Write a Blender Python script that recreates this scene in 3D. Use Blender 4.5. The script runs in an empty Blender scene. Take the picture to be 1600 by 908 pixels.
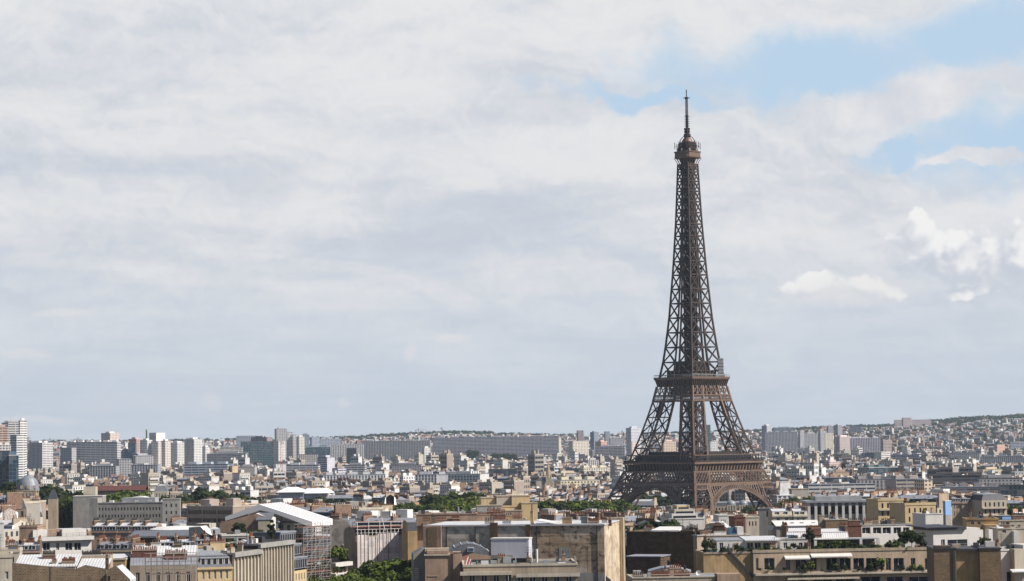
import bpy, math, random
import numpy as np
from mathutils import Vector, Matrix
R = math.radians
random.seed(11)
sc = bpy.context.scene
C = sc.collection

# ---------------------------------------------------------------- camera
F, CAMZ = 3706.0, 77.0
PITCH, ROLL = 3.55, 0.8
CR = Matrix.Rotation(R(90 + PITCH), 3, 'X') @ Matrix.Rotation(R(-ROLL), 3, 'Z')
cd = bpy.data.cameras.new('camera')
cd.sensor_width = 36.0
cd.lens = 36.0 * F / 1600.0
cd.clip_start, cd.clip_end = 5.0, 60000.0
cam = bpy.data.objects.new('camera', cd)
C.objects.link(cam)
cam.matrix_world = Matrix.Translation((0, 0, CAMZ)) @ CR.to_4x4()
sc.camera = cam

# ---------------------------------------------------------------- exposure, sun, sky
sc.view_settings.view_transform = 'Standard'
sc.view_settings.look = 'None'
sc.view_settings.gamma = 1.0
sc.view_settings.exposure = 0.5
SUN_EL, SUN_AZ = 44.0, -19.0            # azimuth counted from +X towards +Y
sdir = Vector((math.cos(R(SUN_EL)) * math.cos(R(SUN_AZ)), math.cos(R(SUN_EL)) * math.sin(R(SUN_AZ)), math.sin(R(SUN_EL))))
sl = bpy.data.lights.new('sun', 'SUN')
sl.energy, sl.angle, sl.color = 5.0, R(0.53), (1.0, 0.93, 0.84)
so = bpy.data.objects.new('sun', sl)
C.objects.link(so)
so.rotation_euler = (-sdir).to_track_quat('-Z', 'Y').to_euler()

world = bpy.data.worlds.new('World')
sc.world = world
world.use_nodes = True
nt = world.node_tree
nt.nodes.clear()
class NB:
    """small helper to write node trees as expressions"""
    def __init__(s, tree): s.t = tree
    def n(s, kind, **kw):
        nd = s.t.nodes.new(kind)
        for k, v in kw.items(): setattr(nd, k, v)
        return nd
    def put(s, sock, v):
        if isinstance(v, bpy.types.NodeSocket): s.t.links.new(v, sock)
        elif v is not None: sock.default_value = v
    def m(s, op, a, b=None, c=None, clamp=False):
        nd = s.n('ShaderNodeMath', operation=op, use_clamp=clamp)
        s.put(nd.inputs[0], a); s.put(nd.inputs[1], b); s.put(nd.inputs[2], c)
        return nd.outputs[0]
    def vm(s, op, a, b=None):
        nd = s.n('ShaderNodeVectorMath', operation=op)
        s.put(nd.inputs[0], a); s.put(nd.inputs[1], b)
        return nd.outputs[0]
    def step(s, x, lo, hi, a=0.0, b=1.0):
        nd = s.n('ShaderNodeMapRange', interpolation_type='SMOOTHSTEP')
        s.put(nd.inputs[0], x)
        for i, v in enumerate((lo, hi, a, b)): s.put(nd.inputs[i + 1], v)
        return nd.outputs[0]
    def noise(s, vec, scale, detail=5.0, rough=0.55, dist=0.0):
        nd = s.n('ShaderNodeTexNoise')
        s.put(nd.inputs['Vector'], vec)
        nd.inputs['Scale'].default_value = scale
        nd.inputs['Detail'].default_value = detail
        nd.inputs['Roughness'].default_value = rough
        nd.inputs['Distortion'].default_value = dist
        return nd.outputs['Fac'], nd.outputs['Color']
    def mix(s, f, a, b, mode='MIX'):
        nd = s.n('ShaderNodeMix', data_type='RGBA', blend_type=mode)
        s.put(nd.inputs[0], f)
        for i, v in ((6, a), (7, b)):
            if isinstance(v, tuple) and len(v) == 3: v = v + (1.0,)
            s.put(nd.inputs[i], v)
        return nd.outputs[2]
    def xyz(s, v):
        nd = s.n('ShaderNodeSeparateXYZ'); s.put(nd.inputs[0], v); return nd.outputs
    def vec(s, x, y, z=0.0):
        nd = s.n('ShaderNodeCombineXYZ')
        for i, v in enumerate((x, y, z)): s.put(nd.inputs[i], v)
        return nd.outputs[0]

SKY_STRENGTH = 0.05
def build_sky():
    b = NB(nt)
    sky = b.n('ShaderNodeTexSky', sky_type='NISHITA')
    sky.sun_disc = False
    sky.sun_elevation = R(SUN_EL)
    sky.sun_rotation = R(90 - SUN_AZ)
    sky.altitude, sky.air_density, sky.dust_density, sky.ozone_density = 100.0, 1.0, 1.0, 1.5
    d = b.n('ShaderNodeTexCoord').outputs['Generated']
    x, y, z = b.xyz(d)
    az = b.m('MULTIPLY', b.m('ARCTAN2', x, y), 10.0)      # tenths of a radian, 0 = due south
    el = b.m('MULTIPLY', b.m('ARCSINE', z), 10.0)
    ae = b.vec(az, el, 0.0)
    # cloud sheet on a flat layer above the city
    zz = b.m('ADD', b.m('MAXIMUM', z, 0.0), 0.045)
    sheet = b.vec(b.m('DIVIDE', x, zz), b.m('DIVIDE', y, zz), 0.0)
    n1, _ = b.noise(sheet, 0.75, 7.0, 0.56, 0.7)
    n2, _ = b.noise(b.vec(b.m('MULTIPLY', az, 0.7), b.m('MULTIPLY', el, 2.3), 3.1), 1.15, 8.0, 0.55, 0.9)
    n3, wob = b.noise(ae, 2.6, 7.0, 0.62)
    n4, wob2 = b.noise(ae, 1.3, 4.0, 0.5)
    w = b.vm('SUBTRACT', wob, (0.5, 0.5, 0.5))
    w2 = b.vm('SUBTRACT', wob2, (0.5, 0.5, 0.5))
    def warp(k, k2=0.0, base=ae):
        nd = b.n('ShaderNodeVectorMath', operation='SCALE'); b.put(nd.inputs[0], w); nd.inputs['Scale'].default_value = k
        v = b.vm('ADD', base, nd.outputs[0])
        if k2:
            nd = b.n('ShaderNodeVectorMath', operation='SCALE'); b.put(nd.inputs[0], w2); nd.inputs['Scale'].default_value = k2
            v = b.vm('ADD', v, nd.outputs[0])
        return v
    def aim(px, py):
        v = CR @ Vector(((px - 800) / F, -(py - 454) / F, -1.0)); v.normalize()
        return math.atan2(v.x, v.y) * 10, math.asin(v.z) * 10
    def blob(px, py, rx, ry, space, soft=1.0):
        a, e = aim(px, py)
        sx, sy, _ = b.xyz(space)
        dx = b.m('DIVIDE', b.m('SUBTRACT', sx, a), rx / F * 10)
        dy = b.m('DIVIDE', b.m('SUBTRACT', sy, e), ry / F * 10)
        r = b.m('SQRT', b.m('ADD', b.m('MULTIPLY', dx, dx), b.m('MULTIPLY', dy, dy)))
        return b.m('SUBTRACT', 1.0, r), dy
    # cloud brightness
    t = b.m('ADD', b.m('MULTIPLY', n1, 0.45), b.m('MULTIPLY', n2, 0.55))
    up = b.step(el, 0.05, 1.5)
    t = b.m('ADD', t, b.m('MULTIPLY', b.m('SUBTRACT', up, 0.5), 0.10))
    n6, _ = b.noise(warp(0.5, 0.6, b.vec(b.m('MULTIPLY', az, 0.8), b.m('MULTIPLY', el, 1.7), 1.7)), 3.2, 9.0, 0.60)
    t = b.m('ADD', t, b.m('MULTIPLY', b.m('SUBTRACT', n6, 0.5), 0.30))
    off = b.vm('ADD', warp(0.5, 0.6, b.vec(b.m('MULTIPLY', az, 0.8), b.m('MULTIPLY', el, 1.7), 1.7)), (0.03, 0.06, 0.0))
    n7, _ = b.noise(off, 3.2, 9.0, 0.60)
    t = b.m('ADD', t, b.m('MULTIPLY', b.m('SUBTRACT', n6, n7), 0.32))
    lit = b.step(t, 0.30, 0.68)
    k = 1.0 / SKY_STRENGTH / 2 ** sc.view_settings.exposure
    def kc(c): return tuple(v * k for v in c)
    cloud = b.mix(lit, kc((0.585, 0.63, 0.705)), kc((0.81, 0.81, 0.82)))
    low = b.step(el, 0.0, 0.95, 1.0, 0.0)
    cloud = b.mix(b.m('MULTIPLY', low, 0.75), cloud, kc((0.635, 0.70, 0.77)))
    # openings with blue sky
    sp = warp(0.42, 0.25)
    holes = None
    for px, py, rx, ry in ((1270, 96, 270, 56), (1530, 66, 200, 62), (1000, 146, 150, 15), (1585, 225, 160, 66), (1420, 243, 70, 18), (1300, 135, 110, 22)):
        h, _ = blob(px, py, rx, ry, sp)
        holes = h if holes is None else b.m('MAXIMUM', holes, h)
    hole = b.step(b.m('ADD', holes, b.m('MULTIPLY', b.m('SUBTRACT', n3, 0.5), 1.1)), -0.46, 0.62)
    # the cloud bank stands in the south; overhead and behind the sky is mostly open
    over = b.m('MAXIMUM', b.step(el, 2.1, 3.4), b.step(b.m('ABSOLUTE', az), 3.4, 6.0))
    rest = b.step(n1, 0.48, 0.62)
    hole = b.m('MAXIMUM', hole, b.m('MULTIPLY', over, b.m('SUBTRACT', 1.0, b.m('MULTIPLY', rest, 0.15))))
    blue = b.mix(b.m('SUBTRACT', 1.0, over), sky.outputs[0], kc((0.50, 0.655, 0.82)))
    col = b.mix(hole, cloud, blue)
    # soft bank in front of the opening, then heaped clouds low in the west
    sc2 = warp(0.30, 0.0)
    bank = None
    for px, py, rx, ry in ((1450, 150, 105, 48), (1380, 175, 90, 40), (1590, 130, 80, 22), (1520, 250, 100, 15)):
        h, _ = blob(px, py, rx, ry, sc2)
        bank = h if bank is None else b.m('MAXIMUM', bank, h)
    bank = b.step(bank, 0.0, 0.45)
    col = b.mix(bank, col, b.mix(b.step(n3, 0.35, 0.68), kc((0.66, 0.685, 0.745)), kc((0.82, 0.82, 0.835))))
    heaps = ((1500, 405, 100, 40), (1592, 405, 90, 60), (1432, 350, 25, 30), (1420, 392, 44, 36), (1465, 384, 46, 26), (1500, 372, 30, 22), (1545, 386, 40, 26), (1345, 450, 75, 26), (1270, 446, 55, 20), (1395, 464, 45, 16), (1520, 458, 45, 14))
    def lumps(space, scale):
        v = b.n('ShaderNodeTexVoronoi', feature='F1'); b.put(v.inputs['Vector'], space); v.inputs['Scale'].default_value = scale
        return b.m('SUBTRACT', 0.40, v.outputs['Distance'])
    def field(space):
        h = None
        for px, py, rx, ry in heaps:
            q, dy = blob(px, py, rx, ry, space)
            h = q if h is None else b.m('SMOOTH_MAX', h, q, 0.12)
        h = b.m('ADD', h, b.m('MULTIPLY', lumps(space, 5.0), 0.75))
        h = b.m('ADD', h, b.m('MULTIPLY', lumps(space, 11.0), 0.80))
        h = b.m('ADD', h, b.m('MULTIPLY', lumps(space, 27.0), 0.40))
        nn, _ = b.noise(space, 16.0, 5.0, 0.6)
        return b.m('ADD', b.m('ADD', h, 0.16), b.m('MULTIPLY', b.m('SUBTRACT', nn, 0.5), 0.45))
    s0 = warp(0.16)
    f0 = field(s0)
    f1 = field(b.vm('ADD', s0, (0.035, 0.055, 0.0)))
    heap = b.step(f0, -0.04, 0.30)
    tops = b.step(b.m('SUBTRACT', f0, f1), -0.55, 0.85)
    col = b.mix(b.m('MULTIPLY', heap, b.m('ADD', 0.6, b.m('MULTIPLY', tops, 0.38))), col, b.mix(tops, kc((0.56, 0.60, 0.68)), kc((0.93, 0.92, 0.905))))
    puff = None
    for px, py, rx, ry in ((330, 626, 20, 20), (643, 553, 14, 20), (40, 553, 55, 11), (704, 531, 40, 12), (540, 630, 14, 11), (100, 488, 60, 9), (735, 288, 22, 14), (60, 655, 90, 7), (1330, 455, 130, 36)):
        h, _ = blob(px, py, rx, ry, warp(0.10))
        puff = h if puff is None else b.m('MAXIMUM', puff, h)
    col = b.mix(b.m('MULTIPLY', b.step(puff, 0.0, 0.6), 0.5), col, kc((0.83, 0.81, 0.80)))
    bg = b.n('ShaderNodeBackground')
    b.put(bg.inputs[0], col)
    bg.inputs[1].default_value = SKY_STRENGTH
    out = b.n('ShaderNodeOutputWorld')
    nt.links.new(bg.outputs[0], out.inputs[0])
build_sky()

# ---------------------------------------------------------------- pixels and points of the place
def ray(px, py):
    d = CR @ Vector(((px - 800) / F, -(py - 454) / F, -1.0))
    return d / d.y
def P(px, py, Y):
    d = ray(px, py)
    return Vector((d.x * Y, Y, CAMZ + d.z * Y))
CRI = CR.inverted()
def proj(x, y, z):
    d = CRI @ Vector((x, y, z - CAMZ))
    return 800 + F * d.x / -d.z, 454 - F * d.y / -d.z
def sstep(x, a, b):
    t = min(1, max(0, (x - a) / (b - a)))
    return t * t * (3 - 2 * t)
def lerp(x, tab):
    if x <= tab[0][0]: return tab[0][1]
    for (a, va), (b, vb) in zip(tab, tab[1:]):
        if x <= b: return va + (vb - va) * (x - a) / (b - a)
    return tab[-1][1]
CREST = [(-900, 3), (0, 1), (200, 0), (400, 0), (560, 1), (640, 4), (700, 6), (760, 4), (880, 0), (1000, 1), (1180, 3), (1300, 6), (1400, 8), (1450, 12), (1500, 15), (1600, 18), (2600, 22)]
def ground_z(x, y):
    z = lerp(y, [(300, 23), (450, 23), (700, 25), (900, 28), (1120, 27.5), (1260, 21), (1420, 8), (1560, 1), (1700, 0), (4300, 0)])
    if y > 4300:
        a = 800 + F * math.atan2(x, y)
        z += sstep(y, 4300, 8300) * (77 + lerp(a, CREST) * 2.25)
        z -= sstep(y, 8600, 12500) * 60
    return z

# ---------------------------------------------------------------- materials
MATS = {}
def mat(name, col, rough=0.8, var=0.0, vscale=0.4, spec=0.3, tint=None, attr=None, metal=0.0, streak=0.0, extra=None, bump=0.0):
    m = bpy.data.materials.new(name)
    m.use_nodes = True
    b = NB(m.node_tree)
    p = m.node_tree.nodes['Principled BSDF']
    c = col + (1.0,)
    oc = b.n('ShaderNodeTexCoord').outputs['Object']
    if tint: c = b.mix(1.0, c, b.n('ShaderNodeObjectInfo').outputs['Color'], 'MULTIPLY')
    if attr:
        at = b.n('ShaderNodeAttribute', attribute_name='Col')
        c = b.mix(1.0, c, at.outputs['Color'], 'MULTIPLY')
    if var:
        f, _ = b.noise(oc, vscale, 6.0, 0.6)
        g = b.step(f, 0.3, 0.7, 1 - var, 1 + var)
        c = b.mix(1.0, c, b.vec(g, g, g), 'MULTIPLY')
    if streak:
        ox, oy, oz = b.xyz(oc)
        f, _ = b.noise(b.vec(b.m('MULTIPLY', ox, 1.3), b.m('MULTIPLY', oy, 1.3), b.m('MULTIPLY', oz, 0.10)), 1.0, 5.0, 0.65)
        g = b.step(f, 0.40, 0.75, 1.0, 1 - streak)
        c = b.mix(1.0, c, b.vec(g, g, g), 'MULTIPLY')
    if extra: c = extra(b, c, oc)
    b.put(p.inputs['Base Color'], c)
    p.inputs['Roughness'].default_value = rough
    p.inputs['Specular IOR Level'].default_value = spec
    p.inputs['Metallic'].default_value = metal
    if bump:
        f, _ = b.noise(oc, 2.5, 5.0, 0.6)
        bn = b.n('ShaderNodeBump'); bn.inputs['Strength'].default_value = bump; bn.inputs['Distance'].default_value = 0.15
        b.put(bn.inputs['Height'], f); b.put(p.inputs['Normal'], bn.outputs[0])
    MATS[name] = m
    return m
def uvxy(b):
    u = b.n('ShaderNodeUVMap', uv_map='UV').outputs[0]
    return b.xyz(u)
def win_pattern(su, sv, u0, u1, v0, v1, dark=(0.035, 0.04, 0.05), lo=0.0):
    def f(b, c, oc):
        x, y, _ = uvxy(b)
        fx = b.m('FRACT', b.m('DIVIDE', x, su)); fy = b.m('FRACT', b.m('DIVIDE', y, sv))
        k = b.m('MULTIPLY', b.m('MULTIPLY', b.m('GREATER_THAN', fx, u0), b.m('LESS_THAN', fx, u1)), b.m('MULTIPLY', b.m('GREATER_THAN', fy, v0), b.m('LESS_THAN', fy, v1)))
        wn = b.n('ShaderNodeTexWhiteNoise', noise_dimensions='2D')
        b.put(wn.inputs['Vector'], b.vec(b.m('FLOOR', b.m('DIVIDE', x, su)), b.m('FLOOR', b.m('DIVIDE', y, sv))))
        dk = b.mix(b.step(wn.outputs[0], 0.5, 1.0, 0.0, 0.45), dark, (0.25, 0.25, 0.24))
        return b.mix(k, c, dk)
    return f
def seams(step=0.7, w=0.14, k=0.62):
    def f(b, c, oc):
        x, y, _ = uvxy(b)
        fx = b.m('FRACT', b.m('DIVIDE', x, step))
        return b.mix(b.m('LESS_THAN', fx, w), c, b.mix(1.0, c, (k, k, k), 'MULTIPLY'))
    return f
def bricks(w=0.5, h=0.22, mortar=(0.40, 0.36, 0.31), spots=0.0):
    def f(b, c, oc):
        u = b.n('ShaderNodeUVMap', uv_map='UV').outputs[0]
        br = b.n('ShaderNodeTexBrick')
        b.put(br.inputs['Vector'], u)
        br.inputs['Scale'].default_value = 1.0
        br.inputs['Brick Width'].default_value = w
        br.inputs['Row Height'].default_value = h
        br.inputs['Mortar Size'].default_value = 0.03
        b.put(br.inputs['Color1'], c)
        b.put(br.inputs['Color2'], b.mix(1.0, c, (0.62, 0.62, 0.64), 'MULTIPLY'))
        br.inputs['Mortar'].default_value = mortar + (1,)
        c2 = br.outputs[0]
        if spots:
            f1, _ = b.noise(oc, 1.6, 3.0, 0.5)
            c2 = b.mix(b.step(f1, 0.62, 0.68, 0.0, spots), c2, (0.05, 0.045, 0.04))
        return c2
    return f
def patchy(cols, scale=0.16):
    """old render with large repaired patches, cracks and grime"""
    def f(b, c, oc):
        x, y, _ = uvxy(b)
        u = b.vec(x, y, 0)
        f1, _ = b.noise(u, scale, 3.0, 0.5)
        f2, _ = b.noise(u, 0.9, 8.0, 0.68)
        f3, _ = b.noise(b.vec(b.m('MULTIPLY', x, 1.0), b.m('MULTIPLY', y, 0.12), 2.0), 0.8, 6.0, 0.6)
        vor = b.n('ShaderNodeTexVoronoi', feature='F1', distance='CHEBYCHEV'); b.put(vor.inputs['Vector'], b.vec(x, b.m('MULTIPLY', y, 1.3), 0)); vor.inputs['Scale'].default_value = 0.14
        vx = b.xyz(vor.outputs['Color'])[0]
        c = b.mix(b.step(vx, 0.35, 0.42), cols[0], cols[1])
        c = b.mix(b.step(vx, 0.78, 0.80), c, cols[2])
        f4, _ = b.noise(b.vec(b.m('MULTIPLY', x, .7), y, 5.0), 0.42, 9.0, 0.74)
        c = b.mix(b.step(f2, 0.42, 0.72, 0.0, 0.45), c, cols[3])
        c = b.mix(b.step(f4, 0.51, 0.575, 0.0, 0.8), c, cols[3])
        c = b.mix(b.step(f3, 0.54, 0.74, 0.0, 0.6), c, cols[3])
        g = b.step(f1, 0.3, 0.7, 0.8, 1.15)
        return b.mix(1.0, c, b.vec(g, g, g), 'MULTIPLY')
    return f

mat('limestone', (0.361, 0.292, 0.219), 0.85, 0.14, 0.25, streak=0.28)
mat('limestone_pale', (0.447, 0.396, 0.323), 0.85, 0.12, 0.25, streak=0.22)
mat('peach_render', (0.447, 0.344, 0.249), 0.88, 0.14, 0.3, streak=0.3)
mat('pink_render', (0.318, 0.224, 0.168), 0.9, 0.2, 0.25, streak=0.35)
mat('ochre_render', (0.396, 0.275, 0.146), 0.9, 0.2, 0.3, streak=0.35)
mat('yellow_render', (0.516, 0.396, 0.232), 0.9, 0.1, 0.3, streak=0.15)
mat('white_paint', (0.568, 0.550, 0.525), 0.6, 0.05, 0.4, streak=0.12)
mat('shaded_white', (0.533, 0.525, 0.585), 0.6, 0.05, 0.4, streak=0.08)  # white with the lavender of its shaded sides put into the colour
mat('concrete', (0.292, 0.280, 0.262), 0.9, 0.15, 0.3, streak=0.25)
mat('dark_metal', (0.045, 0.045, 0.05), 0.5, 0.1)
mat('grey_metal', (0.30, 0.31, 0.32), 0.5, 0.15)
mat('steel_pole', (0.32, 0.305, 0.29), 0.45, 0.1)
mat('white_metal', (0.64, 0.63, 0.62), 0.5, 0.05)
mat('red_plank', (0.20, 0.085, 0.06), 0.7, 0.3, 1.0)
mat('dark_glass', (0.018, 0.022, 0.028), 0.12, spec=0.5)
mat('blue_glass', (0.03, 0.07, 0.11), 0.12, spec=0.6)
mat('teal_glass', (0.10, 0.24, 0.27), 0.15, spec=0.6)
mat('sky_panel', (0.22, 0.36, 0.62), 0.35, 0.05, spec=0.5)
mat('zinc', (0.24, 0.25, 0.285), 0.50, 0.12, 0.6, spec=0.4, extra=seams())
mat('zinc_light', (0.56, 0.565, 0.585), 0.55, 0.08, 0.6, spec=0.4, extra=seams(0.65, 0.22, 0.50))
mat('slate', (0.036, 0.04, 0.052), 0.55, 0.25, 0.9, spec=0.4)
mat('slate_grey', (0.12, 0.13, 0.15), 0.6, 0.2, 0.9, spec=0.4)
mat('clay_pot', (0.15, 0.065, 0.042), 0.85, 0.35, 3.0)
mat('dark_pot', (0.05, 0.045, 0.04), 0.9, 0.3, 3.0)
mat('chimney_brick', (0.17, 0.11, 0.08), 0.9, 0.3, 1.2)
mat('red_brick', (0.14, 0.065, 0.05), 0.9, 0.3, 1.0)
mat('brown_brick', (0.202, 0.133, 0.073), 0.95, 0.2, 0.5, extra=bricks(0.62, 0.30, (0.26, 0.20, 0.13), 0.5))
mat('party_brick', (0.232, 0.163, 0.103), 0.95, 0.3, 0.4, streak=0.4, extra=bricks(0.7, 0.35, (0.33, 0.27, 0.20), 0.6))
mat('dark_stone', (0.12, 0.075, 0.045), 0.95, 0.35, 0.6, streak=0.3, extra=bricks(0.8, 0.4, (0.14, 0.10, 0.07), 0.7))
mat('grey_patch', (1, 1, 1), 0.95, extra=patchy(((0.40, 0.35, 0.305), (0.47, 0.42, 0.37), (0.54, 0.48, 0.42), (0.23, 0.195, 0.165))))
mat('brown_patch', (1, 1, 1), 0.95, extra=patchy(((0.42, 0.30, 0.20), (0.50, 0.37, 0.255), (0.56, 0.46, 0.37), (0.10, 0.072, 0.052))))
mat('sunlit_patch', (1, 1, 1), 0.95, extra=patchy(((0.54, 0.45, 0.335), (0.49, 0.40, 0.295), (0.57, 0.49, 0.38), (0.30, 0.225, 0.155))))  # paler patched render, sunlight on the end wall put into its colour
mat('tent_fabric', (0.74, 0.74, 0.76), 0.5, 0.03, 0.3)
mat('net_fabric', (0.70, 0.62, 0.59), 0.8, 0.12, 0.5, streak=0.2, extra=bricks(2.2, 2.0, (0.80, 0.76, 0.74)))
mat('bark', (0.06, 0.045, 0.03), 0.95, 0.3, 1.0)
mat('flower_red', (0.10, 0.042, 0.037), 0.8, 0.4, 2.0)
mat('asphalt', (0.055, 0.055, 0.058), 0.9, 0.25, 0.05)
mat('paving', (0.115, 0.11, 0.105), 0.9, 0.25, 0.05)
mat('iron_paint_shaded', (0.045, 0.031, 0.026), 0.55, 0.12, 0.2, spec=0.35)  # darker copy of the iron paint, carries the shade on braces and shaft
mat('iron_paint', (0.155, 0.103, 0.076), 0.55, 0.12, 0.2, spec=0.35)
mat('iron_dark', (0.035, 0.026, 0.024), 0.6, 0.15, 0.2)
mat('copper_dome', (0.17, 0.105, 0.072), 0.45, 0.15, 0.4)
mat('lead_dome', (0.20, 0.215, 0.245), 0.38, 0.15, 0.5, spec=0.5)
mat('crane_red', (0.42, 0.07, 0.06), 0.6)
mat('wall_tint', (1, 1, 1), 0.88, 0.10, 0.3, tint=True, streak=0.18)
mat('wall_grid', (1, 1, 1), 0.85, 0.06, 0.1, tint=True, extra=win_pattern(3.4, 3.0, 0.26, 0.74, 0.22, 0.72))
mat('wall_band', (1, 1, 1), 0.8, 0.06, 0.1, tint=True, extra=win_pattern(9.0, 3.0, 0.04, 0.97, 0.35, 0.80, (0.05, 0.055, 0.07)))
mat('wall_rib', (1, 1, 1), 0.8, 0.06, 0.1, tint=True, extra=win_pattern(3.4, 3.0, 0.30, 0.85, 0.06, 0.94, (0.06, 0.065, 0.08)))
mat('glass_grid', (1, 1, 1), 0.2, 0.05, 0.1, spec=0.6, tint=True, extra=win_pattern(3.0, 3.4, 0.08, 0.97, 0.1, 0.97, (0.02, 0.04, 0.06)))
mat('far_wall', (1, 1, 1), 0.88, attr=True, extra=win_pattern(3.2, 3.1, 0.28, 0.72, 0.2, 0.72))
mat('far_plain', (1, 1, 1), 0.88, attr=True)
mat('roof_tint', (1, 1, 1), 0.55, 0.18, 0.5, tint=True)
def leafmat(name, c1, c2):
    m = bpy.data.materials.new(name); m.use_nodes = True
    b = NB(m.node_tree); p = m.node_tree.nodes['Principled BSDF']
    at = b.n('ShaderNodeAttribute', attribute_name='Col')
    b.put(p.inputs['Base Color'], b.mix(at.outputs['Fac'], c1, c2))
    p.inputs['Roughness'].default_value = 0.7
    p.inputs['Specular IOR Level'].default_value = 0.15
    tr = b.n('ShaderNodeBsdfTranslucent'); b.put(tr.inputs[0], b.mix(at.outputs['Fac'], tuple(v * 1.1 for v in c1), tuple(v * 1.2 for v in c2)))
    mx = b.n('ShaderNodeMixShader'); mx.inputs[0].default_value = 0.25
    o = m.node_tree.nodes['Material Output']
    m.node_tree.links.new(p.outputs[0], mx.inputs[1]); m.node_tree.links.new(tr.outputs[0], mx.inputs[2]); m.node_tree.links.new(mx.outputs[0], o.inputs[0])
    MATS[name] = m
leafmat('leaf_bright', (0.04, 0.062, 0.012), (0.12, 0.16, 0.03))
leafmat('leaf_mid', (0.024, 0.040, 0.010), (0.066, 0.092, 0.021))
leafmat('leaf_dark', (0.016, 0.026, 0.011), (0.042, 0.06, 0.02))
leafmat('leaf_dry', (0.06, 0.055, 0.02), (0.13, 0.11, 0.045))

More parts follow.
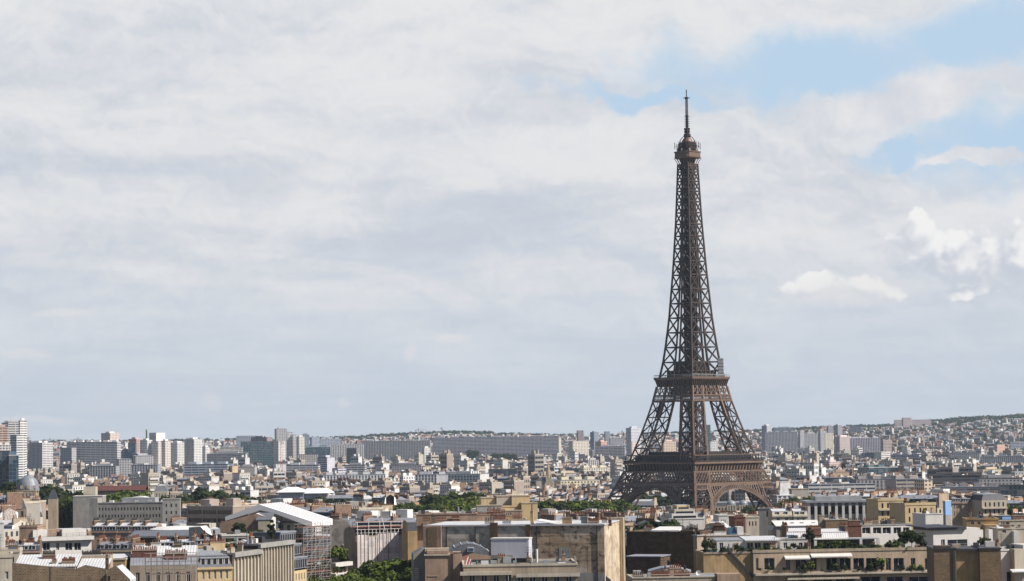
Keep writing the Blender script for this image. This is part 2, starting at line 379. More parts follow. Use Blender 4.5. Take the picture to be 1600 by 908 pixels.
# ---------------------------------------------------------------- mesh helpers
class MB:
    def __init__(s): s.v = []; s.f = []; s.m = []; s.uv = []; s.c = []; s.mats = []; s.col = False; s.T = None
    def mi(s, m):
        if m not in s.mats: s.mats.append(m)
        return s.mats.index(m)
    def poly(s, pts, m, uv=None, col=None):
        n = len(s.v)
        if uv is None:
            a, b_, c = Vector(pts[0]), Vector(pts[1]), Vector(pts[2])
            nn = (b_ - a).cross(c - a)
            ax = (abs(nn.x), abs(nn.y), abs(nn.z))
            if ax[2] >= max(ax[0], ax[1]): uv = [(p[0], p[1]) for p in pts]
            elif ax[1] >= ax[0]: uv = [(p[0], p[2]) for p in pts]
            else: uv = [(p[1], p[2]) for p in pts]
        if s.T is not None: pts = [s.T @ Vector(p) for p in pts]
        s.v.extend(tuple(p) for p in pts)
        s.f.append(tuple(range(n, n + len(pts))))
        s.m.append(s.mi(m)); s.uv.extend(uv)
        if col is not None: s.col = True
        s.c.extend([col or (1, 1, 1)] * len(pts))
    def box(s, x0, x1, y0, y1, z0, z1, m, top=None, col=None, colt=None, bottom=True):
        s.poly([(x0, y0, z0), (x1, y0, z0), (x1, y0, z1), (x0, y0, z1)], m, col=col)
        s.poly([(x1, y0, z0), (x1, y1, z0), (x1, y1, z1), (x1, y0, z1)], m, col=col)
        s.poly([(x1, y1, z0), (x0, y1, z0), (x0, y1, z1), (x1, y1, z1)], m, col=col)
        s.poly([(x0, y1, z0), (x0, y0, z0), (x0, y0, z1), (x0, y1, z1)], m, col=col)
        s.poly([(x0, y0, z1), (x1, y0, z1), (x1, y1, z1), (x0, y1, z1)], top or m, col=colt or col)
        if bottom: s.poly([(x0, y1, z0), (x1, y1, z0), (x1, y0, z0), (x0, y0, z0)], m, col=col)
    def prism(s, prof, y0, y1, m, cap=None, side=None):
        """profile of (x, z) points, counter-clockwise seen from -y, pushed from y0 to y1"""
        s.poly([(x, y0, z) for x, z in prof], cap or m)
        s.poly([(x, y1, z) for x, z in reversed(prof)], cap or m)
        n = len(prof)
        for i in range(n):
            (xa, za), (xb, zb) = prof[i], prof[(i + 1) % n]
            if abs(xa - xb) + abs(za - zb) < 1e-6: continue
            L = math.hypot(xa - xb, za - zb)
            s.poly([(xb, y0, zb), (xa, y0, za), (xa, y1, za), (xb, y1, zb)], side or m, uv=[(y0, L), (y0, 0), (y1, 0), (y1, L)])
    def beam(s, p, q, w, m, h=None):
        p, q = Vector(p), Vector(q)
        d = q - p
        if d.length < 1e-6: return
        d.normalize()
        up = Vector((0, 0, 1)) if abs(d.z) < 0.95 else Vector((1, 0, 0))
        a = d.cross(up).normalized() * (w / 2)
        b_ = a.cross(d).normalized() * ((h or w) / 2)
        k = [p - a - b_, p + a - b_, p + a + b_, p - a + b_, q - a - b_, q + a - b_, q + a + b_, q - a + b_]
        for i in ((0, 1, 2, 3), (5, 4, 7, 6), (1, 0, 4, 5), (2, 1, 5, 6), (3, 2, 6, 7), (0, 3, 7, 4)):
            s.poly([tuple(k[j]) for j in i], m)
    def cyl(s, x, y, z0, z1, r0, r1, n, m, cap=None):
        a = [(x + r0 * math.cos(2 * math.pi * i / n), y + r0 * math.sin(2 * math.pi * i / n), z0) for i in range(n)]
        b_ = [(x + r1 * math.cos(2 * math.pi * i / n), y + r1 * math.sin(2 * math.pi * i / n), z1) for i in range(n)]
        for i in range(n):
            j = (i + 1) % n
            if r1 > 1e-4: s.poly([a[i], a[j], b_[j], b_[i]], m)
            else: s.poly([a[i], a[j], b_[i]], m)
        if r1 > 1e-4: s.poly(b_, cap or m)
    def lathe(s, x, y, prof, n, m):
        for (r0, z0), (r1, z1) in zip(prof, prof[1:]): s.cyl(x, y, z0, z1, max(r0, 1e-3), r1, n, m)
    def mesh(s, name, weld=True):
        me = bpy.data.meshes.new(name)
        if weld:
            key, idx, vs = {}, [], []
            for p in s.v:
                k = (round(p[0], 3), round(p[1], 3), round(p[2], 3))
                i = key.get(k)
                if i is None: i = key[k] = len(vs); vs.append(p)
                idx.append(i)
            fs = [tuple(idx[i] for i in f) for f in s.f]
        else: vs, fs = s.v, s.f
        lens = np.array([len(f) for f in fs], dtype=np.int32)
        me.vertices.add(len(vs)); me.vertices.foreach_set('co', np.array(vs, dtype=np.float32).ravel())
        loops = np.fromiter((i for f in fs for i in f), dtype=np.int32, count=int(lens.sum()))
        me.loops.add(len(loops)); me.loops.foreach_set('vertex_index', loops)
        me.polygons.add(len(fs))
        me.polygons.foreach_set('loop_start', np.concatenate(([0], np.cumsum(lens)[:-1])).astype(np.int32))
        me.polygons.foreach_set('use_smooth', np.zeros(len(fs), dtype=bool))
        me.polygons.foreach_set('material_index', np.array(s.m, dtype=np.int32))
        ul = me.uv_layers.new(name='UV')
        ul.data.foreach_set('uv', np.array(s.uv, dtype=np.float32).ravel())
        if s.col:
            ca = me.color_attributes.new('Col', 'FLOAT_COLOR', 'CORNER')
            cc = np.ones((len(s.c), 4), dtype=np.float32); cc[:, :3] = np.array(s.c, dtype=np.float32)
            ca.data.foreach_set('color', cc.ravel())
        for m in s.mats: me.materials.append(MATS[m])
        me.update(calc_edges=True)
        if weld: me.validate()
        return me
    def build(s, name, parent=None, loc=None, weld=True, color=None):
        o = bpy.data.objects.new(name, s.mesh(name, weld))
        C.objects.link(o)
        if parent: o.parent = parent
        if loc is not None: o.location = loc
        if color: o.color = tuple(color) + (1,)
        return o
def tag(o, label=None, cat=None, group=None, kind=None):
    for k, v in (('label', label), ('category', cat), ('group', group), ('kind', kind)):
        if v: o[k] = v
    return o
def thing(name, label, cat, loc=(0, 0, 0), rz=0.0, group=None):
    o = bpy.data.objects.new(name, None)
    C.objects.link(o); o.empty_display_size = 1
    o.location = loc; o.rotation_euler = (0, 0, rz)
    return tag(o, label, cat, group, 'thing')
def copy_tree(o):
    c = o.copy(); C.objects.link(c)
    for ch in o.children:
        d = ch.copy(); C.objects.link(d); d.parent = c
        for g in ch.children:
            e = g.copy(); C.objects.link(e); e.parent = d
    return c
OCC = []          # (px0, px1, py_top, py_bottom_seen, Y) of what is built by hand: later buildings keep clear of it
SITES = []        # (x, y, radius) kept free of generated houses

# ---------------------------------------------------------------- ground and haze
def build_ground():
    ys = [-300, 0, 200, 300, 450, 600, 700, 850, 1000, 1150, 1300, 1450, 1550, 1700, 2500, 3400, 4300] + list(range(4500, 12600, 250)) + [16000, 22000, 30000]
    mb = MB()
    xs = np.linspace(-1, 1, 49)
    def pt(i, j):
        y = ys[j]; x = xs[i] * (700 + max(0, y) * 0.55)
        return (x, y, ground_z(x, y) if y < 12600 else -40.0)
    for j in range(len(ys) - 1):
        for i in range(48):
            mb.poly([pt(i, j), pt(i + 1, j), pt(i + 1, j + 1), pt(i, j + 1)], 'asphalt')
    tag(mb.build('ground'), kind='structure')
    # lawns and paths round the tower, gardens between the river and the hill
    lw = MB()
    for k in range(12):
        a0, a1 = k * math.pi / 6, (k + 1) * math.pi / 6
    lw.box(20, 330, 1560, 1860, 0.02, 0.06, 'leaf_mid', col=(0.35, 0.35, 0.35))
    tag(lw.build('lawn'), kind='structure')
build_ground()

HAZE_DENSITY = 3.3e-5
def build_haze():
    mb = MB()
    mb.box(-6500, 6500, -250, 13500, -140, 345, 'asphalt')
    o = mb.build('haze')
    m = bpy.data.materials.new('haze'); m.use_nodes = True
    t = m.node_tree; t.nodes.clear()
    v = t.nodes.new('ShaderNodeVolumePrincipled')
    v.inputs['Color'].default_value = (0.66, 0.80, 1.0, 1)
    v.inputs['Density'].default_value = HAZE_DENSITY
    v.inputs['Anisotropy'].default_value = 0.1
    out = t.nodes.new('ShaderNodeOutputMaterial')
    t.links.new(v.outputs[0], out.inputs['Volume'])
    o.data.materials.clear(); o.data.materials.append(m)
    tag(o, 'pale bluish summer haze in the air over the city', kind='stuff')
build_haze()

# ---------------------------------------------------------------- the iron tower
TX, TY = P(1084.5, 790, 1700).x, 1700.0
TROT = 41.9 + 180 / math.pi * 0
TOWER_OUT = [(0, 57), (22, 47.6), (41, 39.5), (57.6, 32.6), (80, 25.4), (101, 19.8), (115.7, 17.0), (120, 15.6), (135, 13.5), (160, 10.9), (196, 8.4), (230, 6.6), (265, 5.3), (276, 4.9)]
def t_out(z):
    # smooth reading of the table
    a, b_, c = lerp(z - 4, TOWER_OUT), lerp(z, TOWER_OUT), lerp(z + 4, TOWER_OUT)
    return (a + 2 * b_ + c) / 4 if z > 4 else b_
def t_leg(z): return lerp(z, [(0, 17), (24, 16), (47, 14.2), (57.6, 14.0), (101, 10.6), (115.7, 9.9)])
def build_tower():
    root = thing('iron_tower', 'tall brown iron lattice tower standing on four arched legs above the roofs', 'tower', (TX, TY, 0), R(TROT))
    I, D = 'iron_paint', 'iron_dark'
    sides = [lambda s, z, o=0.0: (s, -(t_out(z) + o), z), lambda s, z, o=0.0: (t_out(z) + o, s, z),
             lambda s, z, o=0.0: (-s, t_out(z) + o, z), lambda s, z, o=0.0: (-(t_out(z) + o), -s, z)]
    def leg(zs, we, wb, sx, sy, name, I='iron_paint'):
        mb = MB()
        def cr(i, j, z):        # i, j: 0 outer edge, 1 inner edge
            o, l = t_out(z), t_leg(z)
            return (sx * (o - i * l), sy * (o - j * l), z)
        for za, zb in zip(zs, zs[1:]):
            for i in (0, 1):
                for j in (0, 1): mb.beam(cr(i, j, za), cr(i, j, zb), we, I)
            quads = [((0, 0), (1, 0)), ((0, 0), (0, 1)), ((1, 0), (1, 1)), ((0, 1), (1, 1))]
            for k, (a, b_) in enumerate(quads):
                mb.beam(cr(*a, za), cr(*b_, zb), wb, 'iron_paint_shaded'); mb.beam(cr(*b_, za), cr(*a, zb), wb, 'iron_paint_shaded')
                mb.beam(cr(*a, zb), cr(*b_, zb), wb * 1.1, 'iron_paint_shaded')
                # secondary lattice: middle post and half braces
                ma = [(p + q) / 2 for p, q in zip(cr(*a, za), cr(*b_, za))]; mz = [(p + q) / 2 for p, q in zip(cr(*a, zb), cr(*b_, zb))]
                mb.beam(ma, mz, wb * 0.55, 'iron_paint_shaded')
                zm = (za + zb) / 2
                mb.beam(cr(*a, zm), cr(*b_, zm), wb * 0.5, 'iron_paint_shaded')
        # lift track and stairs run up inside the leg
        pts = [tuple((p + q) / 2 for p, q in zip(cr(0, 0, z), cr(1, 1, z))) for z in zs]
        for p, q in zip(pts, pts[1:]):
            mb.beam(p, q, 2.6, D, 1.6)
            mb.beam((p[0] + 3 * sx, p[1], p[2]), (q[0] + 3 * sx, q[1], q[2]), 0.8, D); mb.beam((p[0], p[1] + 3 * sy, p[2]), (q[0], q[1] + 3 * sy, q[2]), 0.8, D)
            mb.beam((p[0] + 3 * sx, p[1], p[2]), (q[0], q[1] + 3 * sy, q[2]), 0.5, D); mb.beam((p[0] - 2 * sx, p[1] + 2 * sy, p[2]), (q[0] + 2 * sx, q[1] - 2 * sy, q[2]), 0.5, D)
        return mb.build(name, root)
    for sx in (-1, 1):
        for sy in (-1, 1):
            leg([0, 12, 23, 34, 42.5, 52], 1.5, 0.85, sx, sy, 'lower_leg')
            leg([57.6, 68, 79, 90, 101], 1.3, 0.7, sx, sy, 'upper_leg')
            mb = MB(); o = t_out(0) - t_leg(0) / 2
            mb.box(sx * o - 12, sx * o + 12, sy * o - 12, sy * o + 12, -2, 2.5, 'limestone'); mb.build('masonry_foot', root)
    # four decorated arches between the legs
    ZC, RI, RO = 3.0, 36.2, 39.4
    for sd in sides:
        mb = MB()
        N = 56
        a0 = math.asin((8 - ZC) / RI)
        def ap(r, k, o): 
            a = a0 + (math.pi - 2 * a0) * k / N
            return sd(-r * math.cos(a), ZC + r * math.sin(a), o)
        for k in range(N):
            for o in (0.35, -3.2):
                mb.beam(ap(RI, k, o), ap(RI, k + 1, o), 0.75, I); mb.beam(ap(RO, k, o), ap(RO, k + 1, o), 0.75, I)
                mb.beam(ap(RI, k, o), ap(RO, k, o), 0.42, I)
                mb.beam(ap(RI, k, o), ap(RO, k + 1, o), 0.26, I); mb.beam(ap(RO, k, o), ap(RI, k + 1, o), 0.26, I)
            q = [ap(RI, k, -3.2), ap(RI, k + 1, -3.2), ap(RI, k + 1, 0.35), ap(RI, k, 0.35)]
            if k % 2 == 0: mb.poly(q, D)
        # spandrel of upright ovals between arch and girder
        for k in range(-13, 14):
            s = k * 2.35
            if abs(s) > 30: continue
            zt, zb = 42.4, ZC + math.sqrt(max(0, RO * RO - s * s))
            if zt - zb < 0.9: continue
            mb.beam(sd(s, zb, 0.3), sd(s, zt, 0.3), 0.62, I)
            mb.beam(sd(s + 0.0, zt - 0.5, 0.3), sd(s + 2.35, zt - 0.5, 0.3), 1.0, I)
        for s in (-29.4, 29.4): mb.beam(sd(s, 25, 0.3), sd(s * 0.83, 42.5, 0.3), 1.0, I)
        mb.build('arch', root)
        # lattice girder under the first floor
        mb = MB()
        def band(z0, z1, n, w, o=0.3, smax=None):
            for k in range(n):
                def q(f, z):
                    h = t_out(z) if smax is None else smax
                    return sd(-h + 2 * h * f, z, o)
                for f0, f1 in ((k / n, (k + 2) / n), ((k + 1) / n, (k - 1) / n)):
                    if 0 <= f1 <= 1.0001: mb.beam(q(f0, z0), q(f1, z1), w, I)
                zm = (z0 + z1) / 2
                for (f0, za, f1, zb) in ((0, zm, 1 / n, z1), (0, zm, 1 / n, z0), (1, zm, 1 - 1 / n, z1), (1, zm, 1 - 1 / n, z0)):
                    mb.beam(q(f0, za), q(f1, zb), w, I)
            for z in (z0, z1):
                h = t_out(z) if smax is None else smax
                mb.beam(sd(-h, z, o), sd(h, z, o), w * 1.9, I)
        band(43.2, 51.4, 26, 0.46)
        mb.build('girder', root)
        mb = MB()
        h = t_out(41.4)
        for s0, s1 in ((-h, -h + 13.2), (h - 13.2, h)):
            n = 9
            for k in range(n):
                a, b_ = s0 + (s1 - s0) * k / n, s0 + (s1 - s0) * (k + 1) / n
                mb.beam(sd(a, 39.6, 0.3), sd(b_, 42.6, 0.3), 0.34, I); mb.beam(sd(b_, 39.6, 0.3), sd(a, 42.6, 0.3), 0.34, I)
            mb.beam(sd(s0, 39.5, 0.3), sd(s1, 39.5, 0.3), 0.8, I)
        mb.beam(sd(-h, 42.8, 0.32), sd(h, 42.8, 0.32), 1.1, I)
        mb.build('frieze', root)
        # back sheet of the gallery and its consoles
        mb = MB()
        h = 35.0
        n = 22
        def gp(s, d, z):
            x, y, _ = sd(s, 50, 0); hx = t_out(50)
            # push the console points straight out of the face
            ux, uy = (0, -1) if sd is sides[0] else (1, 0) if sd is sides[1] else (0, 1) if sd is sides[2] else (-1, 0)
            bx, by = (s, 0) if ux == 0 else (0, s)
            if sd is sides[2]: bx = -s
            if sd is sides[3]: by = -s
            return (bx + ux * d, by + uy * d, z)
        mb.poly([gp(-33, 32.6, 51.4), gp(33, 32.6, 51.4), gp(33.5, 33.0, 56.6), gp(-33.5, 33.0, 56.6)], D)
        for k in range(n + 1):
            s = -34.2 + 68.4 * k / n
            mb.beam(gp(s, 33.2, 51.8), gp(s, 34.2, 56.4), 0.75, I, 1.5)
            mb.beam(gp(s, 34.2, 55.6), gp(s, 35.4, 57.0), 0.7, I)
        mb.beam(gp(-33.4, 33.0, 51.7), gp(33.4, 33.0, 51.7), 0.9, I)
        mb.build('console_row', root)
    mb = MB()
    H = 35.6
    for (x0, x1, y0, y1) in ((-H, H, -H, -19), (-H, H, 19, H), (-H, -19, -19, 19), (19, H, -19, 19)):
        mb.box(x0, x1, y0, y1, 56.9, 58.1, I)
    mb.build('first_floor', root)
    mb = MB()
    for sgn in (-1, 1):
        mb.box(-27, 27, sgn * 31.5 - 0.2, sgn * 31.5 + 0.2, 58.1, 62.6, 'dark_glass')
        mb.box(sgn * 31.5 - 0.2, sgn * 31.5 + 0.2, -27, 27, 58.1, 62.6, 'dark_glass')
        mb.box(-16, 16, sgn * 25 - 4, sgn * 25 + 4, 58.1, 65.2, D, top='iron_dark')
        mb.box(sgn * 25 - 4, sgn * 25 + 4, -14, 14, 58.1, 65.2, D)
        mb.box(-34, 34, sgn * 34.2 - 0.12, sgn * 34.2 + 0.12, 62.8, 63.3, I); mb.box(sgn * 34.2 - 0.12, sgn * 34.2 + 0.12, -34, 34, 62.8, 63.3, I)
        for k in range(25):
            s = -34.4 + 68.8 * k / 24
            mb.beam((s, sgn * 34.2, 58), (s, sgn * 34.2, 63), 0.35, D); mb.beam((sgn * 34.2, s, 58), (sgn * 34.2, s, 63), 0.35, D)
        mb.box(-35, 35, sgn * 35.3 - 0.08, sgn * 35.3 + 0.08, 58.1, 59.3, D); mb.box(sgn * 35.3 - 0.08, sgn * 35.3 + 0.08, -35, 35, 58.1, 59.3, D)
    mb.build('gallery', root)
    mb = MB()
    for (x, y, w) in ((-33, -35.0, 5), (-24.5, -35, 3.5), (-30, -35, 3)):
        pass
    # second floor: lattice band, crossed strip, coved cornice
    for sd in sides:
        mb = MB()
        n = 30
        for (z0, z1, nn, w) in ((101.6, 105.6, 26, 0.30),):
            for k in range(nn):
                def q(f, z):
                    h = t_out(z); return sd(-h + 2 * h * f, z, 0.25)
                mb.beam(q(k / nn, z0), q((k + 1) / nn, z1), w, I); mb.beam(q((k + 1) / nn, z0), q(k / nn, z1), w, I)
            for z in (z0, z1):
                h = t_out(z); mb.beam(sd(-h, z, 0.25), sd(h, z, 0.25), 0.8, I)
        h0, h1 = t_out(105.6), t_out(112)
        for k in range(8):
            a0_, a1_ = -1 + k / 4, -1 + (k + 1) / 4
            mb.beam(sd(h0 * a0_, 105.8, 0), sd(h1 * a1_, 112, 0), 0.5, I); mb.beam(sd(h0 * a1_, 105.8, 0), sd(h1 * a0_, 112, 0), 0.5, I)
            mb.beam(sd(h0 * a0_, 105.8, 0), sd(h1 * a0_, 112, 0), 0.6, I)
        mb.build('girder', root)
    mb = MB()
    for sx in (-1, 1):
        for sy in (-1, 1):
            for za, zb in ((101, 112),):
                for i in (0, 1):
                    for j in (0, 1):
                        mb.beam((sx * (t_out(za) - i * t_leg(za)), sy * (t_out(za) - j * t_leg(za)), za), (sx * (t_out(zb) - i * t_leg(zb)), sy * (t_out(zb) - j * t_leg(zb)), zb), 1.2, I)
    mb.box(-11, 11, -11, 11, 106, 111, D)
    mb.build('core_frame', root)
    mb = MB()
    prof = [(17.2, 111.6), (17.4, 113.2), (18.0, 115.2), (19.2, 117.0), (19.4, 118.4)]
    for (h0, z0), (h1, z1) in zip(prof, prof[1:]):
        for k in range(4):
            c, s = ((1, 0), (0, 1), (-1, 0), (0, -1))[k]
            f = lambda h, t, z: (c * h - s * t * h, s * h + c * t * h, z)
            mb.poly([f(h0, -1, z0), f(h0, 1, z0), f(h1, 1, z1), f(h1, -1, z1)], I)
    mb.poly([(-19.4, -19.4, 118.4), (19.4, -19.4, 118.4), (19.4, 19.4, 118.4), (-19.4, 19.4, 118.4)], I)
    mb.poly([(-17.2, 17.2, 111.6), (17.2, 17.2, 111.6), (17.2, -17.2, 111.6), (-17.2, -17.2, 111.6)], D)
    for k in range(18):
        s = -17 + 34 * k / 17
        for sgn in (-1, 1):
            mb.beam((s, sgn * 17.6, 112), (s * 1.06, sgn * 19.0, 116.6), 0.5, D); mb.beam((sgn * 17.6, s, 112), (sgn * 19.0, s * 1.06, 116.6), 0.5, D)
    mb.build('second_floor', root)
    mb = MB()
    mb.box(-12.5, 12.5, -12.5, 12.5, 118.4, 122.6, D); mb.box(-13.6, 13.6, -13.6, 13.6, 122.6, 123.2, I)
    mb.box(-8.5, 8.5, -8.5, 8.5, 123.2, 129.5, D)
    for sgn in (-1, 1):
        for k in range(27):
            s = -19 + 38 * k / 26
            mb.beam((s, sgn * 19.1, 118.4), (s, sgn * 19.1, 120.2), 0.16, 'grey_metal'); mb.beam((sgn * 19.1, s, 118.4), (sgn * 19.1, s, 120.2), 0.16, 'grey_metal')
        mb.box(-19.1, 19.1, sgn * 19.1 - 0.1, sgn * 19.1 + 0.1, 119.9, 120.2, 'grey_metal'); mb.box(sgn * 19.1 - 0.1, sgn * 19.1 + 0.1, -19.1, 19.1, 119.9, 120.2, 'grey_metal')
    mb.build('gallery', root)
    # upper shaft: four slim corner columns that close in, braced, with the lift core between
    zs = [118.4]
    while zs[-1] < 270: zs.append(zs[-1] + lerp(zs[-1], [(118, 10.8), (180, 10.2), (230, 8.2), (270, 6.4)]))
    zs[-1] = 271.5
    mb = MB()
    I = 'iron_paint_shaded'
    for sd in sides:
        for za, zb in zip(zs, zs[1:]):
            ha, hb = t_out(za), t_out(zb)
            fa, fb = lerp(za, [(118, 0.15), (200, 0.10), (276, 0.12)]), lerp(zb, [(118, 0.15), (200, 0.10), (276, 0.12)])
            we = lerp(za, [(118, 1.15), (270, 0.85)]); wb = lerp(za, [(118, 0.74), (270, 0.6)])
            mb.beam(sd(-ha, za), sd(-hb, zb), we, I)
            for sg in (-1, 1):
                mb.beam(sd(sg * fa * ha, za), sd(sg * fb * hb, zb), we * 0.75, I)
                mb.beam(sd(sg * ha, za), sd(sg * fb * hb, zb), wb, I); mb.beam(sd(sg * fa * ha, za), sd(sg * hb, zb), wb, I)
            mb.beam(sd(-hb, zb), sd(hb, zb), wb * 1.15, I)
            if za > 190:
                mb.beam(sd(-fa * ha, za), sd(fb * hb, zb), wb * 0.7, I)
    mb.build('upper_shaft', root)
    mb = MB()
    for za, zb in zip(zs, zs[1:]):
        for sx in (-1, 1):
            for sy in (-1, 1):
                ra, rb = min(3.1, t_out(za) * 0.52), min(3.1, t_out(zb) * 0.52)
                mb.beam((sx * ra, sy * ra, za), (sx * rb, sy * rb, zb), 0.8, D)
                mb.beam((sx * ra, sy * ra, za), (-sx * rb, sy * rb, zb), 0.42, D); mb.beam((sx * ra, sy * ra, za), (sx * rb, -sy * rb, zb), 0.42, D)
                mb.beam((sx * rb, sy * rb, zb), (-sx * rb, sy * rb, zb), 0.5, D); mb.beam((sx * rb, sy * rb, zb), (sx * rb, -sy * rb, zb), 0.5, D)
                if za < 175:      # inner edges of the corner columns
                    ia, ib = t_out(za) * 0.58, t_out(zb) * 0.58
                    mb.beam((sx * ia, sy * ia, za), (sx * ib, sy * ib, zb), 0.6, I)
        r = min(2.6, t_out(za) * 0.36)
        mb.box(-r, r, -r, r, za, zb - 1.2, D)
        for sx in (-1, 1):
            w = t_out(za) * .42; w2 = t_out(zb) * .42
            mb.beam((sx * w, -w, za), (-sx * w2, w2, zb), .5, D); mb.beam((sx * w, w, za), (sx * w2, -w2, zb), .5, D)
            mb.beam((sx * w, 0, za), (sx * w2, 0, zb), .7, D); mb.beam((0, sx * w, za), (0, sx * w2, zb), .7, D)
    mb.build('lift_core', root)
    mb = MB()
    mb.box(-6.2, 6.2, -6.2, 6.2, 195.5, 197.2, D); mb.box(-4.2, 4.2, -4.2, 4.2, 197.2, 199.8, D)
    for s in (-5.6, 0, 5.6):
        for sgn in (-1, 1): mb.box(s - 0.5, s + 0.5, sgn * 6.4 - 0.4, sgn * 6.4 + 0.4, 193.6, 197.6, D); mb.box(sgn * 6.4 - 0.4, sgn * 6.4 + 0.4, s - 0.5, s + 0.5, 193.6, 197.6, D)
    mb.build('intermediate_platform', root)
    I = 'iron_paint'
    # third floor: flared brackets, cabin, upper cage, dome and mast
    mb = MB()
    for k in range(4):
        c, s = ((1, 0), (0, 1), (-1, 0), (0, -1))[k]
        for t in (-1, -0.62, -0.25, 0.25, 0.62):
            f = lambda h, z: (c * h - s * t * h, s * h + c * t * h, z)
            pr = [(4.9, 268), (4.95, 270.5), (5.4, 273), (6.4, 275.2), (7.0, 276.0)]
            for (h0, z0), (h1, z1) in zip(pr, pr[1:]): mb.beam(f(h0, z0), f(h1, z1), 0.42, I)
        f = lambda h, t, z: (c * h - s * t * h, s * h + c * t * h, z)
        mb.beam(f(4.95, -1, 270.5), f(4.95, 1, 270.5), 0.5, I)
    mb.box(-3.6, 3.6, -3.6, 3.6, 268, 276, D)
    mb.build('bracket', root)
    def octo(mb, prof, m, ch=0.30):
        def ring(h, z):
            a = h * (1 - ch)
            return [(-a, -h, z), (a, -h, z), (h, -a, z), (h, a, z), (a, h, z), (-a, h, z), (-h, a, z), (-h, -a, z)]
        rs = [ring(h, z) for h, z in prof]
        for r0, r1 in zip(rs, rs[1:]):
            for i in range(8): mb.poly([r0[i], r0[(i + 1) % 8], r1[(i + 1) % 8], r1[i]], m)
        mb.poly(rs[-1], m); mb.poly(rs[0][::-1], m)
    mb = MB()
    octo(mb, [(7.0, 275.8), (7.5, 276.6), (7.5, 277.1)], I, 0.22)
    octo(mb, [(7.3, 277.1), (7.3, 280.2)], I, 0.22)
    octo(mb, [(7.7, 280.2), (7.7, 280.9)], I, 0.22)
    mb.build('third_floor', root)
    mb = MB()
    octo(mb, [(5.6, 280.9), (5.6, 286.6), (4.2, 287.4)], D)
    for k in range(16):
        a = k * math.pi / 8
        for r0, z0, r1, z1 in ((7.1, 280.9, 7.0, 283.4), (6.3, 283.4, 6.2, 287.2)): mb.beam((r0 * math.cos(a), r0 * math.sin(a), z0), (r1 * math.cos(a), r1 * math.sin(a), z1), 0.28, D)
        b_ = a + math.pi / 8
        for r, z in ((7.0, 283.4), (7.1, 282.2), (6.2, 287.2), (6.2, 285.4)): mb.beam((r * math.cos(a), r * math.sin(a), z), (r * math.cos(b_), r * math.sin(b_), z), 0.26, D)
    for a in (0.1, 0.9, 1.7, 2.6, 3.3, 4.1, 4.9, 5.7):
        mb.beam((6 * math.cos(a), 6 * math.sin(a), 284.6), (9.4 * math.cos(a), 9.4 * math.sin(a), 284.6), 0.24, D)
        mb.beam((9.4 * math.cos(a), 9.4 * math.sin(a), 282.6), (9.4 * math.cos(a), 9.4 * math.sin(a), 287.4), 0.34, D)
        mb.beam((5 * math.cos(a), 5 * math.sin(a), 287.6), (7.4 * math.cos(a), 7.4 * math.sin(a), 288.0), 0.26, D)
        mb.box(7.2 * math.cos(a) - 0.45, 7.2 * math.cos(a) + 0.45, 7.2 * math.sin(a) - 0.45, 7.2 * math.sin(a) + 0.45, 281.2, 282.8, 'grey_metal')
    mb.build('upper_gallery', root)
    mb = MB()
    mb.lathe(0, 0, [(4.2, 286.6), (4.0, 288.2), (3.4, 289.5), (2.6, 290.6), (1.9, 291.2), (1.7, 291.8)], 16, 'copper_dome')
    for k in range(4):
        a = k * math.pi / 2 + math.pi / 4; pr = [(5.6, 286.5), (5.0, 289.3), (3.6, 291.2), (1.8, 292.4)]
        for (r0, z0), (r1, z1) in zip(pr, pr[1:]): mb.beam((r0 * math.cos(a), r0 * math.sin(a), z0), (r1 * math.cos(a), r1 * math.sin(a), z1), 0.45, D)
    mb.build('cupola', root)
    mb = MB()
    mb.lathe(0, 0, [(2.2, 291.0), (2.6, 292.2), (2.6, 293.6), (1.5, 294.2), (1.5, 297.4), (0.95, 298), (0.9, 307.5)], 10, D)
    for z in (293.8, 296.0, 299.4, 301.0, 302.6, 304.4, 306.2): mb.cyl(0, 0, z, z + 0.35, 1.75, 1.75, 8, D)
    for z in (294.6, 296.6):
        for a in range(6): mb.box(1.7 * math.cos(a) - 0.4, 1.7 * math.cos(a) + 0.4, 1.7 * math.sin(a) - 0.4, 1.7 * math.sin(a) + 0.4, z, z + 1.5, D)
    for k in range(4):
        c, s = ((1, 1), (1, -1), (-1, -1), (-1, 1))[k]; c2, s2 = ((1, -1), (-1, -1), (-1, 1), (1, 1))[k]
        mb.beam((0.62 * c, 0.62 * s, 307), (0.5 * c, 0.5 * s, 320), 0.26, D)
        for j in range(8):
            z = 307 + j * 1.6
            mb.beam((0.6 * c, 0.6 * s, z), (0.6 * c2, 0.6 * s2, z + 1.6), 0.17, D); mb.beam((0.6 * c, 0.6 * s, z), (0.6 * c2, 0.6 * s2, z), 0.2, D)
    mb.box(-0.9, 0.9, -0.9, 0.9, 319.2, 320.6, D)
    mb.beam((-1.75, -1.75, 319.9), (1.75, 1.75, 319.9), 0.45, D); mb.beam((-1.75, 1.75, 319.9), (1.75, -1.75, 319.9), 0.45, D)
    mb.beam((0, 0, 320), (0, 0, 326.0), 0.42, D)
    for z in (322, 323.6, 325): mb.cyl(0, 0, z, z + 0.3, 0.5, 0.5, 6, D)
    mb.build('antenna', root)
    # works lift boxed in at the second floor
    mb = MB()
    c, s = math.cos(0), 1
    mb.T = Matrix.Rotation(R(-TROT), 4, 'Z') @ Matrix.Translation((20.6, -2, 118.4))
    mb.box(-1.9, 1.9, -3, 3, 0, 13.2, 'grey_metal')
    for k in range(6): mb.box(-2.0, 2.0, -3.1, 3.1, k * 2.4, k * 2.4 + 0.25, D)
    mb.build('works_hoist', root)
    OCC.append((968, 1194, 700, 800, TY)); OCC.append((1110, 1205, 760, 797, TY)); SITES.append((TX, TY, 105))
    return root
TOWER = build_tower()

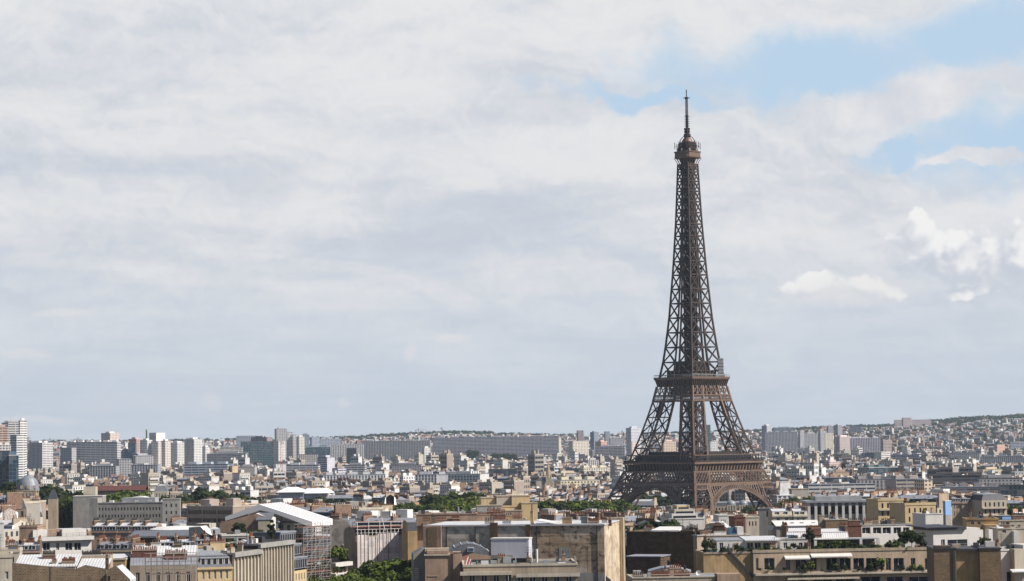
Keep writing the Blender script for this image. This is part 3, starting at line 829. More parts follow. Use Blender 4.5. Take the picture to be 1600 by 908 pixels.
# ---------------------------------------------------------------- building kit
class B:
    """a block placed by where its near corner stands; local x runs along its front, y into its depth, z up"""
    def __init__(s, name, label, cat, px0, px1, Y, top, depth=12.0, alpha=0.0, split=None, group=None, base=None, occ=True, see=None):
        c = px0 if split is None else split
        p = P(c, top, Y)
        s.c, s.Y, s.top, s.a = c, Y, top, R(alpha)
        s.x0, s.g = p.x, ground_z(p.x, Y) - 0.6 if base is None else base
        s.H = p.z - s.g
        s.W = s.U(px1)
        if split is None: s.D = depth
        else: s.D = s.V(px0)
        s.root = thing(name, label, cat, (p.x, Y, s.g), s.a, group)
        s.tint = None
        if occ: OCC.append((px0, px1, top, see if see else min(908, top + 60), Y))
        cx, cy = s.x0 + math.cos(s.a) * s.W / 2 - math.sin(s.a) * s.D / 2, Y + math.sin(s.a) * s.W / 2 + math.cos(s.a) * s.D / 2
        n = max(1, int(max(s.W, s.D) / 14))
        for i in range(n + 1):
            for j in range(n + 1):
                u, v = s.W * i / n, s.D * j / n
                SITES.append((s.x0 + math.cos(s.a) * u - math.sin(s.a) * v, Y + math.sin(s.a) * u + math.cos(s.a) * v, 9.0))
    def U(s, px, v=0.0):
        r = ray(px, s.top).x
        x0, y0 = s.x0 - math.sin(s.a) * v, s.Y + math.cos(s.a) * v
        return (r * y0 - x0) / (math.cos(s.a) - r * math.sin(s.a))
    def V(s, px, u=0.0):
        r = ray(px, s.top).x
        x0, y0 = s.x0 + math.cos(s.a) * u, s.Y + math.sin(s.a) * u
        return (x0 - r * y0) / (math.sin(s.a) + r * math.cos(s.a))
    def Z(s, py, u=0.0, v=0.0, px=None):
        y = s.Y + math.sin(s.a) * u + math.cos(s.a) * v
        if px is None:
            x = s.x0 + math.cos(s.a) * u - math.sin(s.a) * v
            px = proj(x, y, 50)[0]
        return P(px, py, y).z - s.g
    def part(s, name, mb, parent=None, label=None):
        o = mb.build(name, parent or s.root)
        if s.tint: o.color = tuple(s.tint) + (1,)
        if label: o['label'] = label
        return o
    def box(s, name, x0, x1, y0, y1, z0, z1, m, top=None, parent=None, label=None):
        mb = MB(); mb.box(x0, x1, y0, y1, z0, z1, m, top=top)
        return s.part(name, mb, parent, label)
    def face(s, which):
        W, D = s.W, s.D
        return {'front': (W, lambda u, d, z: (u, -d, z)), 'right': (D, lambda u, d, z: (W + d, u, z)),
                'back': (W, lambda u, d, z: (W - u, D + d, z)), 'left': (D, lambda u, d, z: (-d, D - u, z))}[which]
    def walls(s, m, z1=None, z0=0.0, openings=None, name='wall', wall_of=None, recess=0.25, pane='dark_glass', parts=False, frame='white_metal', trims=True, skipbelow=None):
        """walls with real openings; openings: {'front': [(u0, u1, z0, z1), ...]}; window panes are parts when parts is set"""
        z1 = s.H if z1 is None else z1
        mb = MB(); panes = []
        for w in ('front', 'right', 'back', 'left'):
            L, f = s.face(w)
            mm = (wall_of or {}).get(w, m)
            ops = (openings or {}).get(w, [])
            wall_face(mb, f, 0, L, z0, z1, ops, mm, recess)
            panes += [(f, o) for o in ops]
        if panes and not parts:
            for f, (u0, u1, a, b_) in panes: pane_mesh(mb, f, u0, u1, a, b_, recess, pane, frame if trims else None)
        o = s.part(name, mb)
        if parts:
            for f, (u0, u1, a, b_) in panes:
                k = MB()
                pane_mesh(k, f, u0, u1, a, b_, recess, pane, frame)
                s.part('window', k)
        return o
    def flat_roof(s, m='zinc', parapet=0.9, pm='limestone_pale', z=None, t=0.35, name='roof', over=0.15):
        z = s.H if z is None else z
        W, D = s.W, s.D
        mb = MB()
        e = over
        mb.box(t, W - t, t, D - t, z - 0.3, z - 0.02, m)
        mb.box(-e, W + e, -e, t, z, z + parapet, pm); mb.box(-e, W + e, D - t, D + e, z, z + parapet, pm)
        mb.box(-e, t, t, D - t, z, z + parapet, pm); mb.box(W - t, W + e, t, D - t, z, z + parapet, pm)
        o = s.part(name, mb)
        if getattr(s, 'Y', 9e9) < 1050 and W > 5 and D > 5: s.clutter(z, int(W * D / 45) + 2)
        return o
    def clutter(s, z, n):
        rg = random.Random(int(s.Y * 7 + s.W * 13))
        W, D = s.W, s.D
        for k in range(min(n, 12)):
            u, v = rg.uniform(.8, W - 2.4), rg.uniform(.35, .85) * (D - 2)
            t = rg.random(); mb = MB()
            if t < .3:
                L = rg.uniform(1.2, 3.2); a = rg.random() < .5
                chimney_mesh(mb, u, u + (L if a else .7), v, v + (.7 if a else min(L, D - v - .3)), z - .2, z + rg.uniform(.8, 1.9), rg.choice(('chimney_brick', 'limestone', 'pink_render', 'dark_stone')), rg.choice(('clay_pot', 'clay_pot', 'dark_pot')), int(L * 2) + 1, .8, .17); s.part('chimney', mb)
            elif t < .55:
                w, h = rg.uniform(.7, 2.0), rg.uniform(.5, 1.5); mb.box(u, u + w, v, v + w, z, z + h, rg.choice(('grey_metal', 'dark_metal', 'white_metal', 'concrete'))); s.part('roof_vent', mb)
            elif t < .75:
                h = rg.uniform(2.2, 4.5); mb.beam((u, v, z), (u, v, z + h), .09, 'dark_metal')
                for q in (.65, .8, .95): mb.beam((u - .7, v, z + h * q), (u + .7, v, z + h * q), .06, 'dark_metal')
                s.part('aerial', mb)
            elif t < .9:
                slope(mb, u, u + 1.6, v, v + 1.8, z + .15, z + .9, 'blue_glass' if rg.random() < .5 else 'zinc_light', .2); s.part('skylight', mb)
            else:
                mb.cyl(u, v, z, z + rg.uniform(1, 2.2), .28, .28, 8, 'zinc'); s.part('vent_pipe', mb)
def wall_face(mb, f, u0, u1, z0, z1, ops, m, recess=0.25):
    """one wall as a grid of quads around rectangular openings, with reveals"""
    us = sorted({u0, u1, *[o[0] for o in ops], *[o[1] for o in ops]}); zs = sorted({z0, z1, *[o[2] for o in ops], *[o[3] for o in ops]})
    us = [u for u in us if u0 <= u <= u1]; zs = [z for z in zs if z0 <= z <= z1]
    if not ops: us, zs = [u0, u1], [z0, z1]
    hole = {}
    for j in range(len(zs) - 1):
        zc = (zs[j] + zs[j + 1]) / 2
        run = None
        for i in range(len(us) - 1):
            uc = (us[i] + us[i + 1]) / 2
            h = any(a < uc < b_ and c < zc < d for a, b_, c, d in ops)
            if h:
                if run is not None:
                    mb.poly([f(run, 0, zs[j]), f(us[i], 0, zs[j]), f(us[i], 0, zs[j + 1]), f(run, 0, zs[j + 1])], m, uv=[(run, zs[j]), (us[i], zs[j]), (us[i], zs[j + 1]), (run, zs[j + 1])]); run = None
            elif run is None: run = us[i]
        if run is not None:
            a = us[-1]
            mb.poly([f(run, 0, zs[j]), f(a, 0, zs[j]), f(a, 0, zs[j + 1]), f(run, 0, zs[j + 1])], m, uv=[(run, zs[j]), (a, zs[j]), (a, zs[j + 1]), (run, zs[j + 1])])
    for a, b_, c, d in ops:
        mb.poly([f(a, 0, c), f(b_, 0, c), f(b_, -recess, c), f(a, -recess, c)], m); mb.poly([f(a, -recess, d), f(b_, -recess, d), f(b_, 0, d), f(a, 0, d)], m)
        mb.poly([f(a, 0, c), f(a, -recess, c), f(a, -recess, d), f(a, 0, d)], m); mb.poly([f(b_, -recess, c), f(b_, 0, c), f(b_, 0, d), f(b_, -recess, d)], m)
def pane_mesh(mb, f, a, b_, c, d, recess, pane, frame, n=2):
    r = recess - 0.01
    mb.poly([f(a, -r, c), f(b_, -r, c), f(b_, -r, d), f(a, -r, d)], pane)
    if frame:
        w = 0.09
        q = r - 0.05
        for u in [a + w / 2, b_ - w / 2] + [a + (b_ - a) * k / n for k in range(1, n)]:
            mb.poly([f(u - w / 2, -q, c), f(u + w / 2, -q, c), f(u + w / 2, -q, d), f(u - w / 2, -q, d)], frame)
        for z in (c + w / 2, d - w / 2):
            mb.poly([f(a, -q + 0.01, z - w / 2), f(b_, -q + 0.01, z - w / 2), f(b_, -q + 0.01, z + w / 2), f(a, -q + 0.01, z + w / 2)], frame)
def grid(L, z0, z1, n, rows, wf=0.42, hf=0.62, e0=0.6, sill=0.22):
    out = []
    bw = (L - 2 * e0) / n; fh = (z1 - z0) / rows
    for r in range(rows):
        for k in range(n):
            u = e0 + bw * (k + 0.5); w = bw * wf / 2
            out.append((u - w, u + w, z0 + fh * (r + sill), z0 + fh * (r + sill + hf)))
    return out
def mansard(mb, W, D, z, h1=3.2, h2=1.5, inset=1.1, m1='slate', m2='zinc', gable='limestone', hip=(False, False), y0=0.0):
    """steep lower slope on front and back, low zinc top; gable ends or hipped ends"""
    il = inset if hip[0] else 0.0; ir = inset if hip[1] else 0.0
    a = [(0, y0, z), (W, y0, z), (W, D, z), (0, D, z)]
    b_ = [(il, y0 + inset, z + h1), (W - ir, y0 + inset, z + h1), (W - ir, D - inset, z + h1), (il, D - inset, z + h1)]
    ym = (y0 + D) / 2
    r0, r1 = (il + (D * 0.3 if hip[0] else 0), ym, z + h1 + h2), (W - ir - (D * 0.3 if hip[1] else 0), ym, z + h1 + h2)
    mb.poly([a[0], a[1], b_[1], b_[0]], m1); mb.poly([a[2], a[3], b_[3], b_[2]], m1)
    mb.poly([b_[0], b_[1], r1, r0], m2); mb.poly([b_[2], b_[3], r0, r1], m2)
    for hp, q0, q1, t0, t1, r in ((hip[0], a[3], a[0], b_[0], b_[3], r0), (hip[1], a[1], a[2], b_[2], b_[1], r1)):
        if hp:
            mb.poly([q0, q1, t0, t1], m1); mb.poly([t1, t0, r], m2)
        else: mb.poly([q0, q1, t0, r, t1], gable)
    e = 0.12
    mb.box(il - 0.02, W - ir + 0.02, y0 + inset - e - 0.05, y0 + inset + e, z + h1 - 0.16, z + h1 + 0.08, m2)
def dormer_mesh(mb, f, u, z, w=1.1, h=1.7, d=0.75, frame='white_metal', cap='zinc', side='slate_grey'):
    """a dormer window standing out of the slope of a face; f(u, d, z)"""
    a, b_ = u - w / 2, u + w / 2
    q = lambda uu, dd, zz: f(uu, dd, zz)
    mb.poly([q(a, -0.25, z), q(b_, -0.25, z), q(b_, -0.25, z + h), q(a, -0.25, z + h)], frame)
    mb.poly([q(a + 0.16, -0.235, z + 0.15), q(b_ - 0.16, -0.235, z + 0.15), q(b_ - 0.16, -0.235, z + h - 0.16), q(a + 0.16, -0.235, z + h - 0.16)], 'dark_glass')
    mb.poly([q(a, -0.25 - d, z), q(a, -0.25, z), q(a, -0.25, z + h), q(a, -0.25 - d, z + h)], side); mb.poly([q(b_, -0.25, z), q(b_, -0.25 - d, z), q(b_, -0.25 - d, z + h), q(b_, -0.25, z + h)], side)
    mb.poly([q(a - 0.12, -0.12, z + h), q(b_ + 0.12, -0.12, z + h), q(b_ + 0.12, -0.3 - d, z + h + 0.22), q(a - 0.12, -0.3 - d, z + h + 0.22)], cap)
    mb.poly([q(a - 0.12, -0.12, z + h - 0.15), q(b_ + 0.12, -0.12, z + h - 0.15), q(b_ + 0.12, -0.12, z + h), q(a - 0.12, -0.12, z + h)], cap)
def chimney_mesh(mb, x0, x1, y0, y1, z0, z1, m='chimney_brick', pot='clay_pot', n=6, ph=0.75, r=0.17, cap='limestone'):
    mb.box(x0, x1, y0, y1, z0, z1, m)
    mb.box(x0 - 0.1, x1 + 0.1, y0 - 0.1, y1 + 0.1, z1, z1 + 0.16, cap)
    for k in range(n):
        t = (k + 0.5) / n
        if x1 - x0 > y1 - y0: x, y = x0 + (x1 - x0) * t, (y0 + y1) / 2
        else: x, y = (x0 + x1) / 2, y0 + (y1 - y0) * t
        h = ph * random.uniform(0.75, 1.3)
        mb.cyl(x, y, z1 + 0.16, z1 + 0.16 + h, r, r * 0.8, 6, pot, cap='dark_pot')
def chim(b, px0, px1, py_top, py_bot, v=3.0, dv=0.8, m='chimney_brick', pot='clay_pot', n=6, ph=0.8, r=0.17, parent=None, cap='limestone', name='chimney'):
    u0, u1 = b.U(px0, v), b.U(px1, v)
    mb = MB()
    chimney_mesh(mb, u0, u1, v, v + dv, b.Z(py_bot, u0, v) - 0.6, b.Z(py_top, u0, v), m, pot, n, ph, r, cap)
    return b.part(name, mb, parent)
def railing(b, x0, x1, y, z, h=1.0, step=1.6, m='steel_pole', bars=3, w=0.07, name='railing', axis='x'):
    mb = MB()
    n = max(2, int(abs(x1 - x0) / step))
    q = (lambda t, zz: (t, y, zz)) if axis == 'x' else (lambda t, zz: (y, t, zz))
    for k in range(n + 1): mb.beam(q(x0 + (x1 - x0) * k / n, z), q(x0 + (x1 - x0) * k / n, z + h), w, m)
    for j in range(bars): mb.beam(q(x0, z + h * (j + 1) / bars), q(x1, z + h * (j + 1) / bars), w, m)
    return b.part(name, mb)
# ---------------------------------------------------------------- plants
def leaf_cloud(mb, blobs, n, size, m, seed, flat=0.75):
    rg = random.Random(seed)
    vol = [r ** 2 for _, _, _, r in blobs]; tot = sum(vol)
    for (bx, by, bz, br), vv in zip(blobs, vol):
        k = max(6, int(n * vv / tot))
        tone = rg.uniform(0.15, 0.85)
        for _ in range(k):
            while True:
                d = Vector((rg.uniform(-1, 1), rg.uniform(-1, 1), rg.uniform(-1, 1)))
                if 0.05 < d.length < 1: break
            d = d.normalized() * (d.length ** 0.45) * br * rg.uniform(0.72, 1.12)
            c = Vector((bx + d.x, by + d.y, bz + d.z * flat))
            nn = (d.normalized() + Vector((rg.uniform(-.8, .8), rg.uniform(-.8, .8), rg.uniform(-.3, .9)))).normalized()
            a = nn.cross(Vector((0.3, 0.2, 1))).normalized() if abs(nn.z) < 0.98 else Vector((1, 0, 0))
            e = nn.cross(a)
            s = size * rg.uniform(0.6, 1.3)
            ang = rg.uniform(0, 6.28); a, e = a * math.cos(ang) + e * math.sin(ang), e * math.cos(ang) - a * math.sin(ang)
            t = min(1, max(0, tone + rg.uniform(-.3, .3)))
            mb.poly([c - a * s - e * s * .55, c + a * s * .2 - e * s * .7, c + a * s + e * s * .1, c - a * s * .1 + e * s * .75], m, uv=[(0, 0)] * 4, col=(t, t, t))
def tree_parts(h, cr, n, size, m, seed, tall=1.0):
    rg = random.Random(seed)
    tb = MB()
    th = h * 0.38
    tb.cyl(0, 0, -0.5, th, h * 0.022, h * 0.014, 7, 'bark', cap='bark')
    tips = []
    for k in range(6):
        a = k * 1.05 + rg.uniform(-.3, .3); L = cr * rg.uniform(0.5, 0.8)
        p = (0, 0, th * rg.uniform(0.75, 1.0)); q = (math.cos(a) * L, math.sin(a) * L, th + h * rg.uniform(0.12, 0.35))
        tb.beam(p, q, h * 0.014, 'bark'); tips.append(q)
    tb.beam((0, 0, th), (0, 0, h * 0.8), h * 0.014, 'bark')
    blobs = []
    cz = h - cr * 0.85 * tall
    for k in range(13):
        a = rg.uniform(0, 6.28); rr = cr * rg.uniform(0.25, 0.72); zz = cz + cr * tall * rg.uniform(-0.6, 0.55)
        k2 = 1 - 0.45 * max(0, (zz - cz) / (cr * tall))
        blobs.append((math.cos(a) * rr * k2, math.sin(a) * rr * k2, zz, cr * rg.uniform(0.28, 0.46)))
    blobs.append((0, 0, cz, cr * 0.55)); blobs.append((0, 0, h - cr * 0.45, cr * 0.4))
    cb = MB()
    leaf_cloud(cb, blobs, n, size, m, seed)
    return tb, cb
TREE_PROTO = {}
def tree(kind, label, px, Y, py_top, h=None, seed=0, group=None, base=None, dx=0.0, cat='tree'):
    """kind: (leaf material, leaf count, leaf size, crown radius / height, tall)"""
    m, n, size, cf, tall = kind
    p = P(px, py_top, Y)
    g = ground_z(p.x, Y) if base is None else base
    H = p.z - g if h is None else h
    key = (kind, seed % 4)
    if key not in TREE_PROTO:
        tb, cb = tree_parts(10.0, 10.0 * cf, n, size, m, seed % 4 + 31, tall)
        TREE_PROTO[key] = (tb.mesh('trunk', False), cb.mesh('crown', False))
    t = thing('tree' if H > 3.2 else 'terrace_shrub', label, cat if H > 3.2 else 'shrub', (p.x, Y, p.z - H), random.uniform(0, 6.28), group)
    t.scale = (H / 10 * random.uniform(0.9, 1.12), H / 10 * random.uniform(0.9, 1.12), H / 10)
    for nm, me in zip(('trunk', 'crown'), TREE_PROTO[key]):
        o = bpy.data.objects.new(nm, me); C.objects.link(o); o.parent = t
    return t
NEAR = ('leaf_bright', 2600, 0.30, 0.40, 1.0)
PARK = ('leaf_mid', 1500, 0.42, 0.40, 0.95)
PARKB = ('leaf_bright', 1400, 0.42, 0.40, 0.9)
DARK = ('leaf_dark', 1500, 0.42, 0.36, 1.05)
CYP = ('leaf_dark', 700, 0.40, 0.13, 2.6)
SHRUB = ('leaf_mid', 260, 0.85, 0.55, 0.8)
SHRUBB = ('leaf_bright', 260, 0.85, 0.5, 0.8)
SHRUBD = ('leaf_dark', 260, 0.9, 0.5, 0.9)
def slope(mb, x0, x1, y0, y1, za, zb, m, th=0.25):
    """a sheet roof rising from za at y0 to zb at y1, with thickness"""
    a = [(x0, y0, za), (x1, y0, za), (x1, y1, zb), (x0, y1, zb)]
    mb.poly(a, m, uv=[(x0, 0), (x1, 0), (x1, y1 - y0), (x0, y1 - y0)])
    d = [(x, y, z - th) for x, y, z in a]
    for i in range(4):
        j = (i + 1) % 4
        mb.poly([d[i], d[j], a[j], a[i]], m)
    mb.poly(d[::-1], m)

# ---------------------------------------------------------------- near roofs, west to east, built one by one
def wins(b, ranges, py0, py1):
    """openings on the front given in picture positions"""
    out = []
    for p0, p1 in ranges:
        u0, u1 = b.U(p0), b.U(p1)
        um = (u0 + u1) / 2
        out.append((max(0.15, u0), min(b.W - 0.15, u1), max(0.2, b.Z(py1, um)), min(b.H - 0.25, b.Z(py0, um))))
    return out
def mhouse(name, label, px0, px1, Y, eave, ridge, depth=12.0, alpha=0.0, wm='limestone', m1='slate', m2='zinc', nb=4, rows=2, hip=(False, False), pots=6, group=None, chims=((0.0, 1.0),), dorm=True, occ=True, wf=0.38, gable=None, cm='chimney_brick', pot='clay_pot', parts=True):
    b = B(name, label, 'house', px0, px1, Y, eave, depth, alpha, group=group, occ=occ)
    zt = b.Z(ridge, b.W / 2, depth / 2) - b.H
    h1 = max(1.6, zt * 0.66); h2 = max(0.5, zt - h1)
    zb = b.H - rows * 3.1 - 0.4
    b.walls(wm, openings={'front': grid(b.W, zb, b.H - 0.3, nb, rows, wf, 0.66), 'right': grid(b.D, zb, b.H - 0.3, 3, rows, wf, 0.66)}, parts=parts, wall_of={'left': gable or wm})
    mb = MB(); mansard(mb, b.W, b.D, b.H + 0.02, h1, h2, 1.0, m1, m2, gable or wm, hip)
    r = b.part('roof', mb)
    c = MB(); c.box(-0.2, b.W + 0.2, -0.35, -0.01, b.H - 0.5, b.H - 0.05, wm); b.part('cornice', c)
    if dorm:
        bw = (b.W - 1.2) / nb
        for k in range(nb):
            mb = MB(); f = b.face('front')[1]
            dormer_mesh(mb, f, 0.6 + bw * (k + 0.5), b.H + 0.35, 1.15, min(1.8, h1 - 0.5), 0.8); b.part('dormer', mb, r)
    for (x, t) in chims:
        mb = MB()
        xx = min(max(b.W * x, 0.3), b.W - 0.3)
        chimney_mesh(mb, xx - 0.32, xx + 0.32, depth * 0.12, depth * (0.12 + 0.76 * t), b.H - 0.5, b.H + h1 + h2 + 0.7, cm, pot, pots, 0.8, 0.18)
        b.part('chimney', mb, r)
    return b

# brick gables at the lower left
b = B('brick_house', 'long brown brick party wall under a zinc roof, near the lower left corner', 'house', 18.5, 166, 520, 880, 11)
pr = [(b.U(18.5), 0), (b.U(166), 0), (b.U(166), b.Z(891)), (b.U(133), b.Z(884.5)), (b.U(118), b.Z(890.5)), (b.U(60), b.Z(884)), (b.U(20), b.Z(879.5)), (b.U(18.5), b.Z(879.5))]
mb = MB(); mb.prism(pr, 0, 0.6, 'party_brick', side='zinc'); b.part('wall', mb)
mb = MB(); slope(mb, b.U(21), b.U(119), 0.62, 7, b.Z(885.5), b.Z(866, 8, 7), 'zinc_light'); slope(mb, b.U(119), b.U(166), 0.62, 7, b.Z(890), b.Z(872, 20, 7), 'zinc_light')
mb.box(0.2, b.W - 0.2, 0.65, 10.5, 0, b.Z(889) - 0.4, 'limestone')
mb.box(0.3, b.W - 0.3, 7.0, 10.4, b.Z(889) - 0.4, b.Z(867, 8, 7) - 0.3, 'limestone', top='zinc'); rf = b.part('roof', mb)
chim(b, 66, 86, 868, 876, 4.4, 0.8, 'chimney_brick', 'dark_pot', 9, 0.9, 0.16, rf)
chim(b, 81, 88, 877.5, 886, 1.6, 0.8, 'limestone_pale', 'clay_pot', 3, 0.6, 0.17, rf)
chim(b, 96, 117, 878, 889, 1.4, 0.9, 'limestone_pale', 'clay_pot', 8, 0.75, 0.2, rf)
mb = MB(); mb.box(b.U(78), b.U(78.8), -0.06, 0.0, 2, b.Z(886.5), 'dark_metal'); b.part('drainpipe', mb)
b = B('brick_house', 'narrow brown brick gable with a small window, right of the long brick party wall', 'house', 166.5, 203, 516, 884, 10)
pr = [(b.U(166.5), 0), (b.U(203), 0), (b.U(203), b.Z(906)), (b.U(181), b.Z(884)), (b.U(168), b.Z(890)), (b.U(166.5), b.Z(890))]
mb = MB(); mb.prism(pr, 0, 0.5, 'party_brick', side='zinc'); b.part('wall', mb)
mb = MB(); mb.prism([(0.1, 0), (b.W - .1, 0), (b.W - .1, b.Z(907)), (b.U(181), b.Z(885.5)), (0.1, b.Z(891))], 0.5, 9, 'limestone', side='zinc_light'); rf = b.part('roof', mb)
b.box('window', b.U(169), b.U(172), -0.05, 0.02, b.Z(907), b.Z(900), 'dark_glass')
chim(b, 164.5, 169, 872, 886, 1.0, 0.9, 'dark_stone', 'dark_pot', 2, 0.7, 0.2, rf)
b = B('render_house', 'house with a broad ochre chimney stack topped by dark pots, behind the brick party wall', 'house', 112, 196, 552, 876, 12)
b.walls('ochre_render'); b.flat_roof('zinc', 0.4)
chim(b, 126, 156, 868.5, 884, 2.0, 3.2, 'ochre_render', 'dark_pot', 12, 1.0, 0.2)
chim(b, 157, 176, 871, 880, 6.0, 1.0, 'white_paint', 'clay_pot', 6, 0.8, 0.18)
mb = MB(); slope(mb, b.U(157), b.U(196), 1.0, 8, b.H + 0.3, b.Z(864, 24, 8), 'zinc_light'); b.part('skylight_roof', mb)
b = B('cream_house', 'cream house corner with a planted roof terrace at the lower left edge', 'house', -14, 19, 505, 872, 10, 12)
b.walls('limestone_pale', openings={'front': wins(b, ((8, 13),), 893, 905)}); b.flat_roof('concrete', 0.9)
b = B('cream_house', 'small flat roofed cream house at the left edge behind the brick party wall', 'house', -12, 30, 590, 864, 12, 8)
b.walls('limestone_pale', openings={'front': wins(b, ((-6, -1), (5, 10), (17, 22)), 870, 880)}); b.flat_roof('concrete', 0.8)
b = B('slim_tower', 'slim white stair tower cut by the left edge of the view', 'stair tower', -8, 6, 700, 818, 8, 14)
b.walls('white_paint', openings={'right': grid(8, 5, b.H - 1, 1, 6, 0.4, 0.4)}); b.flat_roof('zinc', 0.3, 'white_paint')
# white terrace building
b = B('terrace_house', 'white modern house with a wide roof terrace, left of the slate roofed row', 'house', 58, 143, 735, 841, 13, 26)
b.walls('white_paint', openings={'front': wins(b, ((67, 78), (88, 92.5), (102, 113), (116, 126.5)), 848, 860)}, parts=True)
mb = MB(); mb.box(-1.2, b.W + 0.4, -1.6, 0.0, b.H - 0.9, b.H + 0.25, 'white_paint'); mb.box(-1.2, b.W + 0.4, 0.02, 13, b.H + 0.01, b.H + 0.25, 'white_paint', top='paving'); b.part('terrace_slab', mb)
mb = MB(); z = b.Z(827, 8, 4); mb.box(-0.5, b.U(74, 3), 3, 11, b.H + 0.26, z, 'white_paint'); mb.box(b.U(74, 3), b.U(97, 3), 4.5, 11, b.H + 0.26, z - 0.1, 'pink_render'); mb.box(b.U(97, 3), b.U(135, 3), 3, 11, b.H + 0.26, z, 'white_paint', top='zinc_light'); b.part('upper_storey', mb)
b.box('door', b.U(89, 4.5), b.U(92, 4.5), 4.42, 4.52, b.H + 0.26, z - 0.8, 'dark_glass')
railing(b, b.U(74), b.U(135), 0.5, b.H + 0.25, 1.0, 2.0, 'dark_metal', 2, 0.06)
b = B('pink_house', 'pinkish grey rendered house adjoining the white modern terrace house', 'house', 30, 58, 738, 824.5, 13, 0)
b.walls('pink_render', openings={'front': wins(b, ((37, 41), (42, 46)), 846, 855)}, trims=False); b.flat_roof('zinc', 0.5, 'pink_render')
for k in range(4): chim(b, 33 + k * 6, 36 + k * 6, 821, 826, 3, 0.8, 'pink_render', 'dark_pot', 2, 0.6)
# slate terrace row behind
for k, lb in enumerate(('first house of the slate roofed row, beside the white modern terrace house', 'second house of the slate roofed row behind the lit zinc ridge', 'third and middle house of the slate roofed row', 'fourth house of the slate roofed row, before the pale oval roof', 'last house of the slate roofed row, touching the pale oval roof')):
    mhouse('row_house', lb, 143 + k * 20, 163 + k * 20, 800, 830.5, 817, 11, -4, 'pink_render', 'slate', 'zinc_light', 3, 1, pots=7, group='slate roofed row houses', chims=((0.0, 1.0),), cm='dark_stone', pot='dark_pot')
# pale oval roof, brown roof and sweeping grey wall
b = B('hall', 'low hall under a wide pale oval roof with dark eaves', 'hall', 229, 314, 770, 829, 16, -3)
b.walls('dark_stone', z1=b.H - 0.2)
mb = MB(); W, D = b.W, 16; n = 18
rim = [(W / 2 + W * 0.53 * math.cos(2 * math.pi * i / n), D / 2 + D * 0.62 * math.sin(2 * math.pi * i / n)) for i in range(n)]
for i in range(n):
    j = (i + 1) % n
    q = lambda p, k, z: (W / 2 + (p[0] - W / 2) * k, D / 2 + (p[1] - D / 2) * k, z)
    mb.poly([q(rim[i], 1, b.H - 0.2), q(rim[j], 1, b.H - 0.2), q(rim[j], 1, b.H + 0.15), q(rim[i], 1, b.H + 0.15)], 'dark_metal')
    mb.poly([q(rim[i], 1, b.H + 0.15), q(rim[j], 1, b.H + 0.15), q(rim[j], 0.75, b.H + 0.75), q(rim[i], 0.75, b.H + 0.75)], 'white_metal')
    mb.poly([q(rim[i], 0.75, b.H + 0.75), q(rim[j], 0.75, b.H + 0.75), (W / 2, D / 2, b.H + 1.2)], 'white_metal')
b.part('roof', mb)
b = B('hall', 'low hall with a flat dark brown roof in front of the pale oval roof', 'hall', 204, 296, 735, 838, 15, 2)
b.walls('dark_stone'); mb = MB(); slope(mb, -0.5, b.W + 0.5, -0.6, 15, b.H, b.Z(828.5, 8, 15), 'slate_grey', 0.5); b.part('roof', mb)
b = B('curved_wall_house', 'grey house with a sweeping pale edged curved end wall, beside the pale oval roof', 'house', 295, 338, 722, 823, 9, -6)
arc = [(b.U(313) + (b.W - b.U(313)) * t, b.Z(823) + (b.Z(838) - b.Z(823)) * (1 - (1 - t) ** 2)) for t in (1, .8, .6, .4, .2, 0)]
mb = MB(); mb.prism([(0, 0), (b.W, 0)] + arc + [(0, b.Z(824))], 0, 8, 'concrete', cap='slate_grey', side='white_metal'); b.part('wall', mb)
mb = MB(); slope(mb, b.U(313), b.U(345), 2, 9, b.Z(836, 6), b.Z(826, 6, 9), 'zinc'); b.part('roof', mb)
# zinc roofs with long pot rows and the scaffold before them
b = B('zinc_roof_house', 'house under pale seamed zinc roofs with two long rows of red chimney pots', 'house', 203, 306, 552, 884, 13, 4)
b.walls('limestone', openings={'front': grid(b.W, b.H - 5, b.H - .3, 6, 1, 0.4, 0.5)}, parts=True)
mb = MB(); mansard(mb, b.W, b.D, b.H + 0.02, b.Z(868, 7, 1) - b.H, b.Z(853, 7, 6) - b.Z(868, 7, 1), 1.8, 'zinc', 'zinc_light', 'limestone'); rf = b.part('roof', mb)
chim(b, 206, 245, 861, 874, 1.4, 0.9, 'red_brick', 'clay_pot', 14, 0.9, 0.17, rf)
chim(b, 258, 292, 866, 878, 0.9, 0.9, 'red_brick', 'clay_pot', 13, 0.8, 0.17, rf)
chim(b, 272, 284, 851, 858, 5.4, 0.9, 'dark_stone', 'dark_pot', 4, 0.9, 0.2, rf)
chim(b, 212, 226, 850, 858, 6, 1.6, 'white_paint', 'clay_pot', 5, 0.7, 0.17, rf)
chim(b, 236, 251, 849, 856, 7, 1.6, 'white_paint', 'dark_pot', 4, 0.7, 0.17, rf)
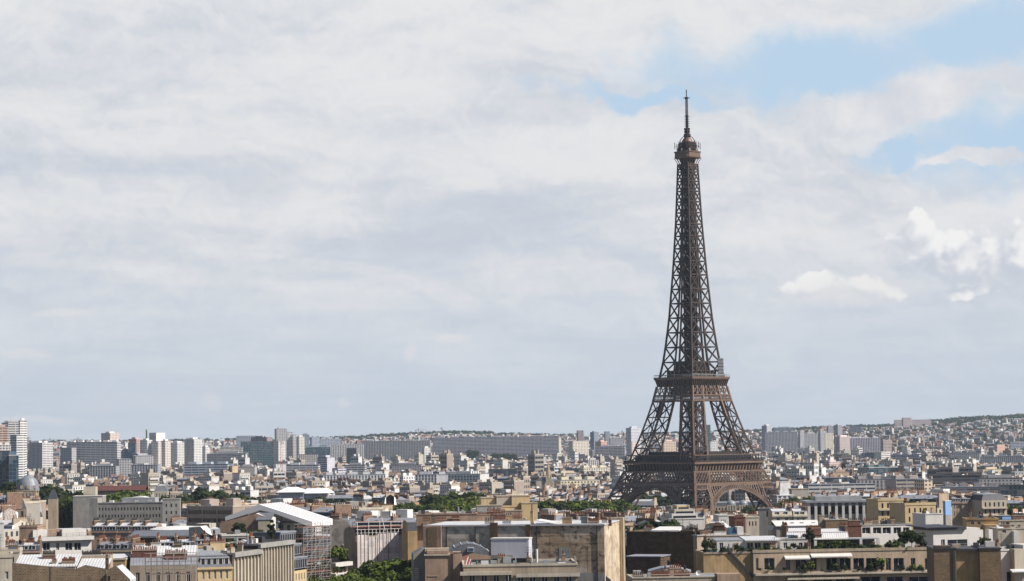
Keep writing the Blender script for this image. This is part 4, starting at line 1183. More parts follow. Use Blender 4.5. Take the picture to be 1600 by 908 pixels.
def scaffold(name, label, px0, px1, Y, top, depth, bays, lift=2.0, alpha=0.0, low=None, dense=1.0, planks=True, w=0.10, stairs=True, see=None):
    b = B(name, label, 'scaffold', px0, px1, Y, top, depth, alpha, occ=True, see=see)
    z0 = 0.0 if low is None else b.Z(low)
    n = int((b.H - z0) / lift)
    mb = MB()
    for i in range(bays + 1):
        x = b.W * i / bays
        for y in (0, depth): mb.beam((x, y, z0), (x, y, b.H + (0.9 if i % 2 else 0.2)), w, 'steel_pole')
    for j in range(n + 1):
        z = b.H - j * lift
        for y in (0, depth):
            mb.beam((0, y, z), (b.W, y, z), w * 0.8, 'steel_pole'); mb.beam((0, y, z + 1), (b.W, y, z + 1), w * 0.7, 'steel_pole')
        for i in range(bays + 1): mb.beam((b.W * i / bays, 0, z), (b.W * i / bays, depth, z), w * 0.8, 'steel_pole')
    for i in range(0, bays):
        for j in range(0, n, 1):
            if (i + j) % 3 == 0: mb.beam((b.W * i / bays, 0, b.H - (j + 1) * lift), (b.W * (i + 1) / bays, 0, b.H - j * lift), w * 0.7, 'steel_pole')
    b.part('frame', mb)
    for j in range(n + 1):
        if planks and j % 2 == 0:
            b.box('deck', 0.05, b.W - 0.05, 0.15, depth - 0.15, b.H - j * lift + 0.1, b.H - j * lift + 0.18, 'red_plank')
    return b
scaffold('scaffold', 'steel pole scaffold with rusty decks before the long rows of red chimney pots', 226, 307, 541, 872, 1.6, 9, 1.9, 3, low=908)
for a_ in (('house with ochre gable and a pot row, behind the scaffolded zinc roofs', 244, 304, 628, 857, 846, 11, 6, 'ochre_render', 'zinc_light'), ('low house with two dark pot rows, behind the broad ochre chimney stack', 150, 206, 640, 860, 848, 11, -4, 'limestone', 'zinc'), ('house with a slate slope and pots, left edge behind the small cream house', 8, 62, 640, 862, 850, 11, 8, 'pink_render', 'zinc_light'), ('narrow pot crowded house between corner house and pale curved wall', 304, 338, 640, 853, 843, 10, 10, 'yellow_render', 'zinc')):
    b = mhouse('zinc_roof_house', *a_[:8], a_[8], 'slate', a_[9], 4, 1, chims=((0.0, 1.0), (0.5, .7), (1.0, 1.0)), pots=9, cm='chimney_brick')
    for k in range(3): chim(b, a_[1] + 6 + k * 15, a_[1] + 16 + k * 15, a_[5] - 1.5 + k % 2, a_[5] + 3, 4.5, .9, ('ochre_render', 'chimney_brick', 'dark_stone')[k], ('clay_pot', 'dark_pot', 'clay_pot')[k], 7, .8, .16)
# corner house
b = mhouse('corner_house', 'yellow stone corner house with pale dormers in a grey mansard roof', 309, 363, 556, 887, 857, 13, 16, 'yellow_render', 'slate_grey', 'zinc', 5, 2, (False, True), chims=(), gable='limestone')
chim(b, 318, 326, 850, 862, 8, 0.8, 'limestone', 'clay_pot', 5); chim(b, 329, 352, 848, 856, 9, 0.9, 'yellow_render', 'clay_pot', 9)
mb = MB(); mb.box(b.U(322, 6), b.U(330, 6), 5, 9, b.H + 2.5, b.Z(853, 4, 6), 'limestone_pale', top='zinc'); mb.box(b.U(333, 6), b.U(337, 6), 5, 9, b.H + 2.5, b.Z(855, 6, 6), 'limestone_pale'); b.part('attic_wall', mb)
# finned facades along the avenue
def finned(label, px0, px1, Y, top, depth, alpha, bot):
    b = B('finned_building', label, 'office building', px0, px1, Y, top, depth, alpha)
    n = int(b.W / 1.9)
    ops = []
    for k in range(n):
        u = b.W * (k + 0.5) / n; z1 = b.H - 1.5
        ops.append((u - 0.32, u + 0.32, z1 - 8.2, z1)); ops.append((u - 0.32, u + 0.32, z1 - 18.0, z1 - 9.4))
    b.walls('limestone_pale', openings={'front': ops}, recess=0.7, trims=False, wall_of={'left': 'dark_stone'})
    mb = MB()
    for k in range(n + 1): mb.box(b.W * k / n - 0.16, b.W * k / n + 0.16, -0.55, 0.0, b.H - 19.5, b.H - 0.6, 'limestone_pale')
    b.part('fin_lattice', mb)
    b.flat_roof('paving', 0.5, 'concrete'); mb = MB(); mb.box(-0.3, b.W + 0.3, -0.9, -0.16, b.H - 0.6, b.H + 0.45, 'concrete'); b.part('cornice', mb)
    return b
fa = finned('pale office front with tall narrow fins, nearer of the two by the corner house', 363, 405, 566, 867, 9, 74, 908)
fb = finned('pale office front with tall narrow fins, farther of the two below the roof garden', 403, 456, 598, 853, 12, 74, 908)
tree(SHRUBD, 'dark bushes on the roof of the nearer finned office front', 352, 590, 846, 5.5, 1, base=None)
tree(SHRUBD, 'dark bush on the finned office roof, right of the corner house chimneys', 337, 596, 842, 4.5, 2)
b = B('penthouse', 'low brown penthouse with a pale roof edge among the roof garden trees', 'penthouse', 347, 404, 640, 838, 7, 14)
b.walls('concrete', openings={'front': wins(b, ((352, 366), (372, 384)), 841, 848)}); b.flat_roof('paving', 0.5, 'white_paint')
b = B('gable_house', 'brown rendered house end with a flat grey lean-to roof beneath the white tent', 'house', 344, 424, 668, 817, 9, -3)
pr = [(0, 0), (b.W, 0), (b.W, b.Z(811)), (b.U(400), b.Z(803)), (b.U(362), b.Z(812.5)), (0, b.Z(818))]
mb = MB(); mb.prism(pr, 0, 8, 'pink_render', side='white_metal'); b.part('wall', mb)
mb = MB(); slope(mb, b.U(402), b.U(426), -3, 4, b.Z(812, b.U(412), -3), b.Z(801, b.U(412), 4), 'slate_grey'); mb.box(b.U(406), b.U(425), -3, 4, 0, b.Z(813, b.U(412), -3) - 0.3, 'limestone_pale'); b.part('lean_to', mb)
for k, (px, Y, py, h, kd, lb) in enumerate(((374, 652, 816, 6.5, DARK, 'dark conifer on the roof garden left of the white tent gable'), (393, 648, 826, 5, SHRUBD, 'low dark bush in front of the brown house end on the roof garden'), (424.5, 634, 811.5, 8.5, CYP, 'slim dark cypress on the roof terrace below the white tent'), (404, 640, 826, 4.5, SHRUB, 'rounded bush on the roof garden left of the slim cypress'), (385, 626, 846, 4.0, SHRUB, 'leafy bush hanging over the roof edge above the finned office front'), (360, 630, 840, 4.0, SHRUBD, 'dark bush beside the low brown penthouse'))):
    tree(kd, lb, px, Y, py, h, k)
# slate house with stacked dormers
b = B('slate_house', 'yellow front under three stacked tiers of slate dormers, right of the finned offices', 'house', 455, 479, 634, 893, 12, 73)
b.walls('yellow_render', openings={'front': grid(b.W, b.H - 6, b.H - .4, 5, 2, 0.4, 0.62)}, parts=True)
z = b.H
for k, (h, ins) in enumerate(((3.6, 0.5), (3.5, 2.0), (3.3, 3.6))):
    mb = MB(); f = b.face('front')[1]
    mb.box(0, b.W, ins, 12, z + 0.01, z + h, 'slate_grey', top='zinc')
    mb.box(-0.1, b.W + 0.1, ins - 0.7, ins - 0.01, z + h - 0.4, z + h, 'zinc')
    rf = b.part('roof_tier', mb)
    for j in range(7):
        u = b.W * (j + 0.5) / 7; d = MB()
        d.box(u - 0.75, u + 0.75, ins - 0.55, ins - 0.01, z + 0.5, z + h - 0.5, 'zinc'); d.box(u - 0.5, u + 0.5, ins - 0.6, ins - 0.552, z + 0.7, z + h - 0.7, 'dark_glass'); b.part('dormer', d, rf)
    z += h
# white tent roof on scaffolding
b = B('tent_roof', 'large white tent roof stretched over a building site, ridge pointing away', 'tent roof', 352, 488, 690, 819, 22, -11, see=823)
ap = (b.U(405), b.Z(788, b.U(405)))
za, zb = b.Z(814, 0), b.Z(824.5, b.W, 0)
mb = MB()
pr = [(b.W, zb), (b.W, zb + 1.7), ap, (0, za + 1.2), (0, za)]
mb.poly([(x, 0, z) for x, z in [(0, za), (b.W * 0.4, za + 3.0), (b.W * .55, za + 2.2), (b.W, zb), (b.W, zb + 1.7), ap, (0, za + 1.2)]], 'tent_fabric')
mb.poly([(x, 22, z) for x, z in reversed([(0, za), (b.W, zb), (b.W, zb + 1.7), ap, (0, za + 1.2)])], 'tent_fabric')
for (p, q) in zip(pr, pr[1:]):
    n = 8
    for k in range(n):
        y0, y1 = 22 * k / n, 22 * (k + 1) / n - 0.06
        mb.poly([(p[0], y0, p[1]), (p[0], y1, p[1]), (q[0], y1, q[1]), (q[0], y0, q[1])], 'tent_fabric')
b.part('canopy', mb)
mb = MB()
for k in range(1, 8):
    y = 2.75 * k - 0.03
    for (p, q) in zip(pr, pr[1:]): mb.beam((p[0], y, p[1] + .04), (q[0], y, q[1] + .04), .14, 'grey_metal')
b.part('rafter_frame', mb)
mb = MB()
for k in range(6):
    for y in (0.4, 21.5):
        x = 0.5 + (b.W - 1) * k / 5; zt = za + (zb - za) * k / 5 + (2.0 if 0 < k < 4 else 0)
        mb.beam((x, y, 0), (x, y, zt), 0.25, 'steel_pole')
b.part('support_frame', mb)
b = B('gutted_house', 'dark gutted house under the white tent roof', 'house', 430, 476, 690, 838, 22, 40)
b.walls('dark_stone', openings={'front': grid(b.W, 5, b.H - 1, 5, 5, .4, .6)}, trims=False); b.flat_roof('slate', 0.6, 'dark_stone')
scaffold('scaffold', 'tall dense scaffold tower with rusty decks under the right corner of the white tent', 474, 516, 676, 825, 3.2, 7, 1.6, 62, w=0.10, see=905)
scaffold('scaffold', 'second layer of scaffold poles behind the tall tower under the white tent', 488, 517, 712, 823, 4.0, 5, 2.0, 20, w=0.10, see=905)
# gable wall, balconies, netted building
b = B('gable_wall_house', 'grey brown patched gable wall with chimney pots, between the white tent and the netted building', 'house', 516, 554, 742, 812, 12, -8)
pr = [(0, 0), (b.W, 0), (b.W, b.Z(838, b.W)), (b.U(543), b.Z(812.5, b.U(543))), (0, b.Z(812))]
mb = MB(); mb.prism(pr, 0, 11, 'grey_patch', side='slate_grey'); b.part('wall', mb)
chim(b, 517, 530, 806, 813, 1, 1.0, 'chimney_brick', 'clay_pot', 7); chim(b, 534, 544, 807, 813, 2, 1.0, 'white_paint', 'dark_pot', 5)
b = B('balcony_house', 'white house with planted balconies stepping along the avenue beside the scaffold tower', 'house', 517, 543, 700, 884, 10, 66)
b.walls('limestone', openings={'front': grid(b.W, b.H - 9, b.H - .4, 4, 3, .6, .7)}, parts=True); b.flat_roof('paving', 0.3)
for k in range(3):
    mb = MB(); z = b.H - 3.1 * k; mb.box(-0.3, b.W, -1.8, -0.01, z - 0.4, z + 0.75, 'white_paint'); b.part('balcony', mb)
for k, (px, Y, py) in enumerate(((522, 698, 858), (530, 708, 852), (537, 718, 864), (527, 694, 884), (535, 706, 880))):
    tree(SHRUBB if k < 3 else SHRUB, ('bright bush on the top balcony, nearest the scaffold tower', 'tall bright bush on the top balcony of the white balcony house', 'bush at the far end of the top white balcony', 'trailing plant on the lower white balcony near the scaffold tower', 'trailing plant at the far end of the lower white balcony')[k], px, Y, py, (4.6, 6.0, 3.8, 2.6, 2.6)[k], k)
b = mhouse('turret_house', 'narrow slate roofed house with one dormer beside the netted building', 543, 556, 738, 868, 849, 9, 30, 'yellow_render', 'slate', 'zinc', 1, 2, chims=())
b = B('netted_house', 'building wrapped in pale scaffold netting behind the green avenue trees', 'house under repair', 556, 637, 716, 836, 12, 22, see=890)
b.walls('limestone', openings={'front': grid(b.W, 6, b.H - .5, 6, 5, .4, .6)}, trims=False)
mb = MB(); mansard(mb, b.W, 12, b.H, 1.6, 0.8, 1.2, 'red_brick', 'red_plank', 'limestone'); b.part('roof', mb)
for (p0, p1, t) in ((557, 574, 836), (575, 589, 839), (590, 606, 834), (607, 622, 833), (623, 637, 836)):
    u0, u1 = b.U(p0, -1.4), b.U(p1, -1.4)
    b.box('netting', u0, u1, -1.5, -1.4, 2.0, b.Z(t, u0, -1.4), 'net_fabric')
mb = MB()
for k in range(15):
    x = b.W * k / 14
    mb.beam((x, -1.62, 2), (x, -1.62, b.H + (4.0 if k % 3 == 0 else 1.6)), 0.13, 'white_metal'); mb.beam((x, 3, b.H), (x, 3, b.H + 4.2), 0.11, 'steel_pole')
for z in (0.6, 1.6, 2.7, 3.8):
    mb.beam((-0.5, -1.2, b.H + z), (b.W + .5, -1.2, b.H + z), 0.12, 'white_metal'); mb.beam((-0.5, 3, b.H + z), (b.W + .5, 3, b.H + z), 0.10, 'steel_pole')
for x in (0, b.W * .33, b.W * .66, b.W): mb.beam((x, -1.2, b.H + 3.6), (x, 3, b.H + 3.6), 0.1, 'steel_pole')
mb.beam((b.W * 0.55, -1.2, b.H + 0.4), (b.W * 0.48, -1.0, b.H + 5.2), 0.16, 'white_metal'); b.part('scaffold_frame', mb)
for z in (1.7, 3.9): b.box('deck', 0, b.W, -1.1, 2.8, b.H + z - 0.1, b.H + z, 'red_plank')
for k, (px, Y, py, h) in enumerate(((508, 640, 900, 15), (527, 650, 893, 15), (548, 655, 889, 16), (566, 668, 884, 16), (585, 672, 878, 17), (602, 664, 868, 19), (618, 676, 865, 20), (632, 660, 871, 18), (642, 640, 884, 15), (575, 640, 897, 15), (610, 640, 886, 16))):
    tree(NEAR, ('bright green avenue tree at the foot of the tall scaffold tower', 'avenue tree before the white balconies', 'avenue tree below the narrow slate house', 'avenue tree at the left corner of the netted building', 'avenue tree before the middle of the netted building', 'tall avenue tree before the netted building, left of the tallest', 'tallest avenue tree, before the right half of the netted building', 'avenue tree at the right end of the netted building', 'avenue tree close to the pale sloping wall', 'front avenue tree at the lower edge, left of centre of the row', 'front avenue tree at the lower edge, before the tallest')[k], px, Y, py, h, k, 'green avenue trees')
# rendered walls left of the big patched wall
b = B('render_house', 'pinkish grey house rising behind the left end of the big patched wall', 'house', 651, 746, 712, 805, 12, 3)
b.walls('pink_render'); b.flat_roof('zinc', 0.3, 'pink_render')
chim(b, 661, 672, 813, 820, -1.6, 0.8, 'pink_render', 'clay_pot', 6, 0.9, .16); chim(b, 673, 681, 810, 820, -1.6, 0.9, 'chimney_brick', 'dark_pot', 4, 0.9); chim(b, 682, 697, 813, 820, -1.6, 0.8, 'pink_render', 'clay_pot', 7, .9, .16)
chim(b, 706, 718, 811, 820, -1.4, 1.6, 'red_brick', 'clay_pot', 7, 1.0)
b = B('slate_house', 'small dark slate dormer house tucked between the netted building and the pinkish house', 'house', 637, 652, 700, 830, 10, 12)
b.walls('ochre_render'); mb = MB(); mansard(mb, b.W, 10, b.H, 2.6, 0.5, 1.0, 'slate', 'zinc', 'ochre_render'); b.part('roof', mb)
b = B('patched_building', 'long building with a big patched brown party wall and sunlit cream end', 'building', 662, 968, 640, 820.5, alpha=80, split=944, see=905)
W, D, H = b.W, b.D, b.H
mb = MB(); f = b.face('left')[1]
def lf(p0, p1, m, d=0.0, z0=0.0, z1=H):
    a, c = D - b.V(p0), D - b.V(p1)
    mb.poly([f(a, d, z0), f(c, d, z0), f(c, d, z1), f(a, d, z1)], m, uv=[(a, z0), (c, z0), (c, z1), (a, z1)])
lf(662, 690, 'pink_render'); lf(690, 766, 'grey_patch'); lf(766, 828, 'grey_patch'); lf(828, 944, 'brown_patch')
g_ = b.face('front')[1]
mb.poly([g_(0, 0, 0), g_(W, 0, 0), g_(W, 0, H), g_(0, 0, H)], 'sunlit_patch', uv=[(0, 0), (W, 0), (W, H), (0, H)])
mb.box(0.05, W - .05, 0.05, D - .05, 0, H - 0.3, 'limestone', bottom=False); b.part('wall', mb)
def onleft(name, p0, p1, d0, d1, z0, z1, m, parent=None):
    y0, y1 = b.V(p1), b.V(p0)
    return b.box(name, -d1, -d0, y0, y1, z0, z1, m, parent=parent)
onleft('pilaster', 662, 690, 0.01, 0.9, b.Z(858, 0, D), H + 0.1, 'pink_render'); onleft('panel', 669, 684, 0.91, 0.98, b.Z(854, 0, D), b.Z(824, 0, D), 'brown_brick')
onleft('ledge', 660, 694, 0.0, 1.5, b.Z(861, 0, D), b.Z(858, 0, D), 'pink_render')
onleft('flue', 766, 778, 0.01, 0.5, 0, H + 0.9, 'dark_stone'); onleft('flue', 822, 828.5, 0.01, 0.4, 0, H + .3, 'dark_stone')
mb = MB()
for zz in (824.5, 837, 849.5, 862, 876): mb.box(-.012, -.004, b.V(943), b.V(829.5), b.Z(zz) - .03, b.Z(zz) + .03, 'dark_stone')
for px in (858, 889, 917): mb.box(-.010, -.003, b.V(px) - .03, b.V(px) + .03, 2, H - .3, 'dark_stone')
b.part('render_joint_grid', mb)
for px, w in ((697, .16), (742, .2), (838, .14), (932, .18)): onleft('drainpipe', px, px + 1.2, .02, .25, 3, H - .2, 'dark_metal')
onleft('repair_patch', 873, 891, 0.01, 0.06, b.Z(872), b.Z(855), 'concrete'); onleft('lower_band', 902, 944, 0.01, 0.08, 0, b.Z(895), 'concrete')
mb = MB(); mb.box(-0.35, W + 0.1, -0.2, D + .2, H - 0.05, H + 0.2, 'zinc_light'); mb.box(-0.1, 0.3, 0, D, H + .2, H + .34, 'zinc'); b.part('roof', mb)
mb = MB(); mb.box(W - 0.2, W + 3.6, -1.0, 4, 0, H + 0.9, 'limestone'); mb.box(W - .9, W - 0.22, -0.5, 0.0, 0, H + 0.3, 'ochre_render'); b.part('chimney_breast', mb)
def roofchim(p0, p1, pt, pb, dv, m, pot, n, ph=0.9, name='chimney', r=0.2):
    y0, y1 = b.V(p1), b.V(p0); k = MB()
    ym = (y0 + y1) / 2
    chimney_mesh(k, dv, dv + 0.9, y0, y1, b.Z(pb, dv, ym) - .5, b.Z(pt, dv, ym), m, pot, n, ph, r); return b.part(name, k)
roofchim(751, 766, 815, 820, 6, 'white_paint', 'dark_pot', 4); roofchim(780, 794, 814, 819, 5, 'zinc_light', 'dark_pot', 1, .3)
roofchim(825, 829.5, 799, 819, 4, 'ochre_render', 'clay_pot', 1, 1.6); roofchim(874, 889, 809, 819, 5, 'ochre_render', 'dark_pot', 3, .8); roofchim(877, 884, 800, 812, 8, 'chimney_brick', 'dark_pot', 2, .8)
roofchim(902, 912, 808, 819, 7, 'slate_grey', 'dark_pot', 2, .6); roofchim(914, 931, 815, 819, 6, 'pink_render', 'clay_pot', 9, .9); roofchim(934, 942, 813, 819, 8, 'white_paint', 'clay_pot', 4, .8); roofchim(944, 949, 812, 819, 8, 'red_brick', 'clay_pot', 3, .8)
mb = MB(); y0, y1 = b.V(870), b.V(834); slope(mb, 3, 12, y0, y1, H + 0.3, H + 1.4, 'white_metal'); b.part('skylight', mb)
# lower pink walls, curved zinc roof
b = B('pink_house', 'pink rendered stair block with stepped stone caps below the patched wall', 'house', 664, 722, 585, 869, 12, 2, see=908)
b.walls('pink_render', z1=b.Z(866)); mb = MB()
mb.box(-0.2, b.U(703), -0.3, 6, b.Z(868.5), b.Z(866.5), 'limestone_pale'); mb.box(0.5, b.U(700), 1.5, 7, b.Z(866), b.Z(861), 'pink_render', top='limestone_pale'); mb.box(b.U(664), b.U(702), 3, 8, b.Z(866), b.Z(857.5, 0, 3), 'limestone'); b.part('stepped_cap', mb)
mb = MB(); mb.box(b.U(708), b.U(719.5), -0.5, 3, 0, b.Z(864), 'pink_render'); mb.box(b.U(707.5), b.U(720), -0.6, 3.1, b.Z(864), b.Z(863), 'limestone'); b.part('chimney_breast', mb)
mb = MB(); mb.box(b.U(668), b.U(684), -0.12, -0.01, b.Z(901), b.Z(899.5), 'limestone'); b.part('ledge', mb)
b = B('curved_roof_house', 'pink gabled house under a curved dark zinc roof against the patched wall', 'house', 720, 767, 596, 868, 16, 3)
pr = [(0, 0), (b.W, 0), (b.W, b.Z(870)), (b.U(738), b.Z(865)), (0, b.Z(871))]
mb = MB(); mb.prism(pr, 0, 0.6, 'pink_render', side='limestone'); b.part('wall', mb)
mb = MB(); u0, u1 = b.U(700), b.U(764); arc = []
for k in range(13):
    t = k / 12; arc.append((u1 + (u0 - u1) * t, b.Z(869) + (b.Z(849, 0, 4) - b.Z(869)) * math.sin(math.pi * (0.08 + 0.84 * t)) ** 0.8))
mb.prism([(u0, 4), (u1, 4)] + arc, 1.5, 14, 'slate_grey', side='slate_grey')
for k in range(0, 12, 2):
    p, q = arc[k], arc[k + 1]; mb.beam((p[0], 1.4, p[1] + .05), (p[0], 14, p[1] + .05), 0.16, 'zinc_light')
rf = b.part('roof', mb); mb = MB(); mb.box(b.U(731), b.U(741), 0.9, 3.5, b.Z(863), b.Z(856), 'zinc_light', top='white_metal'); mb.box(b.U(732), b.U(740), .85, .9, b.Z(862), b.Z(857), 'blue_glass'); b.part('skylight', mb, rf)
b = B('sloping_wall', 'pale grey wall sloping down beside the avenue trees', 'wall', 644, 666, 592, 866, 9, 6)
mb = MB(); mb.prism([(0, 0), (b.W, 0), (b.W, b.Z(858)), (b.U(660), b.Z(858)), (0.3, b.Z(866))], 0, 8, 'concrete', side='slate_grey'); b.part('wall', mb)
mb = MB(); 
for k in range(6): mb.box(b.U(648), b.U(654), -1.0, -0.01, b.Z(904 - k * 3), b.Z(902.6 - k * 3), 'white_paint')
b.part('louvre_slat', mb)
# white rooftop box and terrace
b = B('rooftop_box', 'white rooftop box with an open dark underside on the flat terrace roof', 'rooftop cabin', 767, 831, 582, 842.5, alpha=80, split=826, base=P(800, 886, 582).z, see=885)
W, D, H = b.W, b.D, b.H; zb = b.Z(872)
mb = MB(); mb.box(0, W, 0, D, zb, H, 'shaded_white', top='white_paint'); b.part('body', mb)
b.box('step_panel', -0.05, 0.0, b.V(801), D - .1, b.Z(873), b.Z(867), 'concrete')
b.box('rim', -0.12, W + .12, -0.12, D + .12, H + 0.004, H + 0.3, 'white_paint'); b.box('underside', 0.3, W - .3, 0.5, D - .4, 0.0, zb - 0.01, 'dark_metal')  # dark block fills the open space below, standing in for its shade
for t in (0.15, D * .35, D * .7, D - .15): b.box('post', 0.0, 0.22, t - .1, t + .1, 0, zb - .012, 'white_metal')
b.box('corner_post', W - .7, W, -.1, .35, -0.4, zb - .013, 'white_paint')
b = B('terrace_building', 'flat roofed building with a cluttered pale terrace and railing below the white rooftop box', 'building', 724, 902, 566, 886, 22, 2, see=908)
b.walls('limestone', openings={'front': grid(b.W, b.H - 5, b.H - 1, 9, 1, .5, .6)}, parts=True); b.flat_roof('paving', 0.5, 'limestone_pale')
mb = MB(); mb.box(-.8, b.U(800), -1.3, -.2, b.Z(899), b.Z(893.5), 'limestone_pale'); mb.box(b.U(806), b.W + .5, -1.6, -.2, b.Z(903), b.Z(897), 'limestone_pale', top='paving'); b.part('cornice', mb)
railing(b, b.U(831), b.U(899), 9, b.H, b.Z(878, b.U(860), 9) - b.H, 2.0, 'steel_pole', 3, 0.08)
railing(b, 9, 1, b.U(899, 5), b.H, 1.8, 2.0, 'steel_pole', 3, 0.08, axis='y')
railing(b, b.U(735), b.U(768), 8, b.H, 1.3, 1.6, 'dark_metal', 2, 0.06)
mb = MB(); u = b.U(842); mb.cyl(u, 11, b.H, b.Z(858, u, 11), .32, .32, 8, 'zinc_light'); b.part('vent_pipe', mb)
mb = MB(); u = b.U(834)
for dx in (-.35, .35): mb.beam((u + dx, 11.5, b.H), (u + dx, 11.5, b.Z(858, u, 11)), .09, 'white_metal')
for k in range(12): mb.beam((u - .35, 11.5, b.H + .35 * k), (u + .35, 11.5, b.H + .35 * k), .06, 'white_metal')
b.part('ladder', mb)
mb = MB(); mb.box(b.U(773), b.U(781), 2, 3.5, b.H, b.Z(892, 8, 2), 'dark_metal', top='white_metal'); b.part('roof_vent', mb)
for k, (px, w, m) in enumerate(((728, 1.6, 'white_metal'), (736, 1.2, 'grey_metal'), (752, 1.8, 'white_metal'), (812, 2.4, 'limestone'), (822, 1.2, 'dark_metal'), (850, 1.5, 'grey_metal'), (872, 1.8, 'white_metal'))):
    mb = MB(); u = b.U(px, 3); mb.box(u, u + w, 3 + k % 3, 4.2 + k % 3, b.H, b.H + .5 + .3 * (k % 3), m); b.part('roof_vent', mb)
mb = MB()
for k in range(5): mb.beam((b.U(722 + k * 3), 1 + k * .5, b.H - 1.5 + k * .4), (b.U(730 + k * 2), 3, b.H + 2.6 - k * .3), .16, 'white_metal' if k % 2 else 'crane_red')
b.part('pipe_bundle_frame', mb)
# yellow block behind the patched wall and the red pot roofs before it
b = B('yellow_block', 'pale yellow stepped apartment block behind the patched wall', 'apartment block', 751, 838, 820, 793, 14, 6)
b.walls('yellow_render', openings={'front': wins(b, ((755, 760), (764, 769), (783, 788)), 796, 803)}, trims=False); b.flat_roof('zinc', .5, 'yellow_render')
for (p0, p1, t, y0, y1, m) in ((752, 775, 779, 4, 12, 'yellow_render'), (776, 799.5, 776.5, 3, 12, 'limestone_pale'), (800, 828, 776, 1, 12, 'yellow_render'), (815, 840, 787, -3, 1, 'yellow_render'), (785, 816, 799, -5, 0, 'pink_render'), (745, 785, 791, -4, 0, 'concrete')):
    u0, u1 = b.U(p0, y0), b.U(p1, y0); mb = MB(); z = b.Z(t, u0, y0); mb.box(u0, u1, y0, y1, 0 if y0 < 1 else b.H, z, m, top='limestone_pale'); mb.box(u0 - .1, u1 + .1, y0 - .12, y1, z, z + .35, 'limestone'); b.part('wing', mb)
for px in (767, 790, 808): b.box('lift_vent', b.U(px, 6), b.U(px + 4, 6), 6, 8, b.H, b.Z(773.5, 10, 6), 'limestone_pale')
b = B('pot_roof_house', 'house crowded with red chimney pots in front of the pale yellow block', 'house', 726, 824, 722, 815, 13, 2)
b.walls('pink_render'); b.flat_roof('zinc_light', .4, 'limestone')
chim(b, 742, 766, 805, 813, 4, 1.0, 'pink_render', 'clay_pot', 11, .9, .17); chim(b, 761, 768, 800, 812, 7, 1.2, 'red_brick', 'clay_pot', 3, 1); chim(b, 768, 783, 800, 810, 8, 1.0, 'red_brick', 'clay_pot', 7, 1, .17); chim(b, 771, 790, 804, 815, 2, 1.2, 'red_brick', 'clay_pot', 8, 1.1, .18); chim(b, 801, 816, 812, 818, 1, 1.6, 'limestone', 'clay_pot', 7, 1.3, .17); chim(b, 790, 800, 806, 812, 6, 1.2, 'ochre_render', 'dark_pot', 3, .8)
# dark stone wall, pillar, lean-to roofs
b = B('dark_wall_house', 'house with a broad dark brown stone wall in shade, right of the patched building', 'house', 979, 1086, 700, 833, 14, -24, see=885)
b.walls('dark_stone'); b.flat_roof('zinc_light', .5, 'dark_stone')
mb = MB(); slope(mb, b.U(1018, 2), b.U(1062, 2), 1.2, 9, b.H + .8, b.H + 1.6, 'white_metal'); b.part('skylight', mb)
chim(b, 1064, 1083, 829, 834, 1, 1.2, 'dark_stone', 'dark_pot', 9, 1.1, .2)
b = B('chimney_stack_house', 'tall cream chimney stack with dark pots at the edge of the dark stone wall', 'chimney stack', 1083, 1099, 640, 838, alpha=52, split=1089)
b.walls('limestone'); b.box('cap', -.3, b.W + .3, -.3, b.D + .3, b.H + .005, b.H + .35, 'concrete')
for k in range(5): 
    mb = MB(); mb.cyl(b.W * .5, b.D * (k + .5) / 5, b.H + .35, b.H + 1.3, .2, .16, 6, 'dark_pot'); b.part('chimney_pot', mb)
b = B('ochre_house', 'ochre rendered house wall with a black pipe slanting down it', 'house', 1099, 1177, 622, 866, 14, 4, see=908)
b.walls('ochre_render'); b.flat_roof('paving', .5, 'limestone')
mb = MB(); mb.beam((b.U(1139), -.2, b.Z(861)), (b.U(1181), -.2, b.Z(907, b.W)), .5, 'dark_metal'); mb.box(b.U(1138), b.U(1139.6), -.25, -.01, b.Z(868), b.H + 2.6, 'dark_metal'); b.part('pipe', mb)
chim(b, 1128, 1139, 858, 866, .2, 1.0, 'ochre_render', 'dark_pot', 3, .6)
b = B('zinc_shed', 'low blue grey zinc roof in the shade before the dark stone wall', 'shed', 1012, 1080, 600, 893, 10, -4)
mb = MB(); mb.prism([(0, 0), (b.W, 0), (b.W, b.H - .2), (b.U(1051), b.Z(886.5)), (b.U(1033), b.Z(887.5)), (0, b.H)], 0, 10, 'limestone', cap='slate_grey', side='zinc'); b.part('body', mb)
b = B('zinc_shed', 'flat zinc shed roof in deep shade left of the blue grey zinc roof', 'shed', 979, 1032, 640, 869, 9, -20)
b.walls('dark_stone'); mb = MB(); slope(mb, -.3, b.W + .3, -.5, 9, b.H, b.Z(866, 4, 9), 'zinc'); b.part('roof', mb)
b = B('pot_row_house', 'low roof with rusty chimney pot rows at the lower edge before the zinc sheds', 'house', 988, 1136, 555, 904, 12, 3)
b.walls('limestone'); b.flat_roof('zinc', .3)
chim(b, 1018, 1046, 899, 905, 2, .9, 'red_brick', 'clay_pot', 13, .8, .17); chim(b, 1054, 1078, 898, 905, 3, .9, 'red_brick', 'clay_pot', 9, .7, .17); chim(b, 990, 1006, 900, 906, 2, .9, 'limestone', 'dark_pot', 5, .8); 
b.box('attic_wall', b.U(1120), b.U(1156), -1, 4, 0, b.Z(899), 'pink_render')
